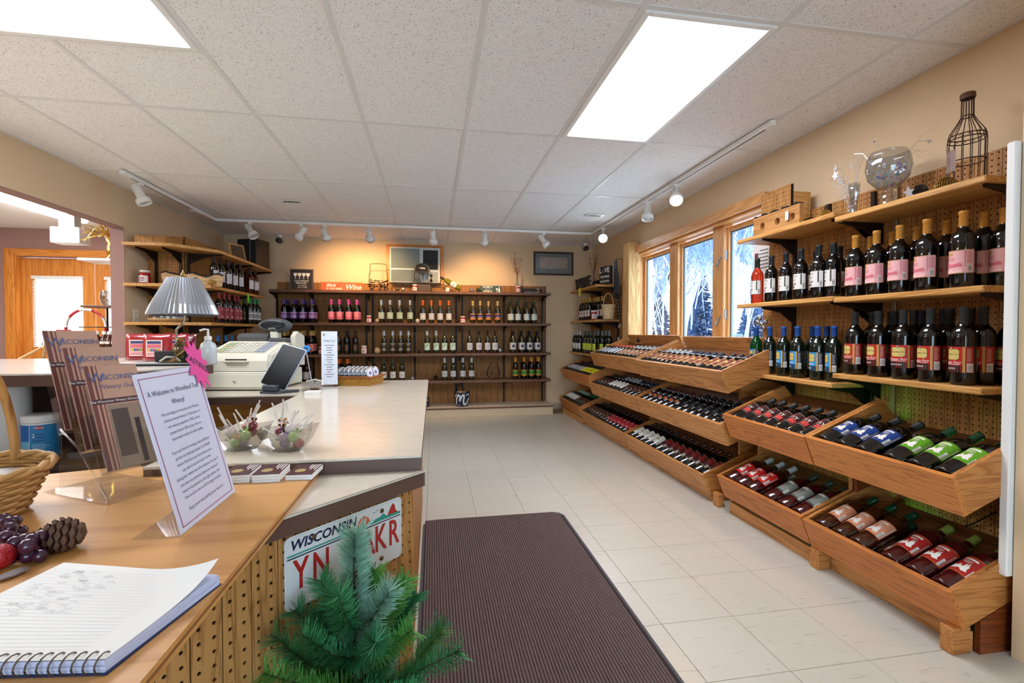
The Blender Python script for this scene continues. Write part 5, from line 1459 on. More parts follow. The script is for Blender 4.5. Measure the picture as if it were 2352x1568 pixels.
# things on the top shelf
bxp = thing('pegboard_box', 'long low pegboard box lying on the clipped corner top shelf', 'box', (-2.3, 4.8, LZ[0]))
p0 = at(385, 570, Z=LZ[0])
part('lid_board', M().bbox(-2.62, -2.36, CY - .30, CY - .03, LZ[0] + .001, LZ[0] + .075, .004), PEG, bxp, True)
spk = thing('loudspeaker', 'black loudspeaker on the corner shelf under the ceiling', 'speaker', (-2.18, 6.20, LZ[0]), math.radians(-20))
part('cabinet', M().bbox(-.13, .13, -.12, .12, 0, .34, .008), mat('speaker_black', '121315', .4), spk)
part('grille', M().bbox(-.12, .12, -.128, -.1205, .015, .325, .003), mat('speaker_cloth', '1d1f22', .8), spk)
part('trim_strip', M().bbox(.05, .058, -.131, -.1285, .015, .325, .001), mat('steel_strip', '8c96a6', .3, metal=.8), spk)
sg = thing('leaning_plaque', 'small framed plaque leaning beside the loudspeaker', 'plaque', (-2.13, 5.62, LZ[0]), math.radians(62))
part('frame', M().bbox(-.10, .10, -.008, .008, 0, .20, .003), wood('light_pine_z', 'cfa05e', 'a87435', 'z', 1, .5), sg)
part('print', M().box(-.08, .08, -.0095, -.0085, .02, .18), mat('brown_print', '5b4636', .6, var=.5, vscale=20), sg)
sg.rotation_euler = (-.25, 0, math.radians(62))
# second shelf: jelly jar, driftwood sign
jar(xat(335, 4.72), 4.72, LZ[1], 'red jelly jar at the end of the corner shelf beside the opening', s=1.35)
dw = thing('live_edge_plaque', 'live-edge wooden plaque with dark bark on the corner shelf', 'plaque', (-2.20, 4.76, LZ[1]), math.radians(20))
rnd = random.Random(12); top = []
n = 14
for i in range(n + 1): top.append((.24 - .48 * i / n, .10 + .012 * math.sin(i * 1.1) + rnd.uniform(-.006, .006)))
part('board', M().prism([(-.22, 0), (.23, 0)] + top, -.012, .012, 'y'), wood('blond_wood_x', 'd6b07c', 'a87b46', 'x', 1.0, .5), dw)
bk = M()
for (a, b_) in zip(top[:-1], top[1:]): bk.add([(a[0], -.0135, a[1] - .004), (b_[0], -.0135, b_[1] - .004), (b_[0], -.013, b_[1] + .012), (a[0], -.013, a[1] + .012), (a[0], .013, a[1] + .012), (b_[0], .013, b_[1] + .012)], [(0, 1, 2, 3), (3, 2, 5, 4)]); 
part('bark_edge', bk, mat('dark_bark', '2e221c', .9, bump=.8, bscale=80), dw)
kn = M()
for kx in (-.05, .02): kn.lathe([(0, -.0128), (.028, -.0126), (.028, -.012)], 14, (kx, 0, .05), axis='y'); 
part('knot', kn, mat('knot_brown', '7a5430', .7), dw)
# third shelf: tray and glass dome; outlet
tr = thing('wooden_tray', 'shallow woven tray at the end of the third corner shelf', 'tray', (-2.38, 4.70, LZ[2]))
part('tray', M().lathe([(0, 0), (.10, 0), (.12, .02), (.125, .035), (.119, .035), (.112, .018), (0, .006)], 20, sx=1.3), mat('tray_wicker', 'b18d5c', .7, bump=.6, bscale=90), tr)
cl = M(); rnd = random.Random(2)
for i in range(14):
    a = rnd.uniform(0, 6.28); cl.ball((rnd.uniform(-.1, .1), rnd.uniform(-.07, .07), .03 + rnd.uniform(0, .02)), .022, 7, 5)
part('glass_filler', cl, mat('grey_glass_bits', '9aa0a6', .15, metal=.3), tr)
ot = thing('wall_outlet', 'ivory outlet plate on the wall beside the opening', 'outlet', (XL, at(312, 725, X=XL + .004).y, at(312, 725, X=XL + .004).z))
part('plate', M().bbox(0.0005, .006, -.038, .038, -.058, .058, .002), OFFW, ot)
for dz in (-.024, .024): part('socket', M().bbox(.006, .0075, -.016, .016, dz - .014, dz + .014, .001), mat('ivory_socket', 'cfc7b4', .4), ot)

# ================================================================ side room: corner shelf, decor seen through the opening
def p_at(px, py, Y): return at(px, py, Y=Y)
YS = 4.95
ss = thing('corner_display_shelf', 'tiered display shelf behind the wall of the opening', 'shelf', (-3.15, YS + .2, 0))
za, zb, zc_ = p_at(215, 595, YS).z, p_at(215, 703, YS).z, p_at(215, 800, YS).z
xl = p_at(176, 597, YS).x
part('top_board', M().bbox(xl, XL - .115, YS, YS + .28, za - .012, za + .012, .003), WHITE, ss, True)
part('middle_board', M().bbox(xl + .02, XL - .115, YS, YS + .28, zb - .010, zb + .010, .003), BROWNX, ss, True)
part('low_board', M().bbox(xl + .16, XL - .115, YS - .04, YS + .36, zc_ - .012, zc_ + .012, .003), OAK_X, ss, True)
part('post', M().tube([(xl + .16, YS + .14, 0), (xl + .16, YS + .14, zb)], .008, 8), STEEL_D, ss, True)
part('wire_rack', M().bbox(xl - .01, XL - .115, YS + .02, YS + .06, p_at(215, 750, YS).z - .008, p_at(215, 750, YS).z, .002), STEEL_D, ss, True)
vx = p_at(240, 590, YS).x
gv = thing('gold_vase', 'gold vase with curled gold twigs on the white shelf', 'vase', (vx, YS + .10, za + .012))
GOLD = mat('polished_gold', 'c9a24a', .2, metal=.9)
part('vase', M().lathe([(0, 0), (.05, 0), (.052, .006), (.03, .025), (.034, .05), (.042, .085), (.036, .12), (.03, .15), (.05, .22), (.046, .22), (.026, .15), (0, .05)], 18), GOLD, gv)
tw = M(); rnd = random.Random(21)
for i in range(34):
    a = rnd.uniform(0, 2 * PI); s = rnd.uniform(.05, .16); h = rnd.uniform(.26, .36)
    left = i < 12
    if left: p = [(0, 0, .18), (-.05, 0, .24 + rnd.uniform(-.02, .04)), (-.12, rnd.uniform(-.03, .03), .25 + rnd.uniform(-.06, .07)), (-.2 - rnd.uniform(0, .05), rnd.uniform(-.05, .05), .26 + rnd.uniform(-.10, .08))]
    else: p = [(0, 0, .18), (s * .3 * math.cos(a), s * .3 * math.sin(a), .24), (s * .7 * math.cos(a), s * .7 * math.sin(a), .24 + (h - .24) * .6), (s * math.cos(a) * .8, s * math.sin(a) * .8, h)]
    tw.tube(p, .0028, 4)
    if not left: tw.ball(p[-1], .012, 6, 4)
part('gold_twigs', tw, GOLD, gv)
gl = thing('stemless_glass', 'clear stemless wine glass on the brown middle shelf', 'glass', (p_at(228, 695, YS).x, YS + .12, zb + .010))
part('bowl', M().lathe([(0, .002), (.03, 0), (.055, .03), (.065, .07), (.062, .11), (.052, .145), (.050, .145), (.060, .11), (.062, .07), (.052, .032), (.028, .005), (0, .006)], 22), thin_glass('clear_glassware', 'e9ecef', .2), gl)
SYRUP = mat('amber_syrup', '3a1408', .08, spec=.6, coat=.4)
for i, px in enumerate((218, 233, 247, 256)):
    jx = p_at(px, 790, YS - .01).x
    t = thing('syrup_jug', 'dark maple syrup jug with white cap on the low shelf', 'jug', (jx, YS + .02 + .012 * (i % 2), zc_ + .012), 0, 'syrup jugs on the low shelf')
    part('jug', M().lathe([(0, 0), (.032, 0), (.038, .01), (.040, .05), (.034, .085), (.018, .105), (.014, .118), (0, .118)], 16), SYRUP, t)
    part('cap', M().lathe([(.017, .119), (.017, .145), (.012, .15), (0, .15)], 14), WHITE, t)
    part('handle', M().tube([(.03, 0, .085), (.046, 0, .092), (.044, 0, .075), (.037, 0, .06)], .004, 6), SYRUP, t)
    LL = LB(.0402, .03, .055, .5, 'd9d0c4'); part('label', LL.m, LABELP, t)
# wreath ring of red and white, red word card, baskets of red fabric
cxw, czw = p_at(197, 757, YS + .3).x, p_at(197, 757, YS + .3).z
wr_ = thing('ribbon_wreath', 'wire ring wreath wound with red and white ribbon behind the shelf', 'wreath', (cxw, YS + .305, zc_ + .013))
n = 30; R = .175
part('ring', M().tube([(R * math.cos(2 * PI * i / n), 0, .188 + R * math.sin(2 * PI * i / n)) for i in range(n)], .007, 6, closed=True), mat('grey_wire', '6f6f78', .4, metal=.6), wr_)
for k in range(10):
    a0 = 2 * PI * k / 10; a1 = a0 + 2 * PI / 10
    arc = [(R * math.cos(a0 + (a1 - a0) * q / 4), 0, .188 + R * math.sin(a0 + (a1 - a0) * q / 4)) for q in range(5)]
    part('ribbon', M().tube(arc, .013, 7), mat('red_ribbon', 'b0282c', .6) if k % 2 else mat('white_ribbon', 'dcd6d2', .6), wr_)
cd = thing('word_card', 'small red card printed with white words beside the wreath', 'card', (p_at(150, 780, YS).x, YS - .02, p_at(150, 762, YS).z - .13))
part('card', M().bbox(-.062, .062, 0, .004, 0, .15, .001), mat('red_card', 'a02832', .6), cd)
writing(cd, [('do', .0, .115, .045, dict(bold=.01)), ('2', .01, .065, .05, dict(bold=.01)), ('IMPORTANT', -.0, .025, .018, {})], INK_W)
fb = thing('fabric_bundle', 'folded red patterned fabric piled on the rack', 'fabric', (p_at(195, 775, YS + .1).x, YS + .17, p_at(195, 790, YS).z - .11))
for k in range(4): part('fold', M().bbox(-.14, .14, -.07, .07, .002 + k * .042, .04 + k * .042, .014), mat('red_fabric', '8d1f2c', .8, var=.5, vscale=40), fb)
eb = thing('emergency_light', 'white box light hanging below the ceiling of the side room', 'light', (p_at(156, 540, 5.6).x, 5.6, ZC - .26))
q0, q1 = p_at(122, 522, 5.6), p_at(190, 560, 5.6)
part('box', M().bbox(q0.x, q1.x, 5.55, 5.72, q1.z, q0.z, .006), WHITE, eb, True)
part('mount', M().bbox(q0.x + .06, q1.x - .06, 5.58, 5.68, q0.z, ZC, .003), mat('taupe_mount', '8c867c', .6), eb, True)  # mount in one even grey-brown
ch = thing('wooden_hanger', 'wooden coat hanger leaning below the door blind', 'hanger', (p_at(75, 810, 5.2).x, 5.2, p_at(75, 825, 5.2).z))
part('bar', M().tube([(-.12, 0, 0), (.0, 0, .07), (.08, 0, .12), (.16, 0, .09)], .012, 7), wood('hanger_wood', 'd9b184', 'b98a58', 'x', 1, .4), ch)
part('hook', M().tube([(.08, 0, .12), (.08, 0, .16), (.10, 0, .18), (.12, 0, .165)], .003, 6), STEEL_D, ch)
sup = thing('easel_stand', 'small wooden easel standing behind the brochure rack', 'easel', (p_at(110, 850, 4.9).x, 4.9, 0))
zt_ = p_at(95, 785, 4.9).z
for dx in (-.12, .12): part('leg', M().tube([(dx * 1.6, 0, 0), (dx * .2, .02, zt_)], .012, 6), MATS['hanger_wood'], sup)
part('leg', M().tube([(0, .3, 0), (0, .03, zt_)], .012, 6), MATS['hanger_wood'], sup)
part('ledge', M().bbox(-.2, .2, -.03, .02, .7, .72, .003), MATS['hanger_wood'], sup)
# ================================================================ counter
LAM = speckle('beige_laminate', 'd2c6b2', 'b3a58c', 'dcd2c0', 22, 0.16, stretch=(1.0, 3.0, 1), amount=.3, bump=0.0, spec=.5, thr=.50, soft=.25)
LAM2 = speckle('white_bar_laminate', 'd4cabb', 'bfb29c', 'ded6ca', 22, 0.14, stretch=(1, 3, 1), amount=.4, bump=0.0, spec=.5, thr=.54, soft=.2)
ZCT = .808
ctr = thing('sales_counter', 'L-shaped sales counter with beige laminate top and brown edge', 'counter', (-.36, 2.2, 0))
cx0, cx1, cy0, cy1 = -.692, -.032, 1.245, 3.22
part('worktop', M().prism([(cx0, cy0), (cx1, cy0), (cx1, cy1), (-1.42, cy1), (-1.42, 2.55), (cx0, 2.55)], ZCT - .006, ZCT), LAM, ctr, True)
part('edge_band', M().prism([(cx0 + .001, cy0 + .001), (cx1 - .001, cy0 + .001), (cx1 - .001, cy1 - .001), (-1.419, cy1 - .001), (-1.419, 2.551), (cx0 + .001, 2.551)], ZCT - .042, ZCT - .0062), BROWN, ctr, True)
k = -1.293                                     # diagonal front plane: x - y = k
part('cabinet_body', M().prism([(-.085, -.085 - k + .03), (-.085, 3.12), (-.64, 3.12), (-.64, -.64 - k + .03)], .0, .724), mat('cabinet_brown_ply', '8a5a2e', .5), ctr, True)
part('side_panel', M().bbox(-.084, -.072, 1.30, 3.12, 0.0, .764, .002), PEGB, ctr, True)
part('register_cabinet', M().box(-1.40, -.70, 2.60, 3.16, 0, .764), wood('honey_cabinet_x', 'c07f35', '9a5d20', 'x', .8, .4), ctr, True)
# diagonal pegboard end with lower laminate ledge
dg = thing('counter_end', 'diagonal pegboard counter end with a low laminate ledge and brown edge', 'counter end', (-.5, .9, 0))
peg_planks(dg, (-1.0, -1.0 - k), (-.052, -.052 - k), 0, .728, PEG)
zl = .768; ko = k + .024
led = [(-.022, -.022 - ko), (-.022, 1.2445), (-1.0, 1.2445), (-1.0, -1.0 - ko)]
part('ledge_top', M().prism(led[::-1] if False else [led[0], led[1], led[2], led[3]], zl - .006, zl), LAM, dg, True)
part('ledge_edge', M().prism([(-.0225, -.0225 - ko + .0006), (-.0225, 1.2440), (-.9995, 1.2440), (-.9995, -.9995 - ko + .0006)], zl - .042, zl - .0062), BROWN, dg, True)
# licence plate on the pegboard
e45 = Vector((1, 1, 0)).normalized(); n45 = Vector((1, -1, 0)).normalized()
pc = Vector((-.192, 1.098, .6415)) + n45 * .0035
lp = thing('licence_plate', 'white vanity licence plate with red letters screwed to the pegboard', 'licence plate', pc, PI / 4)
def rrect(w, h, r, n=5):
    pts = []
    for (cx_, cz_, a0) in ((w / 2 - r, h / 2 - r, 0), (-w / 2 + r, h / 2 - r, PI / 2), (-w / 2 + r, -h / 2 + r, PI), (w / 2 - r, -h / 2 + r, 1.5 * PI)):
        for i in range(n + 1): pts.append((cx_ + r * math.cos(a0 + PI / 2 * i / n), cz_ + r * math.sin(a0 + PI / 2 * i / n)))
    return pts
WP = mat('white_plate_enamel', 'd9d8d6', .35); NAVY = mat('navy_print', '1a2148', .4); TEAL = mat('teal_print', '1f8f7f', .4); REDP = mat('red_embossed_paint', 'b0241f', .35)
part('plate', M().prism(rrect(.305, .153, .014), 0, .0012, 'y').move(0, -.0012, 0), WP, lp)
rim = M(); rp = rrect(.296, .144, .011); rim.tube([(p[0], -.0016, p[1]) for p in rp], .0008, 5, closed=True); part('raised_rim', rim, WP, lp)
def pw(t, x, z, size, m, nm, **kw):
    mb = M(); text_on(mb, t, size, frame_mx((x, -.0016, z), (1, 0, 0), (0, 0, 1)), **kw); return part(nm, mb, m, lp)
pw('WISCONSIN', -.062, .055, .0285, NAVY, 'state_name', bold=.030, shear=.2)
pw("America's Dairyland", .0, -.0655, .0175, NAVY, 'motto', bold=.006, shear=.12)
for i, (c_, x) in enumerate(zip('YN MAKR', (-.118, -.072, 0, .010, .050, .0855, .126))):
    if c_ == ' ': continue
    mb = M(); text_on(mb, c_, .088, frame_mx((x, -.0016, -.010), (1, 0, 0), (0, 0, 1)), narrow=.62, depth=.012, bold=.012); part('embossed_letter', mb, REDP, lp)
st2 = M(); st2.box(-.149, .149, -.0018, -.0013, .0345, .0375); part('teal_stripe', st2, TEAL, lp)
st3 = M(); st3.box(-.149, .149, -.0018, -.0013, .0290, .0315); part('navy_stripe', st3, NAVY, lp)
sun = M().prism([(.038 + .017 * math.cos(PI * i / 12), .0378 + .023 * math.sin(PI * i / 12)) for i in range(13)], -.0022, -.0014, 'y'); part('sun_print', sun, mat('orange_sun', 'd8491f', .4), lp)
part('sail_print', M().prism([(.037, .039), (.043, .039), (.041, .056)], -.0026, -.0023, 'y'), WP, lp)
part('barn_print', M().prism([(.108, .041), (.139, .041), (.132, .048), (.130, .060), (.124, .066), (.117, .058)], -.0022, -.0014, 'y'), REDP, lp)
part('field_print', M().prism([(.062, .0375), (.149, .0375), (.149, .0405), (.105, .041), (.095, .050), (.085, .044), (.07, .043)], -.0020, -.0014, 'y'), TEAL, lp)
bird = M()
for bx_, bz_ in ((.068, .059), (.078, .062)): bird.tube([(bx_ - .004, -.0018, bz_ + .002), (bx_, -.0018, bz_), (bx_ + .004, -.0018, bz_ + .002)], .0006, 4)
part('bird_print', bird, NAVY, lp)
for (x, z_) in ((-.0885, .0585), (.0905, .0575), (.0885, -.0585)):
    part('screw', M().lathe([(.0058, -.0014), (.005, -.0035), (0, -.004)], 12, (x, 0, z_), axis='y'), mat('rusty_screw', '6b5638', .5, metal=.7), lp)
# plywood top
PLY = wood('birch_plywood_top', 'd29a58', 'bb7f3f', 'x', .55, .33, grain=.5, spec=.45)
PLYE = mat('plywood_edge', '8a5c34', .6)
zp = .786
ply = thing('plywood_top', 'honey-coloured plywood board lying over the counter end', 'table top', (-.7, .8, zp - .018))
pp = [(-1.45, .10), (-.289, .10), (-.289, 1.243), (-.694, 1.243), (-.70, 1.335), (-.80, 1.345), (-.95, 1.30), (-1.10, 1.22), (-1.45, 1.05)]
part('veneer', M().prism(pp, zp - .0015, zp), PLY, ply, True)
for i in range(3):
    z0_ = zp - .0175 + i * .0054
    ins = .0008 * (i % 2)
    q = [(x - (ins if x > -.3 else 0), y) for x, y in pp]
    part('ply_layer', M().prism(q, z0_, z0_ + .0051), PLYE if i % 2 else PLY, ply, True)
# supports hidden below
part('support_panel', M().box(-1.43, -1.02, .15, 1.0, 0, zp - .018), MATS['cabinet_brown_ply'], ply, True)
# ================================================================ bar counter further left
ZB = .99
bar = thing('bar_counter', 'raised bar counter with pale top, brown edge and open shelf', 'counter', (-1.8, 2.4, 0))
bx0, bx1, by0, by1 = -3.1, -1.0, 1.86, 2.90
part('bar_top', M().prism([(bx0, by0), (-1.2, by0), (bx1, 2.05), (bx1, 2.34), (-1.2, 2.62), (-1.36, by1), (bx0, by1)], ZB - .006, ZB), LAM2, bar, True)
part('edge_band', M().prism([(bx0 + .001, by0 + .001), (-1.2005, by0 + .001), (bx1 - .001, 2.051), (bx1 - .001, 2.3395), (-1.201, 2.6195), (-1.361, by1 - .001), (bx0 + .001, by1 - .001)], ZB - .045, ZB - .0062), BROWN, bar, True)
part('shelf', M().box(bx0 + .05, -1.21, 1.90, 2.48, .640, .658), mat('dark_bar_shelf', '33241c', .6), bar, True)
part('back_panel', M().box(bx0 + .05, -1.21, 2.481, 2.50, 0, ZB - .046), mat('dark_bar_back', '2b1a14', .7), bar, True)
part('end_panel', M().box(-1.209, -1.19, 1.95, 2.50, 0, ZB - .046), MATS['dark_bar_back'], bar, True)
part('lower_front', M().box(bx0 + .05, -1.21, 1.95, 1.97, 0, .639), MATS['dark_bar_back'], bar, True)
# paper towel roll and wipes on the open shelf
zs = .6585
pt = thing('paper_towel_roll', 'white paper towel roll on the open shelf of the bar', 'paper towel', (at(22, 1060, Y=2.02).x, 2.02, zs))
part('roll', M().lathe([(.02, 0), (.064, 0), (.065, .002), (.065, .276), (.064, .278), (.02, .278), (.02, 0)], 28), mat('tissue_white', 'd9d3cc', .9), pt)
part('core', M().lathe([(.0195, .001), (.0195, .279), (.0175, .279), (.0175, .001)], 20), mat('cardboard', '9a7a58', .8), pt)
wp = thing('wipes_canister', 'round canister of cleaning wipes with blue and yellow label', 'canister', (at(98, 1062, Y=1.99).x, 1.99, zs))
part('canister', M().lathe([(0, 0), (.052, 0), (.054, .003), (.054, .142), (.052, .145), (0, .145)], 28), WHITE, wp)
part('lid', M().lathe([(.0545, .1455), (.056, .147), (.056, .168), (.053, .172), (.02, .172), (0, .170)], 28), WHITE, wp)
L = LB(.0543, .006, .138, 1.75, '2f80b5'); L.rect(-1, -.02, .55, 1, '0f5aa8').rect(-1, -.02, .35, .55, '6fb0d2').rect(-1, -.02, .14, .35, 'e2c98a').rect(-1, -.02, 0, .14, 'e0a818').rect(-.015, .0, 0, 1, 'e6e2dc')
L.poly([(.12, .93), (.2, .97), (.34, .97), (.42, .93), (.34, .88), (.2, .88)], 'b02a30').text('Clorox', .27, .925, .009, 'f0ece8', bold=.01).lines(.08, .5, .55, .8, 3, '1d5a8a').lines(.08, .55, .1, .5, 8, '9ac4dc', .4).text('2', .12, .7, .02, 'e8eef4')
L.disc(-.98, .62, .12, 'b02a30')
part('label', L.m, LABELP, wp)
# ---------------------------------------------------------------- lamp
lx, ly = -1.135, 2.30
lm = thing('table_lamp', 'table lamp with pleated silver shade and curved brass pole on the bar', 'lamp', (lx, ly, ZB))
BRASS = mat('aged_brass', '9b7d48', .3, metal=.85)
part('base', M().lathe([(0, 0), (.07, 0), (.072, .006), (.05, .014), (.016, .02), (.012, .03), (0, .03)], 24), BRASS, lm)
part('pole', M().tube([(0, 0, .02), (.0, 0, .12), (.002, 0, .155), (.022, 0, .175), (.034, 0, .195), (.036, 0, .215), (.032, 0, .25), (.032, 0, .39)], .0052, 8), mat('brass_to_steel', 'a39a88', .25, metal=.9), lm)
ns = 96; shv = []; shf = []
prof_s = [(.060, .385), (.075, .355), (.097, .31), (.118, .265), (.133, .225), (.1345, .220)]
for (r_, z_) in prof_s:
    for i in range(ns):
        a = 2 * PI * i / ns; rr = r_ * (1 + (.030 if i % 2 else -.012) * (1 if z_ > .222 else .3)); shv.append((.032 + rr * math.cos(a), rr * math.sin(a), z_))
for j in range(len(prof_s) - 1):
    for i in range(ns):
        i2 = (i + 1) % ns; shf.append((j * ns + i, j * ns + i2, (j + 1) * ns + i2, (j + 1) * ns + i)[::-1])
part('shade', M().add(shv, shf, False), mat('silver_pleat', 'a9adb4', .24, metal=.85), lm)
part('shade_trim', M().tube([(.032 + .135 * math.cos(2 * PI * i / 40), .135 * math.sin(2 * PI * i / 40), .220) for i in range(40)], .003, 6, closed=True), mat('dark_trim', '3b3b40', .4), lm)
part('harp', M().tube([(.032, 0, .33), (.07, 0, .35), (.032, 0, .39)], .002, 5), BRASS, lm)
part('finial', M().lathe([(.004, .382), (.010, .39), (.010, .402), (.004, .412), (.003, .42), (0, .422)], 12, (.032, 0, 0)), BRASS, lm)
fg = M(); rnd = random.Random(4)
for i in range(30): fg.ball((.022 + rnd.uniform(-.012, .012), -.02 + rnd.uniform(-.012, .012), .03 + rnd.uniform(0, .07)), .009, 6, 4)
part('moss_figure', fg, mat('mossy_brown', '6b5a38', .8), lm)
part('duck_tap', M().tube([(.015, -.02, .10), (.025, -.03, .115), (.045, -.03, .112), (.05, -.03, .10)], .006, 6), BRASS, lm)
# red pouches
RPOUCH = mat('red_foil_pouch', '8c1018', .25, spec=.7, coat=.5)
def pouch(px, y, rz, label, dark=False):
    x = xat(px, y); t = thing('snack_pouch', label, 'pouch', (x, y, ZB + .0005), rz)
    w, h = .066, .132; v = []; f = []; nx, nz = 6, 7
    for s in (-1, 1):
        for j in range(nz + 1):
            q = j / nz; d = .026 * (1 - q) ** .7 + .0012
            for i in range(nx + 1):
                u = -1 + 2 * i / nx; v.append((u * w, s * d * (1 - .9 * abs(u) ** 3) + .008 * q * q, q * h + (.004 * (i % 2) if j == nz else 0)))
    o = (nx + 1) * (nz + 1)
    for j in range(nz):
        for i in range(nx):
            a = j * (nx + 1) + i; f.append((a, a + 1, a + nx + 2, a + nx + 1)); f.append((o + a, o + a + nx + 1, o + a + nx + 2, o + a + 1))
    for i in range(nx): f.append((i, o + i, o + i + 1, i + 1)); f.append((nz * (nx + 1) + i, nz * (nx + 1) + i + 1, o + nz * (nx + 1) + i + 1, o + nz * (nx + 1) + i))
    for j in range(nz):
        a = j * (nx + 1); f.append((a, a + nx + 1, o + a + nx + 1, o + a)); b_ = a + nx; f.append((b_, o + b_, o + b_ + nx + 1, b_ + nx + 1))
    part('pouch', M().add(v, f, True), mat('dark_red_pouch', '5a0c1e', .25, spec=.7, coat=.5) if dark else RPOUCH, t)
    lb = M(); y0 = -.0285
    def rc(x0, x1, z0, z1, c, e): lb.add([(x0, y0 + .10 * z0 * .16 + e, z0), (x1, y0 + .10 * z0 * .16 + e, z0), (x1, y0 + .10 * z1 * .16 + e, z1), (x0, y0 + .10 * z1 * .16 + e, z1)], [(0, 1, 2, 3)], False, c)
    rc(-.036, .036, .022, .104, 'e0d6c8', 0); rc(-.033, .033, .045, .101, 'b7a08c', -.0004); rc(-.03, .03, .086, .098, '3a3a6a', -.0008); rc(-.03, .03, .066, .082, 'c9606a', -.0008)
    for i, c in enumerate(('d89a1e', '3a5a9a', '8a2a6a', '4a8a3a', 'd8601e')): rc(-.026 + .011 * i, -.017 + .011 * i, .048, .060, c, -.0008)
    rc(-.033, .033, .026, .042, 'c98a8a', -.0004)
    part('label', lb, LABELP, t)
pouch(322, 2.66, .05, 'red foil snack pouch at the end of the row beside the wall opening')
pouch(361, 2.58, .0, 'red foil snack pouch standing a little forward of its row')
pouch(400, 2.66, -.1, 'red foil snack pouch behind the black paper holder')
pouch(428, 2.74, -.5, 'dark red shiny pouch behind the lamp pole', True)
# black tray with paper, sanitizer bottle, pen
ty = thing('paper_tray', 'black desk tray with loose paper in front of the pouches', 'tray', (xat(372, 2.25), 2.25, ZB))
part('base', M().bbox(-.13, .15, -.07, .07, 0, .012, .004), mat('black_vinyl', '17171a', .4), ty)
part('upright', M().bbox(-.06, .12, .05, .068, .012, .06, .004), mat('grey_felt', '3c3a3c', .8), ty)
part('paper_sheet', M().bbox(-.125, .0, -.068, -.02, .0122, .0135, .0005), PAPER, ty)
part('pen', M().tube([(.04, -.03, .016), (.10, .01, .075)], .0035, 6), BRASS, ty)
cable = M().tube([(.0, -.02, .016), (.02, -.01, .035), (.05, 0, .034), (.06, .02, .016)], .005, 6); part('cord', cable, mat('cream_cord', 'd0c8b4', .5), ty)
hs = thing('sanitizer_bottle', 'clear hand sanitizer bottle with white pump beside the register', 'bottle', (xat(478, 2.26), 2.26, ZB))
part('bottle', M().lathe([(0, 0), (.03, 0), (.033, .004), (.033, .075), (.028, .092), (.014, .102), (.013, .11), (0, .11)], 20), mat('frosted_gel', 'c9cfd2', .15, spec=.6), hs)
part('collar', M().lathe([(.0145, .1095), (.0145, .125), (.006, .127), (.005, .145), (0, .145)], 14), WHITE, hs)
part('pump', M().tube([(0, 0, .14), (0, 0, .155), (-.012, -.005, .157), (-.03, -.01, .150)], .0048, 7), WHITE, hs)
# ================================================================ cash register
rg = thing('cash_register', 'cream electronic cash register with cash drawer and pole display', 'cash register', (-1.05, 2.98, ZCT), math.radians(-9))
CREAM = mat('cream_abs', 'ded9c4', .4); CREAM2 = mat('cream_drawer', 'd3ceba', .4); GREYD = mat('dark_grey_abs', '4c4c4d', .45)
part('drawer_unit', M().bbox(-.195, .195, -.20, .20, .006, .105, .006), CREAM2, rg)
part('feet', M().box(-.19, .19, -.19, .19, 0, .006), BLACK, rg)
dr = part('drawer', M().bbox(-.18, .18, -.2045, -.2005, .02, .092, .002), CREAM, rg)
part('lock', M().lathe([(.008, -.2050), (.007, -.2085), (0, -.2085)], 12, (0, 0, .052), axis='y'), mat('chrome', 'cfcfcf', .15, metal=1), dr)
# body profile in (y,z): front low, keyboard slope, back high
body = [(-.19, .108), (-.19, .165), (-.175, .205), (.03, .268), (.045, .27), (.15, .27), (.16, .26), (.16, .108)]
bm_ = M(); n = len(body); v = []
for x, sc_ in ((-.185, 0), (-.17, 0), (.17, 0), (.185, 0)):
    ins = .012 if abs(x) > .18 else 0
    for (yy, zz) in body: v.append((x, yy + (ins if yy < 0 else -ins), zz - (ins if zz > .12 else 0)))
f = []
for a in range(3):
    for i in range(n): f.append((a * n + i, a * n + (i + 1) % n, (a + 1) * n + (i + 1) % n, (a + 1) * n + i)[::-1])
f.append(tuple(range(n))[::-1] if False else tuple(range(n))); f.append(tuple(range(3 * n, 4 * n))[::-1])
part('body', bm_.add(v, f, False), CREAM, rg)
kb = part('keyboard_mask', M().add([(-.15, -.168, .2085), (.15, -.168, .2085), (.15, .02, .2660), (-.15, .02, .2660)], [(0, 1, 2, 3)]), mat('keyboard_beige', 'c9c4ae', .5), rg)
rnd = random.Random(6)
sl = (.2660 - .2085) / .188
for r_ in range(6):
    for c_ in range(10):
        x = -.142 + c_ * .0285; y = -.16 + r_ * .029; z_ = .2085 + (y + .168) * sl
        if c_ >= 8: c = '9aa0b4'
        elif c_ < 2: c = ('b8a878', '9ab08a', 'a8b894')[r_ % 3]
        else: c = 'd2d0c4' if 2 < c_ < 8 else 'c4c2b4'
        part('key', M().bbox(x, x + .0235, y, y + .023, z_ + .001, z_ + .0085, .002), mat('key_' + c, c, .5), kb)
part('receipt_slot', M().bbox(-.06, .06, -.1925, -.1895, .170, .176, .001), BLACK, rg)
part('slot_lip', M().prism([(-.075, -.190), (-.05, -.206), (.05, -.206), (.075, -.190)], .160, .166), CREAM, rg)
part('key_switch', M().lathe([(.014, .205), (.013, .228), (.004, .230), (0, .24)], 12, (-.155, -.12, 0)), GREYD, rg)
part('printer_cover', M().prism([(.05, .27), (.045, .295), (.07, .315), (.13, .32), (.16, .30), (.16, .27)], -.13, .05, 'x'), GREYD, rg)
part('rear_cover', M().bbox(.07, .185, .02, .16, .262, .29, .008), GREYD, rg)
part('side_wing', M().prism([(.06, .12), (.06, .30), (.10, .33), (.19, .30), (.19, .12)], .187, .215, 'x'), CREAM2, rg)
part('display_pole', M().bbox(.055, .105, .07, .12, .285, .335, .006), CREAM2, rg)
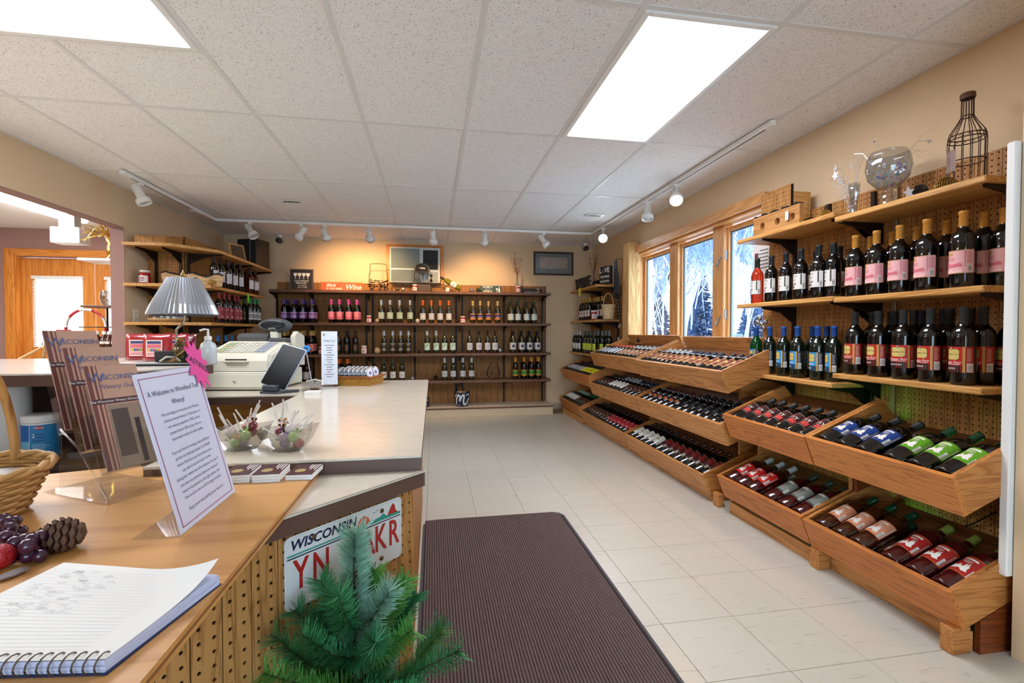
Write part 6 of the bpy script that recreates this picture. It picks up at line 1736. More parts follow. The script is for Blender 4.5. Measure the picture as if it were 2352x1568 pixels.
dsp = part('display_head', M().lathe([(0, -.036), (.06, -.034), (.095, -.02), (.102, 0), (.095, .02), (.06, .036), (0, .038)], 24, (.08, .095, .365), axis='y', sx=.45, sy=1.0), GREYD, rg)
part('display_window', M().lathe([(.078, -.0385), (.07, -.0405), (0, -.0405)], 24, (.08, .095, .369), axis='y', sx=.35, sy=1.0), mat('display_glass', '24282a', .1), rg)
mb = M(); text_on(mb, 'ROYAL', .014, frame_mx((.08, .0525, .347), (1, 0, 0), (0, 0, 1)), bold=.01); part('display_lettering', mb, mat('silver_ink', 'b5b5b5', .4), rg)
# tablet on stand
tb = thing('tablet', 'black tablet tilted on a grey foot stand beside the register', 'tablet', (-.835, 2.66, ZCT), math.radians(-22))
part('foot', M().prism([(-.055, -.05), (.05, -.05), (.10, .06), (.085, .075), (-.04, .02)], 0, .012), mat('slate_plastic', '40434a', .5), tb)
part('neck', M().bbox(-.05, .04, -.045, -.01, .012, .045, .006), MATS['slate_plastic'], tb)
tlt = math.radians(28)
R_ = Matrix.Translation((.0, -.02, .035)) @ Matrix.Rotation(math.radians(14), 4, 'Y') @ Matrix.Rotation(-tlt, 4, 'X')
sc_ = M().merge(M().prism(rrect(.155, .245, .012), -.004, .004, 'y').move(0, 0, .12), R_); part('body', sc_, mat('silver_edge', '8d97a8', .3, metal=.6), tb)
part('screen', M().merge(M().prism(rrect(.149, .239, .010), -.0055, -.0042, 'y').move(0, 0, .12), R_), mat('screen_black', '060607', .25, spec=.15), tb)
# acrylic menu stand
ms = thing('menu_stand', 'upright clear stand with a tall wine tags menu on the counter', 'menu stand', (xat(757, 2.92), 2.92, ZCT), math.radians(-6))
part('holder', M().bbox(-.050, .050, -.004, .004, .004, .335, .001), ACRYL, ms)
part('foot', M().bbox(-.05, .05, -.05, .05, 0, .004, .001), ACRYL, ms)
part('sheet', M().box(-.047, .047, -.0056, -.0046, .012, .330), mat('blueish_paper', 'dfe4ee', .5), ms)
mb = M(); INKG = mat('grey_ink', '6a6c74', .6)
for (s, z_, size, kw) in (('WINE TAGS', .272, .017, dict(narrow=.75)), ('', .25, .01, {})):
    if s: text_on(mb, s, size, frame_mx((0, -.0062, z_), (1, 0, 0), (0, 0, 1)), **kw)
for i in range(14):
    z_ = .245 - i * .0145; w_ = (.028, .016, .02, .012)[i % 4]; mb.box(-w_, w_, -.0063, -.0058, z_, z_ + .0035)
mb.prism([(-.032, .300), (-.026, .306), (-.030, .320), (-.035, .312)], -.0063, -.0058, 'y')
part('print', mb, INKG, ms)
# stack of white cards, little cup with pen and flower
single('card_stack', M().bbox(-.035, .035, -.025, .025, 0, .018, .001), PAPER, 'small stack of white cards on the counter before the tablet', 'cards', None, (xat(717, 2.56), 2.56, ZCT), (0, 0, -.1))
cu = thing('plastic_cup', 'clear plastic cup with coins and white strap on the counter', 'cup', (xat(722, 2.74), 2.74, ZCT))
part('cup', M().lathe([(0, 0), (.026, 0), (.034, .055), (.0335, .055), (.025, .002), (0, .002)], 18), ACRYL, cu)
part('coins', M().lathe([(0, .003), (.024, .003), (.025, .012), (0, .014)], 12), mat('copper_coins', '7a4a30', .4, metal=.6), cu)
part('strap', M().tube([(-.045, 0, .05), (0, .0, .06), (.04, .0, .05), (.04, 0, .03)], .005, 6), WHITE, cu)
part('pen', M().tube([(-.01, 0, .004), (-.05, .01, .245)], .0034, 6), mat('clear_pen', 'b7b4bc', .2), cu)
fl_ = M()
for i in range(6): a = 2 * PI * i / 6; fl_.ball((-.042 + .013 * math.cos(a), -.002, .232 + .013 * math.sin(a)), .009, 7, 5)
part('flower', fl_, mat('blue_flower', '3f8fd0', .6), cu)
# wicker tray of tins
WICK = mat('honey_wicker', 'b8842e', .6, bump=.7, bscale=70)
bx = thing('wicker_tray', 'rectangular wicker tray with wooden rim full of tins on the counter', 'tray', (-.46, 3.02, ZCT), math.radians(-16))
hw, hl = .118, .10
wv = M()
for j in range(5):
    for i in range(18):
        for (ax, sgn) in (('x', -1), ('x', 1), ('y', -1), ('y', 1)):
            u = -1 + 2 * (i + .5) / 18; zz = .004 + j * .009; bul = .003 if (i + j) % 2 else 0
            if ax == 'x': wv.bbox(u * hw - hw / 18, u * hw + hw / 18, sgn * (hl + bul) - .002, sgn * (hl + bul) + .002, zz, zz + .0075, .0015)
            else: wv.bbox(sgn * (hw + bul) - .002, sgn * (hw + bul) + .002, u * hl - hl / 18, u * hl + hl / 18, zz, zz + .0075, .0015)
o = part('weave', wv, WICK, bx); o['kind'] = 'stuff'
part('bottom', M().bbox(-hw, hw, -hl, hl, 0, .004, .001), PINE_X, bx)
rimm = M(); e = .014
for q in ((-hw - e, hw + e, -hl - e, -hl + .004), (-hw - e, hw + e, hl - .004, hl + e), (-hw - e, -hw + .004, -hl + .0041, hl - .0041), (hw - .004, hw + e, -hl + .0041, hl - .0041)): rimm.bbox(q[0], q[1], q[2], q[3], .049, .057, .002)
part('rim', rimm, wood('cherry_rim', 'a8602e', '84421a', 'x', 1, .4), bx)
TIN = mat('brushed_tin', 'b9bdc4', .25, metal=.9); MX = Matrix.Translation(bx.location) @ Matrix.Rotation(bx.rotation_euler[2], 4, 'Z')
tin_m = M().lathe([(0, -.011), (.035, -.011), (.036, -.009), (.036, .003), (.037, .004), (.037, .011), (.035, .012), (0, .012)], 22, axis='x').mesh('candle_tin'); tin_m.materials.append(TIN)
LBt = M().lathe([(.0, .0124), (.026, .0124), (.026, .0122)], 18, axis='x', smooth=False, col='e6e2ec'); LBt.lathe([(0, .0128), (.014, .0128)], 5, axis='x', smooth=False, col='8a6aa0'); lbm = LBt.mesh('tin_label'); lbm.materials.append(LABELP)
for r_ in range(2):
    for i in range(7):
        p = MX @ Vector((-.088 + i * .0285, -.042 + .085 * r_, .072))
        o = bpy.data.objects.new('candle_tin', tin_m); COL.objects.link(o); o.location = p; o.rotation_euler = (0, -.22, bx.rotation_euler[2] - .25)
        tag(o, 'round silver tin standing on edge in the wicker tray', 'tin', 'silver tins in the wicker tray')
        q = bpy.data.objects.new('label', lbm); COL.objects.link(q); q.parent = o
# ---------------------------------------------------------------- lollipop bowls
def bowl(x, y, label, seed, rz):
    t = thing('lollipop_bowl', label, 'bowl', (x, y, ZCT), rz)
    n = 8; prof_b = [(.034, .0), (.036, .001), (.056, .030), (.072, .058)]
    v = []; f = []
    pts = []
    for r_, z_ in prof_b:
        for i in range(n):
            a = 2 * PI * (i + .5) / n; k_ = 1.0 + (.18 if i in (0, 3, 4, 7) else -.04)
            wz = z_ + (.012 if (z_ > .05 and i in (0, 7)) else 0)
            v.append((r_ * k_ * math.cos(a), r_ * .95 * math.sin(a), wz))
    for j in range(len(prof_b) - 1):
        for i in range(n): f.append((j * n + i, j * n + (i + 1) % n, (j + 1) * n + (i + 1) % n, (j + 1) * n + i))
    f.append(tuple(range(n))[::-1])
    part('bowl', M().add(v, f, False), thin_glass('clear_plastic_bowl', 'dcdad6', .5), t)
    rnd = random.Random(seed)
    cols = ('a83a44', '8aa84a', 'd8a04a', '8a6a8a', 'c9b8b4', '7a2a30', '9ab86a')
    for i in range(13):
        a = rnd.uniform(0, 2 * PI); r_ = rnd.uniform(.0, .036); z_ = .018 + rnd.uniform(0, .030) + (.014 if i > 6 else 0)
        p = Vector((r_ * math.cos(a), r_ * math.sin(a), z_))
        d = Vector((rnd.uniform(-.9, .9), rnd.uniform(-.6, .6), rnd.uniform(.45, 1.1))).normalized()
        pw_ = t.matrix_basis if False else None
        W_ = Matrix.Translation(t.location) @ Matrix.Rotation(rz, 4, 'Z')
        o = thing('lollipop', 'wrapped lollipop with white stick in the clear bowl, ' + ('left of the pair' if False else ('bowl beside the sign' if seed == 1 else 'bowl with the taller rim')), 'lollipop', W_ @ p, rz, 'lollipops in bowl ' + ('beside the sign' if seed == 1 else 'with the taller rim'))
        c = cols[i % len(cols)]
        part('candy', M().ball((0, 0, 0), .0145, 12, 8), mat('candy_' + c, c, .25, coat=.3), o)
        tw_ = M(); q0 = d * .011; s1 = d.orthogonal().normalized(); s2 = d.cross(s1)
        for k_ in range(5):
            aa = 2 * PI * k_ / 5; w_ = (s1 * math.cos(aa) + s2 * math.sin(aa)) * .010
            tw_.add([q0, q0 + d * .012 + w_, q0 + d * .014 + w_ * .3], [(0, 1, 2), (2, 1, 0)])
        part('wrapper_frill', tw_, mat('frill_' + c, c, .3), o)
        part('stick', M().tube([d * .010, d * .078], .0021, 6), mat('paper_stick', 'e4dccf', .7), o)
bowl(-.528, 1.40, 'clear plastic bowl of lollipops beside the welcome sign', 1, .2)
bowl(-.398, 1.365, 'clear plastic bowl of lollipops with a taller rim corner', 2, -.1)
# ---------------------------------------------------------------- card stacks on the plywood
CARD = mat('maroon_card', '4a2226', .45)
def cards(x, y, rz, n, label, clip=False):
    t = thing('card_stack', label, 'cards', (x, y, zp), rz)
    for i in range(n): part('card_block', M().bbox(-.030, .030, -.043, .043, .0002 + i * .0062, .006 + i * .0062, .0006), PAPER, t)
    top = n * .0062 + .0004
    part('top_card', M().bbox(-.030, .030, -.043, .043, top, top + .0009, .0003), CARD, t)
    pr = M(); z_ = top + .0011
    pr.prism([(-.006 + .013 * math.cos(2 * PI * i / 8), -.012 + .015 * math.sin(2 * PI * i / 8)) for i in range(8)], z_, z_ + .0002, 'z'); part('gold_seal', pr, mat('tan_seal', 'a8925a', .5), t)
    ln = M()
    for i, (l_, y_) in enumerate(((.05, .022), (.036, .016), (.042, .010), (.028, .004))): ln.box(.027 - i * .006 - .0024, .027 - i * .006, .037 - l_, .037, z_, z_ + .0002)
    part('print', ln, INK_W, t)
    if clip: part('tape', M().box(-.018, .0, -.043, .0, z_ + .0003, z_ + .0006), mat('blue_tape', '9fb4d8', .3), t)
cards(-.452, 1.196, math.radians(2), 3, 'stack of dark maroon cards half hidden by the welcome sign')
cards(-.384, 1.190, math.radians(1), 3, 'stack of maroon cards between two others below the counter edge')
cards(-.310, 1.196, math.radians(-4), 2, 'fanned maroon cards with a strip of blue tape')
# ---------------------------------------------------------------- welcome sign (slanted, faces the aisle)
sy0, sy1 = .862, 1.084; sxb = -.423
sl_ = thing('tabletop_sign', 'slanted clear holder with a printed winery welcome page', 'sign', (sxb, (sy0 + sy1) / 2, zp), PI / 2)
# local: x along world +y (left of page at near end), y -> world -x, z up; page leans towards local +y
tl = math.radians(14.5)
RS = Matrix.Rotation(-tl, 4, 'X')
w2 = (sy1 - sy0) / 2; hp = .289
part('holder', M().merge(M().bbox(-w2, w2, 0, .003, 0, hp, .001), RS), ACRYL, sl_)
part('foot', M().bbox(-w2, w2, .001, .075, .0, .003, .001), ACRYL, sl_)
pgm = mat('welcome_paper', 'd3d7ee', .35)
part('page', M().merge(M().box(-w2 + .002, w2 - .002, -.0012, -.0003, .004, hp - .003), RS), pgm, sl_)
bd = M(); e = .012; t_ = .0016
for q in ((-w2 + e, w2 - e, e, e + t_), (-w2 + e, w2 - e, hp - e - t_, hp - e), (-w2 + e, -w2 + e + t_, e, hp - e), (w2 - e - t_, w2 - e, e, hp - e)): bd.box(q[0], q[1], -.0018, -.0013, q[2], q[3])
part('page_border', M().merge(bd, RS), mat('plum_line', '9a5a80', .5), sl_)
tx = M()
def tl_(s, z_, size, x=0.0, **kw): text_on(tx, s, size, RS @ frame_mx((x, -.0019, z_), (1, 0, 0), (0, 0, 1)), **kw)
tl_('A Welcome to Woodland Trail', .247, .0135); tl_('Winery!', .226, .0135)
for i, s in enumerate(('We are happy to have you visit! We are', 'a family owned winery in Wisconsin, at', 'our winery opened in 1990, and at', 'present about 100 recipes that we', 'have made locally and with quality', '', 'If you are here for tasting, they are $5 per', 'person and tastings include 3 of YOUR', 'choice. Pick from our list and become a', 'cup, take it out and take it to the', 'tasting bar, where one of us will pour for you, if', 'you have any questions about our wines, or', 'need to be pointed to the right shelves, feel', 'free to ask as we would be happy to assist.')):
    if s: tl_(s, .207 - i * .0117, .0082, narrow=.98)
tl_('Enjoy your visit and find your favorite!', .034, .0086)
part('page_text', tx, mat('page_ink', '4d5068', .6), sl_)
pkb = starburst(11, .030, .047, .0012, 9)
pkp = [(p[0] * .9, p[2], p[1] * 1.25) for p in pkb.v]; pkb.v = pkp
MB_ = RS @ Matrix.Translation((.104, -.004, hp + .000)) @ Matrix.Rotation(-.25, 4, 'Y')
bs = part('tasting_burst', M().merge(pkb, MB_), mat('neon_pink_card', 'e8459c', .6), sl_)
tt_ = M(); text_on(tt_, 'TASTINGS', .0185, MB_ @ frame_mx((0, -.0012, 0), (.75, 0, -.66), (.66, 0, .75)), bold=.004); part('tasting_lettering', tt_, mat('dark_violet_ink', '3a1d4a', .6), bs)
# ---------------------------------------------------------------- brochure rack, three tiers
rk = thing('brochure_rack', 'clear acrylic brochure rack with three tiers of brown brochures', 'brochure rack', (-.655, 1.132, zp), math.radians(60))
lean = math.radians(20)
def tier(k_, x, y, z_):
    Rt = Matrix.Translation((x, y, z_)) @ Matrix.Rotation(-lean, 4, 'X')
    part('back_plate', M().merge(M().bbox(-.056, .056, 0, .002, -.02, .16, .001), Rt), ACRYL, rk)
    part('front_lip', M().merge(M().prism(rrect(.112, .075, .016), -.026, -.024, 'y').move(0, 0, .020), Rt), ACRYL, rk)
    part('pocket_floor', M().merge(M().bbox(-.056, .056, -.024, -.001, -.018, -.016, .0005), Rt), ACRYL, rk)
    for s in (-1, 1): part('pocket_side', M().merge(M().bbox(s * .056 - .001, s * .056 + .001, -.024, -.001, -.016, .06, .0005), Rt), ACRYL, rk)
    br = thing('brochure_stack', 'brown winery guide brochures in the %s tier of the clear rack' % ('front', 'middle', 'back')[k_], 'brochure', rk.location)
    br.rotation_euler = (0, 0, rk.rotation_euler[2])
    for i in range(5): part('brochure', M().merge(M().box(-.05 + .001 * i, .05 + .001 * i, -.016 + i * .0026, -.0145 + i * .0026, -.014, .215), Rt), mat('brochure_edge', 'b08a78', .5), br)
    cv = M(); y0 = -.0164
    def rc(x0, x1, z0, z1, c, e): cv.add([tuple(Rt @ Vector(p)) for p in ((x0, y0 - e, z0), (x1, y0 - e, z0), (x1, y0 - e, z1), (x0, y0 - e, z1))], [(0, 1, 2, 3)], False, c)
    rc(-.05, .05, -.014, .215, 'b48a72', 0); rc(-.05, -.042, -.014, .215, '6b3a34', .0003); rc(-.038, -.034, -.014, .215, '6b3a34', .0003); rc(-.030, -.0275, -.014, .215, '7a4a40', .0003)
    rc(-.05, .05, .128, .140, '4a2a30', .0004); rc(-.025, .05, -.014, .125, '8a7460', .0004); rc(-.02, .012, .01, .115, '4a3c34', .0006); rc(.02, .03, -.01, .09, '2a2422', .0006)
    part('cover', cv, LABELP, br)
    lt = M()
    for s, x_, z__, sz, kw in (('ISCONSIN', .012, .187, .0165, dict(bold=.004)), ('Winery Guide', .008, .166, .014, dict(shear=.1))): text_on(lt, s, sz, Rt @ frame_mx((x_, y0 - .0008, z__), (1, 0, 0), (0, 0, 1)), **kw)
    text_on(lt, 'W', .030, Rt @ frame_mx((-.032, y0 - .0009, .186), (1, 0, 0), (0, 0, 1)))
    part('cover_lettering', lt, mat('slate_blue_ink', '4d5880', .5), br)
    tg = M(); text_on(tg, 'The Wisconsin Winery Directory Tour', .0072, Rt @ frame_mx((.004, y0 - .0008, .134), (1, 0, 0), (0, 0, 1))); part('cover_strapline', tg, INK_W, br)
tier(0, 0, 0, .068); tier(1, 0, .072, .106); tier(2, 0, .144, .144)
part('side_rail', M().tube([(-.057, -.03, .003), (-.057, .06, .10), (-.057, .13, .14)], .0025, 5), ACRYL, rk)
ft = M(); ft.bbox(-.07, .07, -.05, .17, 0, .003, .001); part('foot', ft, ACRYL, rk)
part('prop', M().bbox(-.05, .05, .150, .152, .003, .125, .001), ACRYL, rk); part('prop', M().bbox(-.05, .05, .006, .008, .003, .05, .001), ACRYL, rk)
# ---------------------------------------------------------------- notebook, pinecone, grapes, basket
nb = thing('spiral_notebook', 'open spiral notebook with pale lined pages on the plywood', 'notebook', (-.42, .64, zp))
def V3(p, z_): return (p[0], p[1], z_)
c0, c1, c2, c3 = Vector((-.330, .528)), Vector((-.292, .690)), Vector((-.527, .762)), Vector((-.575, .560))
def quad(pts, z0_, z1_): return M().prism([tuple(p) for p in pts], z0_, z1_)
cen = (c0 + c1 + c2 + c3) / 4
def grow(s): return [cen + (p - cen) * s for p in (c0, c1, c2, c3)]
part('cover', quad(grow(1.02), zp + .0003, zp + .002), mat('navy_cover', '1f2c55', .5), nb, True)
for i in range(6): part('page_block', quad([p + Vector((random.uniform(-.0015, .0015), random.uniform(-.0015, .0015))) for p in (c0, c1, c2, c3)], zp + .0022 + i * .0022, zp + .0042 + i * .0022), mat('page_edge_daylight_blue', 'c3cbe6', .6), nb, True)  # blue of the window daylight is put into the page edge colour
PG = mat('cream_page', 'e6e4de', .6)
zt_ = zp + .0157
# top page with a lifted corner
nx = 14; v = []; f = []
for j in range(nx + 1):
    for i in range(nx + 1):
        a, b_ = i / nx, j / nx
        p = (c3 * (1 - a) + c0 * a) * (1 - b_) + (c2 * (1 - a) + c1 * a) * b_
        q = max(0, a + b_ * .6 - 1.15) * 2.2
        v.append((p.x + .0 * q, p.y, zt_ + .0004 + .022 * q * q * (b_ ** 2)))
for j in range(nx):
    for i in range(nx): a = j * (nx + 1) + i; f.append((a, a + 1, a + nx + 2, a + nx + 1))
part('top_page', M().add(v, f, True), PG, nb, True)
ln = M(); ih = M(); rnd = random.Random(31)
for i in range(26):
    b_ = .05 + .9 * i / 26; p0 = c3.lerp(c2, b_); p1 = c0.lerp(c1, b_); p1 = p0.lerp(p1, .86); d = (p1 - p0).normalized(); nn = Vector((-d.y, d.x)) * .00018
    ln.add([V3(p0 - nn, zt_ + .0009), V3(p1 - nn, zt_ + .0009), V3(p1 + nn, zt_ + .0009), V3(p0 + nn, zt_ + .0009)], [(0, 1, 2, 3)])
    if 9 < i < 25:
        for k_ in range(rnd.randint(2, 5)):
            a = rnd.uniform(.08, .55); q = p0.lerp(p1, a); pts = []
            for s in range(6): qq = q + d * .0025 * s + Vector((-d.y, d.x)) * rnd.uniform(.0005, .0045); pts.append((qq.x, qq.y, zt_ + .0012))
            ih.tube(pts, .00022, 3, caps=False)
part('ruled_lines', ln, mat('pale_rule', 'bfc3cc', .7), nb, True); part('handwriting', ih, mat('pencil_ink', 'a9abb4', .7), nb, True)
for i in range(22):
    p = c3.lerp(c0, (i + .5) / 22); dd = (c2 - c3).normalized(); pts = []
    for s in range(13): a = 2 * PI * s / 12; pts.append((p.x + dd.x * (.004 - .011 * math.cos(a)) * .9, p.y + dd.y * (.004 - .011 * math.cos(a)) * .9, zp + .010 + .0095 * math.sin(a)))
    part('wire_ring', M().tube(pts, .0009, 5), mat('bronze_wire', '6d6154', .35, metal=.7), nb, True)
pinecone(-.560, .860, zp + .021, .062, .027, CONE, 'brown pine cone lying on the plywood beside the grapes', (PI / 2 * .96, 0, -1.15), rows=8, per=8, sc=.42)
GR = mat('plum_grape', '3d1432', .2, spec=.6, coat=.4, var=.4, vscale=20)
gb = thing('grape_bunch', 'bunch of purple artificial grapes on the plywood beside the basket', 'grapes', (-.66, .93, zp))
rnd = random.Random(14); gm = M(); grapes = []
gsm = M().ball((0, 0, 0), .0105, 14, 9).mesh('grape'); gsm.materials.append(GR)
cl_ = [(at(x, y, Z=zp + .014), .0) for (x, y) in ((118, 1238), (100, 1252), (104, 1228), (82, 1240), (72, 1258), (84, 1262), (64, 1232), (52, 1250), (44, 1232), (36, 1262), (60, 1272), (20, 1250), (24, 1228), (8, 1240), (10, 1265), (46, 1215), (92, 1270), (28, 1278), (4, 1215))]
for (p, _) in cl_:
    o = bpy.data.objects.new('grape', gsm); COL.objects.link(o); o.parent = gb
    o.location = Vector(p) - Vector(gb.location) + Vector((rnd.uniform(-.003, .003), rnd.uniform(-.003, .003), -.003)); o.scale = [rnd.uniform(.85, 1.1)] * 3
for (x, y) in ((96, 1232), (74, 1240), (56, 1240), (34, 1246), (14, 1232), (20, 1200), (36, 1196), (8, 1192), (24, 1212), (64, 1254)):
    p = at(x, y, Z=zp + .030); o = bpy.data.objects.new('grape', gsm); COL.objects.link(o); o.parent = gb; o.location = Vector(p) - Vector(gb.location); o.scale = [rnd.uniform(.85, 1.1)] * 3
part('stem', M().tube([tuple(Vector(at(6, 1225, Z=zp + .02)) - Vector(gb.location)), tuple(Vector(at(60, 1245, Z=zp + .02)) - Vector(gb.location)), tuple(Vector(at(112, 1240, Z=zp + .016)) - Vector(gb.location))], .002, 5), mat('vine_stem', '4a3a24', .8), gb)
rb = thing('red_berry_pick', 'red artificial berry with a grey leaf beside the grapes', 'decoration', (at(10, 1290, Z=zp + .01).x, at(10, 1290, Z=zp + .01).y, zp))
part('berry', M().ball((-.005, .0, .018), .018, 14, 9), mat('red_berry', 'b01c24', .4, bump=.5, bscale=120), rb)
part('berry', M().ball((-.02, -.022, .017), .016, 14, 9), MATS['red_berry'], rb)
lf_ = M(); q0, q1 = Vector(at(-5, 1330, Z=zp + .004)) - Vector(rb.location), Vector(at(66, 1302, Z=zp + .004)) - Vector(rb.location); d = (q1 - q0); s_ = Vector((-d.y, d.x, 0)).normalized() * .010
ptl = [q0 - s_ * .6, q0 + d * .4 - s_, q0 + d * .85 - s_ * .8, q1, q0 + d * .85 + s_ * .8, q0 + d * .4 + s_, q0 + s_ * .6]
lf_.prism([(p.x, p.y) for p in ptl][::-1] if False else [(p.x, p.y) for p in ptl], .003, .0055); part('leaf', lf_, mat('grey_leaf', '8c7f7c', .7), rb)
# wicker basket at the left edge
bk_ = thing('wicker_basket', 'honey wicker basket with tall hoop handle at the end of the plywood', 'basket', (-.868, 1.01, zp))
wv = M(); NS = 44
for j in range(13):
    z_ = .004 + j * .0066; r_ = .088 + .036 * (j / 12) ** 1.0; pts = []
    for i in range(NS): a = 2 * PI * i / NS; rr = r_ + (.0028 if (i // 2 + j) % 2 else -.0028); pts.append((rr * math.cos(a), rr * math.sin(a), z_))
    wv.tube(pts, .0042, 5, closed=True)
o = part('weave', wv, mat('basket_wicker', 'b98a4e', .6, var=.25, vscale=30), bk_); o['kind'] = 'stuff'
part('bottom', M().lathe([(0, .0005), (.082, .0005), (.082, .004), (0, .004)], 24), MATS['basket_wicker'], bk_)
rp_ = M()
for ph in (0, PI):
    rp_.tube([((.127 + .004 * math.cos(i * .9 + ph)) * math.cos(2 * PI * i / 60), (.127 + .004 * math.cos(i * .9 + ph)) * math.sin(2 * PI * i / 60), .090 + .005 * math.sin(i * .9 + ph)) for i in range(60)], .0058, 6, closed=True)
part('braided_rim', rp_, MATS['basket_wicker'], bk_)
part('handle', M().tube([(0, .122 * math.cos(PI * i / 16), .08 + .24 * math.sin(PI * i / 16)) for i in range(17)], .008, 7), wood('basket_hoop', 'c08a4a', '94602a', 'z', 1, .5), bk_, rot=None)
part('paper_liner', M().lathe([(0, .055), (.095, .055), (.108, .068), (0, .064)], 20), PAPER, bk_)
# ================================================================ floor mat
mt = thing('floor_mat', 'brown ribbed entrance mat with dark rubber edge in the aisle', 'mat', (.36, 1.8, 0))
x0, x1, y0, y1 = -.060, .795, .35, 2.805
c = .06
out = [(x0, y0), (x1, y0), (x1, y1 - c), (x1 - .02, y1 - .02), (x1 - c, y1), (x0 + c, y1), (x0, y1 - c)]
part('rubber_edge', M().prism(out, .0003, .005), mat('grey_rubber', '4d4a50', .7), mt, True)
CARPET = speckle('brown_rib_carpet', '64524f', '3e3133', '786460', 420, .95, amount=.6, bump=.6, thr=.5, soft=.2)
rb_ = M(); w = .0118; n = int((x1 - x0 - .03) / w)
for i in range(n):
    a = x0 + .015 + i * w; e = max(0, (a + w) - (x1 - c)) 
    yy = y1 - .014 - e; rb_.bbox(a + .0012, a + w - .0012, y0 + .015, yy, .0052, .0098, .002)
o = part('ribs', rb_, CARPET, mt, True); o['kind'] = 'stuff'
part('carpet_base', M().prism([(x0 + .012, y0 + .012), (x1 - .012, y0 + .012), (x1 - .012, y1 - c - .006), (x1 - c - .006, y1 - .012), (x0 + .012, y1 - .012)], .0051, .0066), mat('carpet_valley', '2e2422', .95), mt, True)
# ================================================================ artificial fir tree
tree = thing('fir_tree', 'small artificial fir tree standing before the licence plate', 'tree', (-.150, .925, 0))
rnd = random.Random(77)
part('trunk', M().tube([(0, 0, .02), (.002, 0, .4), (0, 0, .70)], [.012, .010, .004], 8), mat('brown_wire_trunk', '4a3a2a', .8), tree)
sf = M()
for i in range(3): a = 2 * PI * i / 3; sf.tube([(0, 0, .05), (.10 * math.cos(a), .10 * math.sin(a), .008)], .008, 6)
part('stand', sf, mat('green_plastic', '1d3a26', .5), tree)
greens = [mat('fir_needles_a', '34784c', .5), mat('fir_needles_b', '418a54', .5), mat('fir_needles_c', '5c9a46', .5), mat('fir_needles_d', '84ad96', .45)]
def needle_branch(p0, p1, L, n, mats_i, sag=0.0):
    stem = M(); p0, p1 = Vector(p0), Vector(p1); mid = p0.lerp(p1, .5) + Vector((0, 0, -sag)); pts = [p0, mid, p1]
    stem.tube(pts, .0016, 4)
    nm = M(); v = []; f = []
    for i in range(n):
        t = rnd.random() ** .9; q = p0.lerp(mid, t * 2) if t < .5 else mid.lerp(p1, t * 2 - 1)
        ax = ((mid - p0) if t < .5 else (p1 - mid)).normalized(); a = rnd.uniform(0, 2 * PI)
        o1 = ax.orthogonal().normalized(); o2 = ax.cross(o1)
        d = (ax * rnd.uniform(.55, 1.1) + (o1 * math.cos(a) + o2 * math.sin(a)) * 1.0).normalized() * L * rnd.uniform(.7, 1.1)
        s = d.cross(o1 + o2 * .3).normalized() * .0010
        b = len(v); v += [q - s, q + s, q + d + s * .5, q + d - s * .5]; f.append((b, b + 1, b + 2, b + 3))
    nm.add(v, f)
    br = part('branch', stem, MATS['brown_wire_trunk'], tree); o = part('needles', nm, greens[mats_i], br); o['kind'] = 'stuff'
needle_branch((0, 0, .50), (.0, 0, .745), .042, 1500, 3)
for (h, nb_, L, tilt) in ((.57, 4, .10, .75), (.52, 6, .15, .50), (.46, 8, .19, .36), (.40, 9, .22, .25), (.31, 9, .26, .12), (.20, 8, .29, .05)):
    a0 = rnd.uniform(0, 6)
    for i in range(nb_):
        a = a0 + 2 * PI * i / nb_ + rnd.uniform(-.2, .2); l = L * rnd.uniform(.8, 1.15)
        ti = tilt + rnd.uniform(-.1, .25)
        p1 = (l * math.cos(a) * math.cos(ti), l * math.sin(a) * math.cos(ti), h + l * math.sin(ti))
        over = -1.235 - ((-.150 + p1[0]) - (.925 + p1[1]))     # stay in front of the diagonal pegboard
        if over > 0:
            hd = p1[0] - p1[1]; f_ = max(.15, 1 + over / hd) if hd < 0 else 1.0
            p1 = (p1[0] * f_, p1[1] * f_, p1[2])
        needle_branch((0, 0, h - .02), p1, .036, int(400 + 1600 * l), rnd.choice((0, 0, 1, 1, 2, 3)), .012)
# ================================================================ track lights
TRK = ZC - .035
tr_ = thing('light_track', 'white ceiling track running along three sides of the room', 'light track', (-.2, 5.66, ZC - .02))
XT0, XT1, YT = -2.385, 2.0, 5.665
part('rail', M().bbox(XT0 - .018, XT0 + .018, 4.09, YT - .018, TRK, ZC - .004, .003), WHITE, tr_, True)
part('rail', M().bbox(XT0 - .018, XT1 + .018, YT - .018, YT + .018, TRK, ZC - .004, .003), WHITE, tr_, True)
part('rail', M().bbox(XT1 - .018, XT1 + .018, 2.48, YT - .018, TRK, ZC - .004, .003), WHITE, tr_, True)
part('power_feed', M().bbox(XT0 - .03, XT0 + .03, 5.18, 5.30, TRK - .012, TRK - .0005, .004), WHITE, tr_, True)
for (a, b) in ((4.2, 5.1), ): part('slot', M().box(XT0 - .005, XT0 + .005, a, b, TRK - .0008, TRK - .0002), BLACK, tr_, True)
part('slot', M().box(XT1 - .005, XT1 + .005, 2.55, 5.5, TRK - .0008, TRK - .0002), BLACK, tr_, True)
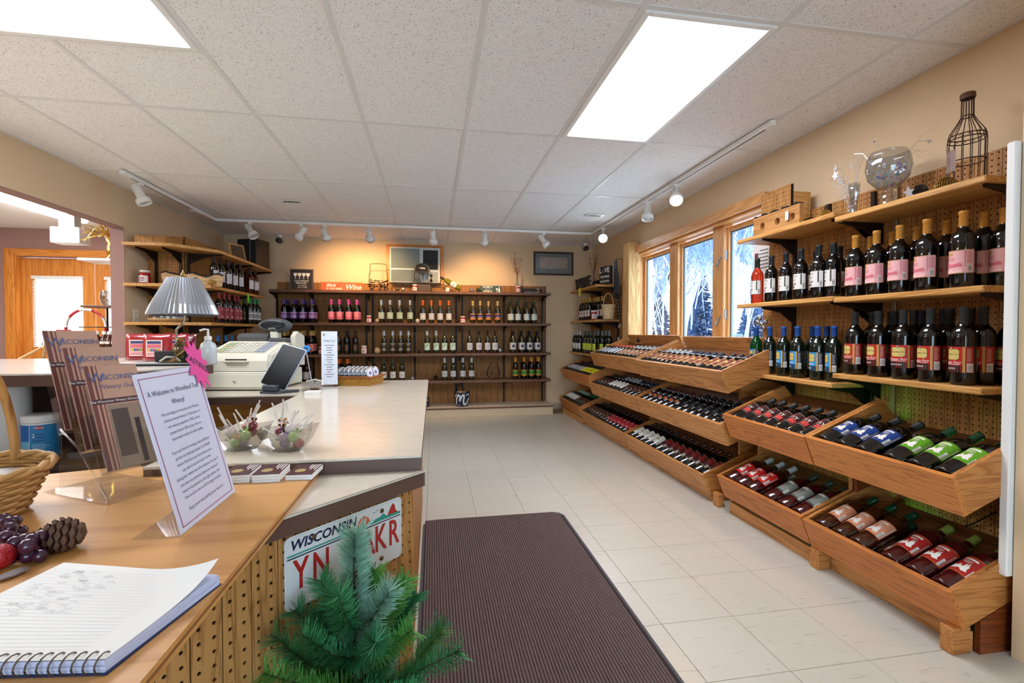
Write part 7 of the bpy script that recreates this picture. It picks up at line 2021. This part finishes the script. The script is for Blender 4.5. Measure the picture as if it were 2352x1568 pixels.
def spot(x, y, aim, label, on=None, power=0.0, col='ffd9a8'):
    t = thing('track_spotlight', label, 'spotlight', (x, y, TRK))
    part('adapter', M().bbox(-.02, .02, -.02, .02, -.02, -.0006, .003), WHITE, t)
    part('stem', M().tube([(0, 0, -.02), (0, 0, -.075)], .006, 8), WHITE, t)
    d = Vector(aim).normalized(); up_ = Vector((0, 0, 1))
    xa = d.orthogonal().normalized(); ya = d.cross(xa); R = Matrix(((xa.x, ya.x, d.x), (xa.y, ya.y, d.y), (xa.z, ya.z, d.z))).to_4x4()
    side = d.cross(up_); side = side.normalized() if side.length > .1 else Vector((1, 0, 0))
    T = Matrix.Translation(Vector((0, 0, -.095)) - d * .03) @ R
    can = M().lathe([(0, -.055), (.030, -.055), (.033, -.05), (.033, .045), (.036, .055), (.052, .068), (.054, .075), (.054, .112), (.050, .112), (.048, .078), (.03, .06)], 22)
    part('can', M().merge(can, T), mat('white_spot_can', 'dedbd2', .4), t)
    bulb = M().lathe([(.047, .085), (.040, .098), (.02, .103), (0, .104)], 20)
    if on: bm = mat('lit_bulb_' + col, 'ffffff', .3, emit=col, estr=on)
    else: bm = mat('unlit_bulb', 'b9b3a8', .3)
    part('bulb', M().merge(bulb, T), bm, t)
    if power:
        l = bpy.data.lights.new('spot_beam', 'SPOT'); l.energy = power; l.color = lin(col); l.spot_size = math.radians(95); l.spot_blend = .9; l.shadow_soft_size = .03
        lo = bpy.data.objects.new('spot_beam', l); COL.objects.link(lo); lo.parent = t
        lo.location = Vector((0, 0, -.095)) + d * .105; lo.rotation_euler = d.to_track_quat('-Z', 'Y').to_euler()
    return t
WARM = 'ffcf95'
spot(XT0, yat(306, XT0) if False else 4.32, (.35, .05, -.75), 'large white spotlight at the near end of the left track')
sp = [(578, (.55, -.25, -.75), 'white spotlight before the loudspeaker, tilted to the aisle', 0), (694, (-.65, .35, -.75), 'white spotlight tilted towards the loudspeaker corner', 0), (748, (.06, .85, -.5), 'white spotlight above the framed wine glass sign', 1), (850, (.0, .85, -.5), 'white spotlight above the wire basket', 1), (995, (.05, .6, -.8), 'white spotlight before the air conditioner', 1), (1113, (.05, .8, -.6), 'white spotlight above the slate green sign', 1), (1248, (.6, -.1, -.8), 'white spotlight tilted beside the framed picture', 0)]
for px, aim, lab, on in sp: spot(xat(px, YT), YT, aim, lab, None, SPOT_W if on else 0, WARM)
spot(XT1, yat(1388, XT1) if False else 5.28, (-.30, -.75, -.45), 'glowing white spotlight facing the aisle beside the timber post', 30.0, SPOT_W * .6, 'f2f6ff')
spot(XT1, 4.12, (-.12, -.2, -.95), 'unlit white spotlight on the window side track')
spot(XT1, 3.60, (-.32, -.62, -.72), 'glowing warm spotlight on the window side track', 22.0, SPOT_W * .6, 'ffc27a')
def vent(x, y, label):
    t = thing('ceiling_vent', label, 'vent', (x, y, ZC - .008))
    F = M(); a, b = .10, .055
    for q in ((-a, a, -b, -b + .018), (-a, a, b - .018, b), (-a, -a + .018, -b + .018, b - .018), (a - .018, a, -b + .018, b - .018)): F.bbox(*q, 0, .006, .002)
    part('frame', F, WHITE, t)
    part('duct', M().box(-a + .018, a - .018, -b + .018, b - .018, .0045, .006), mat('duct_dark', '3a3632', .7), t)
    for k_ in range(5): part('blade', M().add([(-a + .02 + k_ * .033, -b + .018, .0045), (-a + .045 + k_ * .033, -b + .018, .0005), (-a + .045 + k_ * .033, b - .018, .0005), (-a + .02 + k_ * .033, b - .018, .0045)], [(0, 1, 2, 3), (3, 2, 1, 0)]), WHITE, t)
vent(-1.354, 4.82, 'white ceiling vent over the register side of the room'); vent(1.729, 4.835, 'white ceiling vent near the window')
# ================================================================ green fairy lights in the near bins
fw = thing('fairy_lights', 'string of green fairy lights wound behind the near bins', 'string lights', (2.27, 1.7, .6))
pts = [at(1760, 938, X=2.22), at(1848, 946, X=2.22), at(1922, 962, X=2.10), at(1960, 945, X=2.24), at(2005, 934, X=2.195), at(2030, 950, X=2.26), at(2045, 965, X=2.245), at(2070, 1000, X=2.1), at(2072, 1023, X=2.025), at(2150, 1010, X=2.25), at(2260, 1040, X=2.2), at(2300, 1046, X=2.145)]
wire = M().tube([tuple(p) for p in pts], .0016, 5); part('wire', wire, mat('green_wire', '12261a', .6), fw, True)
w2_ = M().tube([tuple(at(2290, 1175, X=2.2)), tuple(at(2230, 1205, X=2.30)), tuple(at(2170, 1215, X=2.30)), tuple(at(2120, 1230, X=2.28)), tuple(at(2060, 1200, X=2.25)), tuple(at(2000, 1180, X=2.25))], .003, 5); part('wire', w2_, MATS['green_wire'], fw, True)
GL = mat('green_led', '20ff80', .3, emit='18ff6a', estr=90.0)
for (x, y, X) in ((1924, 962, 2.10), (2005, 933, 2.19), (2044, 964, 2.24), (2072, 1022, 2.02), (2300, 1046, 2.14), (1848, 946, 2.22), (1760, 938, 2.22), (2010, 1175, 2.25), (2075, 1190, 2.25)):
    p = at(x, y, X=X); part('led', M().ball(tuple(p), .0048, 8, 6), GL, fw, True)
p = at(1350, 905, X=2.15); fw2 = thing('fairy_light', 'single green fairy light above the low corner bin', 'string lights', p); part('led', M().ball((0, 0, 0), .009, 8, 6), GL, fw2); part('wire', M().tube([(0, 0, 0), (.05, .05, .01), (.12, .02, .0)], .002, 5), MATS['green_wire'], fw2)
# ================================================================ decor on the top right shelves
ztop = 1.728; zt2 = 1.757
# wire bottle cage
yc = yat(2212, 2.17); cg = thing('wire_bottle_cage', 'wine bottle shaped cage of rusty wire on the oak shelf', 'wire cage', (2.17, yc, ztop), -.9)
RUST = mat('rusty_wire', '4a3428', .7, metal=.5)
b = M(); prc = [(.066, .0), (.068, .16), (.062, .19), (.035, .225), (.022, .245), (.021, .31)]
for i in range(14): a = 2 * PI * i / 14; b.tube([(r_ * math.cos(a), r_ * math.sin(a), z_) for r_, z_ in prc], .0017, 4)
for r_, z_ in ((.067, .004), (.0672, .09), (.068, .165), (.066, .178), (.0225, .245)): b.tube(ring((0, 0), r_, z_, 24), .002, 5, closed=True)
for i in range(14): a = 2 * PI * (i + .5) / 14; b.tube([(.067 * math.cos(a) + 0, .067 * math.sin(a), .1715 + .0)] * 1 + [(.067 * math.cos(a + .1), .067 * math.sin(a + .1), .176), (.067 * math.cos(a + .2), .067 * math.sin(a + .2), .1715), (.067 * math.cos(a + .1), .067 * math.sin(a + .1), .167)], .0012, 4)
part('cage', b, RUST, cg)
part('cap', M().lathe([(.026, .305), (.028, .308), (.028, .322), (.025, .325), (0, .326)], 18), mat('rust_cap', '5a3826', .7), cg)
tw = M()
for k_ in range(3): tw.tube([((.070 + .004 * math.sin(i * 1.3 + k_ * 2)) * math.cos(2 * PI * i / 30), (.070 + .004 * math.sin(i * 1.3 + k_ * 2)) * math.sin(2 * PI * i / 30), .008 + .005 * math.cos(i * 1.3 + k_ * 2)) for i in range(30)], .0035, 5, closed=True)
part('twig_base', tw, RUST, cg)
LL = LB(.0685, .055, .13, .55, '7a6258'); LL.rect(-.9, .9, .08, .92, '8a7068').disc(0, .5, .5, '77605a'); o = part('label', LL.m, LABELP, cg); o.rotation_euler = (0, 0, -1.15)
cg.scale = (.88, .88, 1.19)
# glass bowl on foot with iridescent beads
yb_ = yat(2034, 2.17); gbw = thing('footed_bowl', 'footed glass bowl full of iridescent tinsel on the oak shelf', 'bowl', (2.17, yb_, ztop))
part('bowl', M().lathe([(.034, 0), (.036, .003), (.03, .006), (.026, .03), (.03, .055), (.012, .062), (.045, .075), (.078, .105), (.088, .14), (.082, .175), (.070, .195), (.069, .195), (.080, .175), (.086, .14), (.076, .107), (.044, .077), (0, .068)], 28), thin_glass('clear_glassware', 'e9ecef', .2), gbw)
rnd = random.Random(9); tn = M()
for i in range(260):
    a = rnd.uniform(0, 2 * PI); ph = rnd.uniform(-1, .45); r_ = .078 * math.sqrt(max(0, 1 - ph * ph)) * rnd.uniform(.3, 1); z_ = .128 + .048 * ph
    p = Vector((r_ * math.cos(a), r_ * math.sin(a), z_)); c = rnd.choice(('e8ecf4', 'b8c8f0', '6a8af0', 'f0d8a8', '70d8e0', 'd8d8d8', '9a7ae0')); s = rnd.uniform(.003, .007)
    u = Vector((rnd.gauss(0, 1), rnd.gauss(0, 1), rnd.gauss(0, 1))).normalized() * s; w_ = u.orthogonal().normalized() * s
    tn.add([p - u, p + w_, p + u, p - w_], [(0, 1, 2, 3)], False, c)
m_ = attrmat('iridescent_foil', .12, .8); m_.node_tree.nodes['Principled BSDF'].inputs['Metallic'].default_value = .25
o = part('tinsel', tn, m_, gbw); o['kind'] = 'stuff'
def star_pts(r): return [((r if i % 2 == 0 else r * .42) * math.cos(PI * i / 5 + PI / 2), (r if i % 2 == 0 else r * .42) * math.sin(PI * i / 5 + PI / 2)) for i in range(10)]
SILV = mat('silver_foil', 'dfe1e6', .2, metal=.55)
sw = M()
for i in range(14):
    a = rnd.uniform(0, 2 * PI); l = rnd.uniform(.06, .12); q = Vector((.07 * math.cos(a), .07 * math.sin(a), .17)); e_ = q + Vector((math.cos(a) * l, math.sin(a) * l, rnd.uniform(-.03, .07)))
    sw.tube([q, q.lerp(e_, .5) + Vector((0, 0, .02)), e_], .0006, 3)
    if i % 3 == 0: sw.merge(M().prism(star_pts(.012), -.0004, .0004), Matrix.Translation(e_) @ Matrix.Rotation(rnd.uniform(0, 3), 4, 'X') @ Matrix.Rotation(rnd.uniform(0, 3), 4, 'Y'))
part('star_wires', sw, SILV, gbw)
gbw.scale = (1.05, 1.05, 1.40)
# silver tinsel vase
yv = yat(1957, 2.16); sv = thing('tinsel_vase', 'slim glass vase with silver tinsel and foil stars on the shelf', 'vase', (2.16, yv, ztop))
part('vase', M().lathe([(0, 0), (.030, 0), (.031, .004), (.016, .02), (.018, .05), (.027, .10), (.030, .13), (.028, .13), (.024, .10), (.014, .05), (0, .02)], 20), thin_glass('clear_glassware', 'e9ecef', .2), sv)
tn = M()
def flake(p, s, rnd):
    u = Vector((rnd.gauss(0, 1), rnd.gauss(0, 1), rnd.gauss(0, 1))).normalized() * s; w_ = u.orthogonal().normalized() * s * .6
    tn.add([p - u, p + w_, p + u, p - w_], [(0, 1, 2, 3)])
for i in range(420):
    t_ = rnd.random(); c_ = Vector((0, 0, .02)).lerp(Vector((-.02, .10, .20)), t_ ** 1.2); w_ = .012 + .03 * t_
    flake(c_ + Vector((rnd.gauss(0, w_ * .5), rnd.gauss(0, w_ * .5), rnd.gauss(0, w_ * .6))), rnd.uniform(.003, .008), rnd)
for p_ in ((-.02, .11, .215), (-.02, .085, .16), (.0, .13, .19), (0, .02, .2)): tn.merge(M().prism(star_pts(.020), -.0004, .0004), Matrix.Translation(p_) @ Matrix.Rotation(-PI / 2, 4, 'Y') @ Matrix.Rotation(rnd.uniform(-.5, .5), 4, 'X'))
o = part('tinsel', tn, SILV, sv); o['kind'] = 'stuff'
tp = M()
for i in range(10): a = rnd.uniform(0, 6.28); tp.tube([(0, 0, .10), (.02 * math.cos(a), .03 * math.sin(a), .18), (.03 * math.cos(a), .06 * math.sin(a), rnd.uniform(.2, .27))], .0006, 3)
part('wires', tp, SILV, sv)
sv.scale = (.9, .9, 1.35)
# gold cones and star
yk = yat(2140, 2.13); pinecone(2.13, yk, ztop + .026, .075, .034, CONE_G, 'large gilded pine cone on the shelf beside the wire cage', (PI / 2, 0, .25), rows=10, per=11, sc=.28)
pinecone(2.13, yat(2102, 2.13), ztop + .024, .055, .026, CONE_D, 'dark gold-tipped pine cone beside the large gilded one', (PI / 2 * .9, 0, -.6))
stt = M().prism(star_pts(.030), -.002, .002); stt.v = [(p[2], p[0], p[1]) for p in stt.v]
single('foil_star', stt, SILV, 'silver foil star leaning before the dark pine cone', 'star', None, (2.09, yat(2082, 2.09), ztop + .027), (0, -.25, 0))
# pegboard box, wooden three-hole holder, second holder, cone
pbx = thing('pegboard_box', 'pegboard-fronted wooden box on the oak shelf beside the window', 'box', (2.24, 2.72, zt2))
peg_planks(pbx, (2.17, yat(1745, 2.17)), (2.17, yat(1812, 2.17)), zt2, zt2 + .290, PEG, back=True)
yy0, yy1 = yat(1812, 2.17), yat(1745, 2.17)
part('side', M().bbox(2.191, 2.30, yy0, yy0 + .015, zt2, zt2 + .245, .002), OAK_X, pbx, True); part('side', M().bbox(2.191, 2.30, yy1 - .015, yy1, zt2, zt2 + .245, .002), OAK_X, pbx, True); part('back', M().bbox(2.301, 2.313, yy0, yy1, zt2, zt2 + .245, .002), OAK_Y, pbx, True)
def holes_board(y0_, y1_, z0_, z1_, xh, holes, r, th):
    """board in the yz plane facing -x with round through holes"""
    m = M(); n = 16; W_ = y1_ - y0_
    k_ = len(holes); cells = []
    for i, hy in enumerate(holes):
        a = y0_ + W_ * i / k_; b_ = y0_ + W_ * (i + 1) / k_; cz = (z0_ + z1_) / 2 - .005
        ringp = [(hy + r * math.cos(2 * PI * q / n), cz + r * math.sin(2 * PI * q / n)) for q in range(n)]
        outp = []
        for q in range(n):
            c_, s_ = math.cos(2 * PI * q / n), math.sin(2 * PI * q / n)
            ty = ((b_ - hy) / c_ if c_ > 1e-6 else (a - hy) / c_ if c_ < -1e-6 else 1e9); tz = ((z1_ - cz) / s_ if s_ > 1e-6 else (z0_ - cz) / s_ if s_ < -1e-6 else 1e9)
            t_ = min(ty, tz); outp.append((hy + c_ * t_, cz + s_ * t_))
        for xx, rev in ((xh, False), (xh + th, True)):
            v = [(xx, *p) for p in outp] + [(xx, *p) for p in ringp]; fs = [(q, (q + 1) % n, n + (q + 1) % n, n + q) for q in range(n)]
            corners = [(xx, a, z0_), (xx, b_, z0_), (xx, b_, z1_), (xx, a, z1_)]
            m.add(v, [f[::-1] for f in fs] if not rev else fs)
            for (py_, pz_) in ((a, z0_), (b_, z0_), (b_, z1_), (a, z1_)):
                best = sorted(range(n), key=lambda q: (outp[q][0] - py_) ** 2 + (outp[q][1] - pz_) ** 2)[:2]
                m.add([(xx, py_, pz_), (xx, *outp[best[0]]), (xx, *outp[best[1]])], [(0, 1, 2)])
        m.add([(xh, *p) for p in ringp] + [(xh + th, *p) for p in ringp], [(q, (q + 1) % n, n + (q + 1) % n, n + q) for q in range(n)], True)
    m.box(xh, xh + th, y0_ - .0005, y0_ + .0005, z0_, z1_); m.box(xh, xh + th, y1_ - .0005, y1_ + .0005, z0_, z1_)
    m.add([(xh, y0_, z1_), (xh + th, y0_, z1_), (xh + th, y1_, z1_), (xh, y1_, z1_)], [(0, 1, 2, 3)])
    return m
h0, h1 = yat(1838, 2.10), yat(1733, 2.10)
wh = thing('bottle_holder', 'wooden bottle holder with three round holes and bark edge', 'bottle holder', (2.11, (h0 + h1) / 2, zt2))
HW = wood('hickory_board_y', 'c08a52', '9a6634', 'y', 1, .45)
part('board', holes_board(h0, h1, zt2 + .001, zt2 + .120, 2.085, [yat(px, 2.085) for px in (1816, 1782, 1748)], .022, .028), HW, wh, True)
bkk = M(); n = 16
for i in range(n): y_ = h0 + (h1 - h0) * (i + .5) / n; bkk.bbox(2.083, 2.115, y_ - (h1 - h0) / n * .55, y_ + (h1 - h0) / n * .55, zt2 + .1202, zt2 + .127 + .008 * math.sin(i * 1.7), .003)
part('bark_edge', bkk, MATS['dark_bark'], wh, True)
tgm = M().bbox(2.070, 2.073, yat(1803, 2.07) - .012, yat(1803, 2.07) + .012, zt2 + .04, zt2 + .092, .001); part('paper_tag', tgm, PAPER, wh, True)
part('twine', M().tube([(2.0715, yat(1803, 2.07), zt2 + .09), (2.075, yat(1803, 2.07) - .01, zt2 + .115), (2.10, yat(1803, 2.07), zt2 + .125), (2.12, yat(1803, 2.07) + .01, zt2 + .09)], .0016, 5), mat('jute', 'a08a60', .9), wh, True)
h0, h1 = yat(1900, 2.22), yat(1845, 2.22)
w3 = thing('bottle_holder', 'second bark-edged wooden holder behind the gold cone', 'bottle holder', (2.23, (h0 + h1) / 2, zt2))
part('board', M().prism([(h0, zt2 + .0005), (h1, zt2 + .0005), (h1, zt2 + .055), (h1 - .05, zt2 + .06), (h1 - .07, zt2 + .045), (h0 + .05, zt2 + .05), (h0 + .02, zt2 + .10), (h0, zt2 + .105)][::-1] if False else [(h0, zt2 + .0005), (h1, zt2 + .0005), (h1, zt2 + .055), (h1 - .05, zt2 + .06), (h1 - .07, zt2 + .045), (h0 + .05, zt2 + .05), (h0 + .02, zt2 + .10), (h0, zt2 + .105)], 2.215, 2.24, 'x'), MATS['dark_bark'], w3, True)
part('face', M().bbox(2.210, 2.2145, h0, h1, zt2 + .0005, zt2 + .04, .001), HW, w3, True)
pinecone(2.10, yat(1880, 2.10), zt2 + .022, .05, .024, CONE_G, 'small gilded pine cone before the bark-edged holder', (PI / 2, 0, .5))
# poster and foil on window side of the pegboard
ps = thing('paper_notice', 'white paper notice with a wine glass beside the window', 'notice', (2.318, 2.93, 1.45))
q0, q1 = yat(1765, 2.316), yat(1728, 2.316); zz0, zz1 = at(1750, 690, X=2.316).z, at(1750, 560, X=2.316).z
part('sheet', M().box(2.3155, 2.317, q0, q1, zz0, zz1), PAPER, ps, True)
pn = M()
for i in range(6): pn.box(2.3150, 2.3154, q0 + .01, q1 - .07 + .01 * (i % 3), zz1 - .05 - i * .025, zz1 - .042 - i * .025)
part('print', pn, INKG, ps, True)
part('glass_print', M().prism([(q1 - .02, zz1 - .06), (q1 - .02, zz1 - .12), (q1 - .034, zz1 - .14), (q1 - .034, zz1 - .2), (q1 - .05, zz1 - .21), (q1 - .015, zz1 - .21), (q1 - .03, zz1 - .2), (q1 - .03, zz1 - .14), (q1 - .055, zz1 - .12), (q1 - .055, zz1 - .06)], 2.3148, 2.3154, 'x'), mat('plum_print', '6a3a4a', .5), ps, True)
cf = thing('cork_bag', 'clear bag of round tins hanging beside the window', 'bag', (2.31, yat(1757, 2.30), at(1757, 740, X=2.30).z))
for (dy, dz) in ((.05, .0), (.01, -.015), (-.03, .0), (.03, .03), (-.01, -.04)): part('tin', M().lathe([(0, -.012), (.018, -.012), (.019, .0), (.012, .002), (0, -.006)], 14, (-.025, dy, dz), axis='x'), TIN, cf)
part('bag', M().ball((-.025, .01, 0), .06, 12, 8), ACRYL, cf)
# ================================================================ decor in the right back corner
z1_ = 1.722
for i, c_ in enumerate('WINE'):
    px = (1328, 1337, 1345, 1352)[i]
    t = thing('word_letter', 'dark wooden letter %s of the word on the corner shelf' % c_, 'letter', (2.01, yat(px, 2.01), z1_), -PI / 2)
    mb = M(); text_on(mb, c_, .20, frame_mx((0, 0, .073), (1, 0, 0), (0, 0, 1)), depth=.06, bold=.03); zmin = min(p[2] for p in mb.v); mb.move(0, 0, -zmin); part('letter', mb, mat('dark_letter_wood', '2c2521', .6), t)
lv_ = thing('block_sign', 'black block sign reading Love the Wine you are with', 'sign', (2.10, yat(1391, 2.10) , z1_), -PI / 2 + .35)
part('board', M().bbox(-.10, .10, -.02, .02, 0, .215, .003), mat('black_board_paint', '17181a', .6), lv_)
writing(lv_, [('L', -.075, .165, .085, dict(bold=.02)), ('VE', .045, .165, .085, dict(bold=.02, narrow=.9)), ('THE WINE', 0, .088, .042, dict(bold=.015, narrow=.85)), ("YOU'RE WITH", 0, .032, .036, dict(bold=.015, narrow=.75))], INK_W, -.0212)
part('seal_print', M().lathe([(.0, -.0008), (.032, -.0008), (.032, 0)], 18, (-.022, -.0205, .166), axis='y'), mat('grey_stamp', '4a4a50', .6), lv_)
b2 = thing('block_sign', 'small black block sign leaning behind the wooden letters', 'sign', (2.14, yat(1372, 2.14) + .05, z1_), -PI / 2)
part('board', M().bbox(-.10, .10, -.015, .015, 0, .09, .003), MATS['black_board_paint'], b2); writing(b2, [('vino', .02, .045, .05, dict(shear=.3))], INK_W, -.0162)
twigs(2.16, 6.05, z1_, 'slim bottle with dried red twigs behind the wooden letters', 14, .52, lean=-.02, bh=.20)
yn_ = M().prism(star_pts(.001), 0, .001) if False else None
tg_ = M().prism([(-.035, -.055), (.035, -.055), (.035, .055), (-.035, .055)], -.001, .001); tg_.v = [(p[2], p[0], p[1]) for p in tg_.v]
single('price_tag', tg_, mat('neon_yellow_card', 'e6e81e', .6), 'neon yellow tag hanging from the corner shelf edge', 'price tag', None, (1.974, yat(1331, 1.974), z1_ - .045))
pkx = thing('peach_basket', 'tall pale woven basket with thin handle on the corner shelf', 'basket', (2.10, yat(1397, 2.10), 1.290), .3)
wv = M()
for j in range(14):
    r_ = .058 + .020 * j / 13; wv.tube([((r_ + (.002 if (i + j) % 2 else -.002)) * math.cos(2 * PI * i / 24), (r_ + (.002 if (i + j) % 2 else -.002)) * math.sin(2 * PI * i / 24), .006 + j * .0125) for i in range(24)], .0064, 4, closed=True)
o = part('weave', wv, mat('pale_splint', 'cdb48c', .7, var=.15, vscale=30), pkx); o['kind'] = 'stuff'
part('bottom', M().lathe([(0, .0005), (.056, .0005), (.056, .005), (0, .005)], 18), MATS['pale_splint'], pkx)
part('handle', M().tube([(.076 * math.cos(PI * i / 14), 0, .165 + .15 * math.sin(PI * i / 14)) for i in range(15)], .004, 6), MATS['pale_splint'], pkx)
jar(2.02, yat(1364, 2.02), 1.290, 'red jelly jar before the gold-capped bottles on the corner shelf', s=1.25)
# hanging lanyard bundle and wine glass on the pegboard edge
ld = thing('lanyard_bundle', 'bundle of black and white beaded lanyards hanging by the timber post', 'lanyards', (2.20, 5.27, 1.75))
bdl = M(); bdw = M(); rnd = random.Random(19); top_ = at(1415, 597, X=2.20); mid_ = at(1420, 680, X=2.20); low_ = at(1424, 745, X=2.20)
for i in range(7):
    o_ = (i - 3) * .014; p = [top_ + Vector((-.01, o_ * .6, rnd.uniform(-.01, .01))), top_.lerp(mid_, .5) + Vector((-.012, o_ * 1.6, 0)), mid_ + Vector((-.014, o_ * 1.9, 0))]
    (bdl if i % 2 else bdl).tube(p, .006, 5)
    for k_ in range(16):
        q = p[0].lerp(p[1], k_ / 8) if k_ < 8 else p[1].lerp(p[2], (k_ - 8) / 8)
        if i % 2 == 0: bdw.box(q.x - .0075, q.x - .0055, q.y - .003, q.y + .003, q.z - .008, q.z + .004)
for i in range(14): a = rnd.uniform(0, 6.28); q = mid_ + Vector((-.02, rnd.uniform(-.05, .05), rnd.uniform(-.03, .03))); bdl.ball(q, .016, 7, 5)
bdl.tube([mid_, mid_.lerp(low_, .5), low_], .008, 5)
for k_ in range(8): q = mid_.lerp(low_, k_ / 8); bdw.box(q.x - .011, q.x - .008, q.y - .003, q.y + .003, q.z - .012, q.z + .006)
part('straps', bdl, mat('black_strap', '191a20', .6), ld, True); part('white_beads', bdw, mat('white_bead', 'c9ccd6', .4), ld, True)
part('hook', M().tube([(2.285, top_.y, top_.z + .02), (2.21, top_.y, top_.z + .01), (2.19, top_.y, top_.z + .03)], .003, 5), STEEL_D, ld, True)
part('clip_ring', M().tube([tuple(low_ + Vector((-.005, .022 * math.cos(2 * PI * i / 16), -.02 + .034 * math.sin(2 * PI * i / 16)))) for i in range(16)], .004, 6, closed=True), mat('chrome', 'cfcfcf', .15, metal=1), ld, True)
hg = at(1419, 790, X=2.18)
hw_ = thing('wine_glass', 'small clear wine glass standing upright at the pegboard edge', 'glass', (2.19, hg.y, .8485 if False else hg.z - .03))
part('glass', M().lathe([(0, 0), (.026, 0), (.026, .002), (.004, .004), (.003, .05), (.02, .065), (.027, .09), (.022, .12), (.021, .12), (.026, .09), (.018, .067), (0, .055)], 18), thin_glass('clear_glassware', 'e9ecef', .2), hw_)
part('shelf_clip', M().bbox(-.03, .03, -.03, .03, -.006, -.0006, .002), STEEL_D, hw_); part('shelf_clip', M().bbox(.03, .11, -.006, .006, -.006, -.001, .001), STEEL_D, hw_)
cupx = thing('pen_cup', 'dark round cup standing on the far bin edge below the window', 'cup', (2.25, yat(1472, 2.25), 1.018))
part('cup', M().lathe([(0, 0), (.04, 0), (.042, .003), (.042, .075), (.039, .075), (.039, .006), (0, .006)], 20), mat('dark_tin_cup', '3a3d44', .4, metal=.5), cupx)
part('lid', M().lathe([(0, .0755), (.042, .0755), (.043, .082), (0, .084)], 20), mat('blue_grey_lid', '8d9aa8', .4), cupx)
part('ledge', M().bbox(-.05, .06, -.05, .05, -.012, -.0006, .002), TRIM_Y, cupx)
# ================================================================ outside the window
single('snowy_ground', M().box(-40, 45, -40, 45, -.72, -.60), mat('snow', 'e8edf5', .8), 'snow-covered ground outside the window', 'ground')
bpy.data.objects['snowy_ground']['kind'] = 'structure'; del bpy.data.objects['snowy_ground']['category']
rl = thing('deck_railing', 'snowy grey deck railing outside the window', 'railing', (5.2, 9, -.6))
RAIL = mat('frosted_grey_wood', '5f6c84', .7)
part('top_rail', M().bbox(5.14, 5.28, 3, 20, .84, .93, .01), RAIL, rl, True); part('low_rail', M().bbox(5.18, 5.24, 3, 20, .0, .06, .01), RAIL, rl, True)
for i in range(9): part('post', M().bbox(5.15, 5.27, 3.2 + i * 2.0, 3.32 + i * 2.0, -.6, 1.1, .01), RAIL, rl, True)
for i in range(56): part('baluster', M().box(5.195, 5.225, 3.4 + i * .3, 3.43 + i * .3, .06, .84), RAIL, rl, True)
FROST = mat('frosted_branch', '66779a', .8, var=.35, vscale=6); BIRCH = mat('birch_bark', '9aa4b4', .8, var=.3, vscale=9); DARKT = mat('bluish_spruce', '4a5c7c', .8, var=.5, vscale=5)
def bare_tree(x, y, h, seed, label, spread=.5):
    rnd = random.Random(seed); t = thing('frosted_tree', label, 'tree', (x, y, -.6), 0, 'frosted bare trees outside the window')
    tk = M(); tw = M()
    def grow(p, d, l, r, lev):
        q = p + d * l; n1 = p.lerp(q, .5) + Vector((rnd.gauss(0, .03 * l), rnd.gauss(0, .03 * l), 0))
        (tk if lev < 2 else tw).tube([p, n1, q], [max(r, .008), max(r * .85, .007), max(r * .6, .006)], 5 if lev < 2 else 3, caps=False)
        if lev >= 5: return
        for i in range(rnd.randint(3, 4) if lev else 7):
            t_ = rnd.uniform(.35, 1.0); b = p.lerp(q, t_)
            nd = (d + Vector((rnd.gauss(0, spread), rnd.gauss(0, spread), rnd.gauss(.25, .2)))).normalized()
            grow(b, nd, l * rnd.uniform(.45, .7), r * .46, lev + 1)
    for k_ in range(2): grow(Vector((rnd.gauss(0, .25), rnd.gauss(0, .25), 0)), Vector((rnd.gauss(0, .08), rnd.gauss(0, .08), 1)).normalized(), h * .55, .042, 0)
    part('trunk', tk, BIRCH, t); o = part('twigs', tw, FROST, t); o['kind'] = 'stuff'
def spruce(x, y, h, seed, label):
    rnd = random.Random(seed); t = thing('frosted_spruce', label, 'tree', (x, y, -.6), 0, 'frosted spruces outside the window')
    part('trunk', M().tube([(0, 0, 0), (0, 0, h)], [.1, .01], 6), BIRCH, t); br = M()
    for i in range(420):
        f_ = rnd.random() ** .8; z_ = h * (.05 + .93 * f_); l = (1 - f_) * h * .24 + .12; a = rnd.uniform(0, 2 * PI)
        p0 = Vector((0, 0, z_)); p1 = Vector((l * math.cos(a), l * math.sin(a), z_ - l * .25)); w_ = Vector((-math.sin(a), math.cos(a), 0)) * l * .16
        br.add([p0, p0.lerp(p1, .6) + w_, p1, p0.lerp(p1, .6) - w_], [(0, 1, 2, 3)])
        br.add([p0, p0.lerp(p1, .6) + Vector((0, 0, l * .12)), p1, p0.lerp(p1, .6) - Vector((0, 0, l * .14))], [(0, 1, 2, 3)])
    o = part('boughs', br, DARKT, t); o['kind'] = 'stuff'
rnd0 = random.Random(42)
for i, (x, y, h) in enumerate(((7.8, 11.6, 6.8), (8.2, 14.2, 7.4), (8.8, 16.8, 7.6), (9.2, 19.6, 8), (10.8, 13.2, 7.5), (11.4, 16.2, 8), (11.8, 19.4, 8.4), (12.6, 22.6, 9), (9.0, 22.4, 8))):
    bare_tree(x, y, h, 100 + i, 'bare white birch with frosty twigs outside the window', .36)
for i, (x, y, h) in enumerate(((12.0, 19.2, 4.6), (13.5, 22.0, 4.4), (11.5, 15.2, 3.6), (14, 18.5, 4.2), (12, 23.5, 5))):
    spruce(x, y, h, 200 + i, 'bluish frosted spruce among bare trees outside the window')
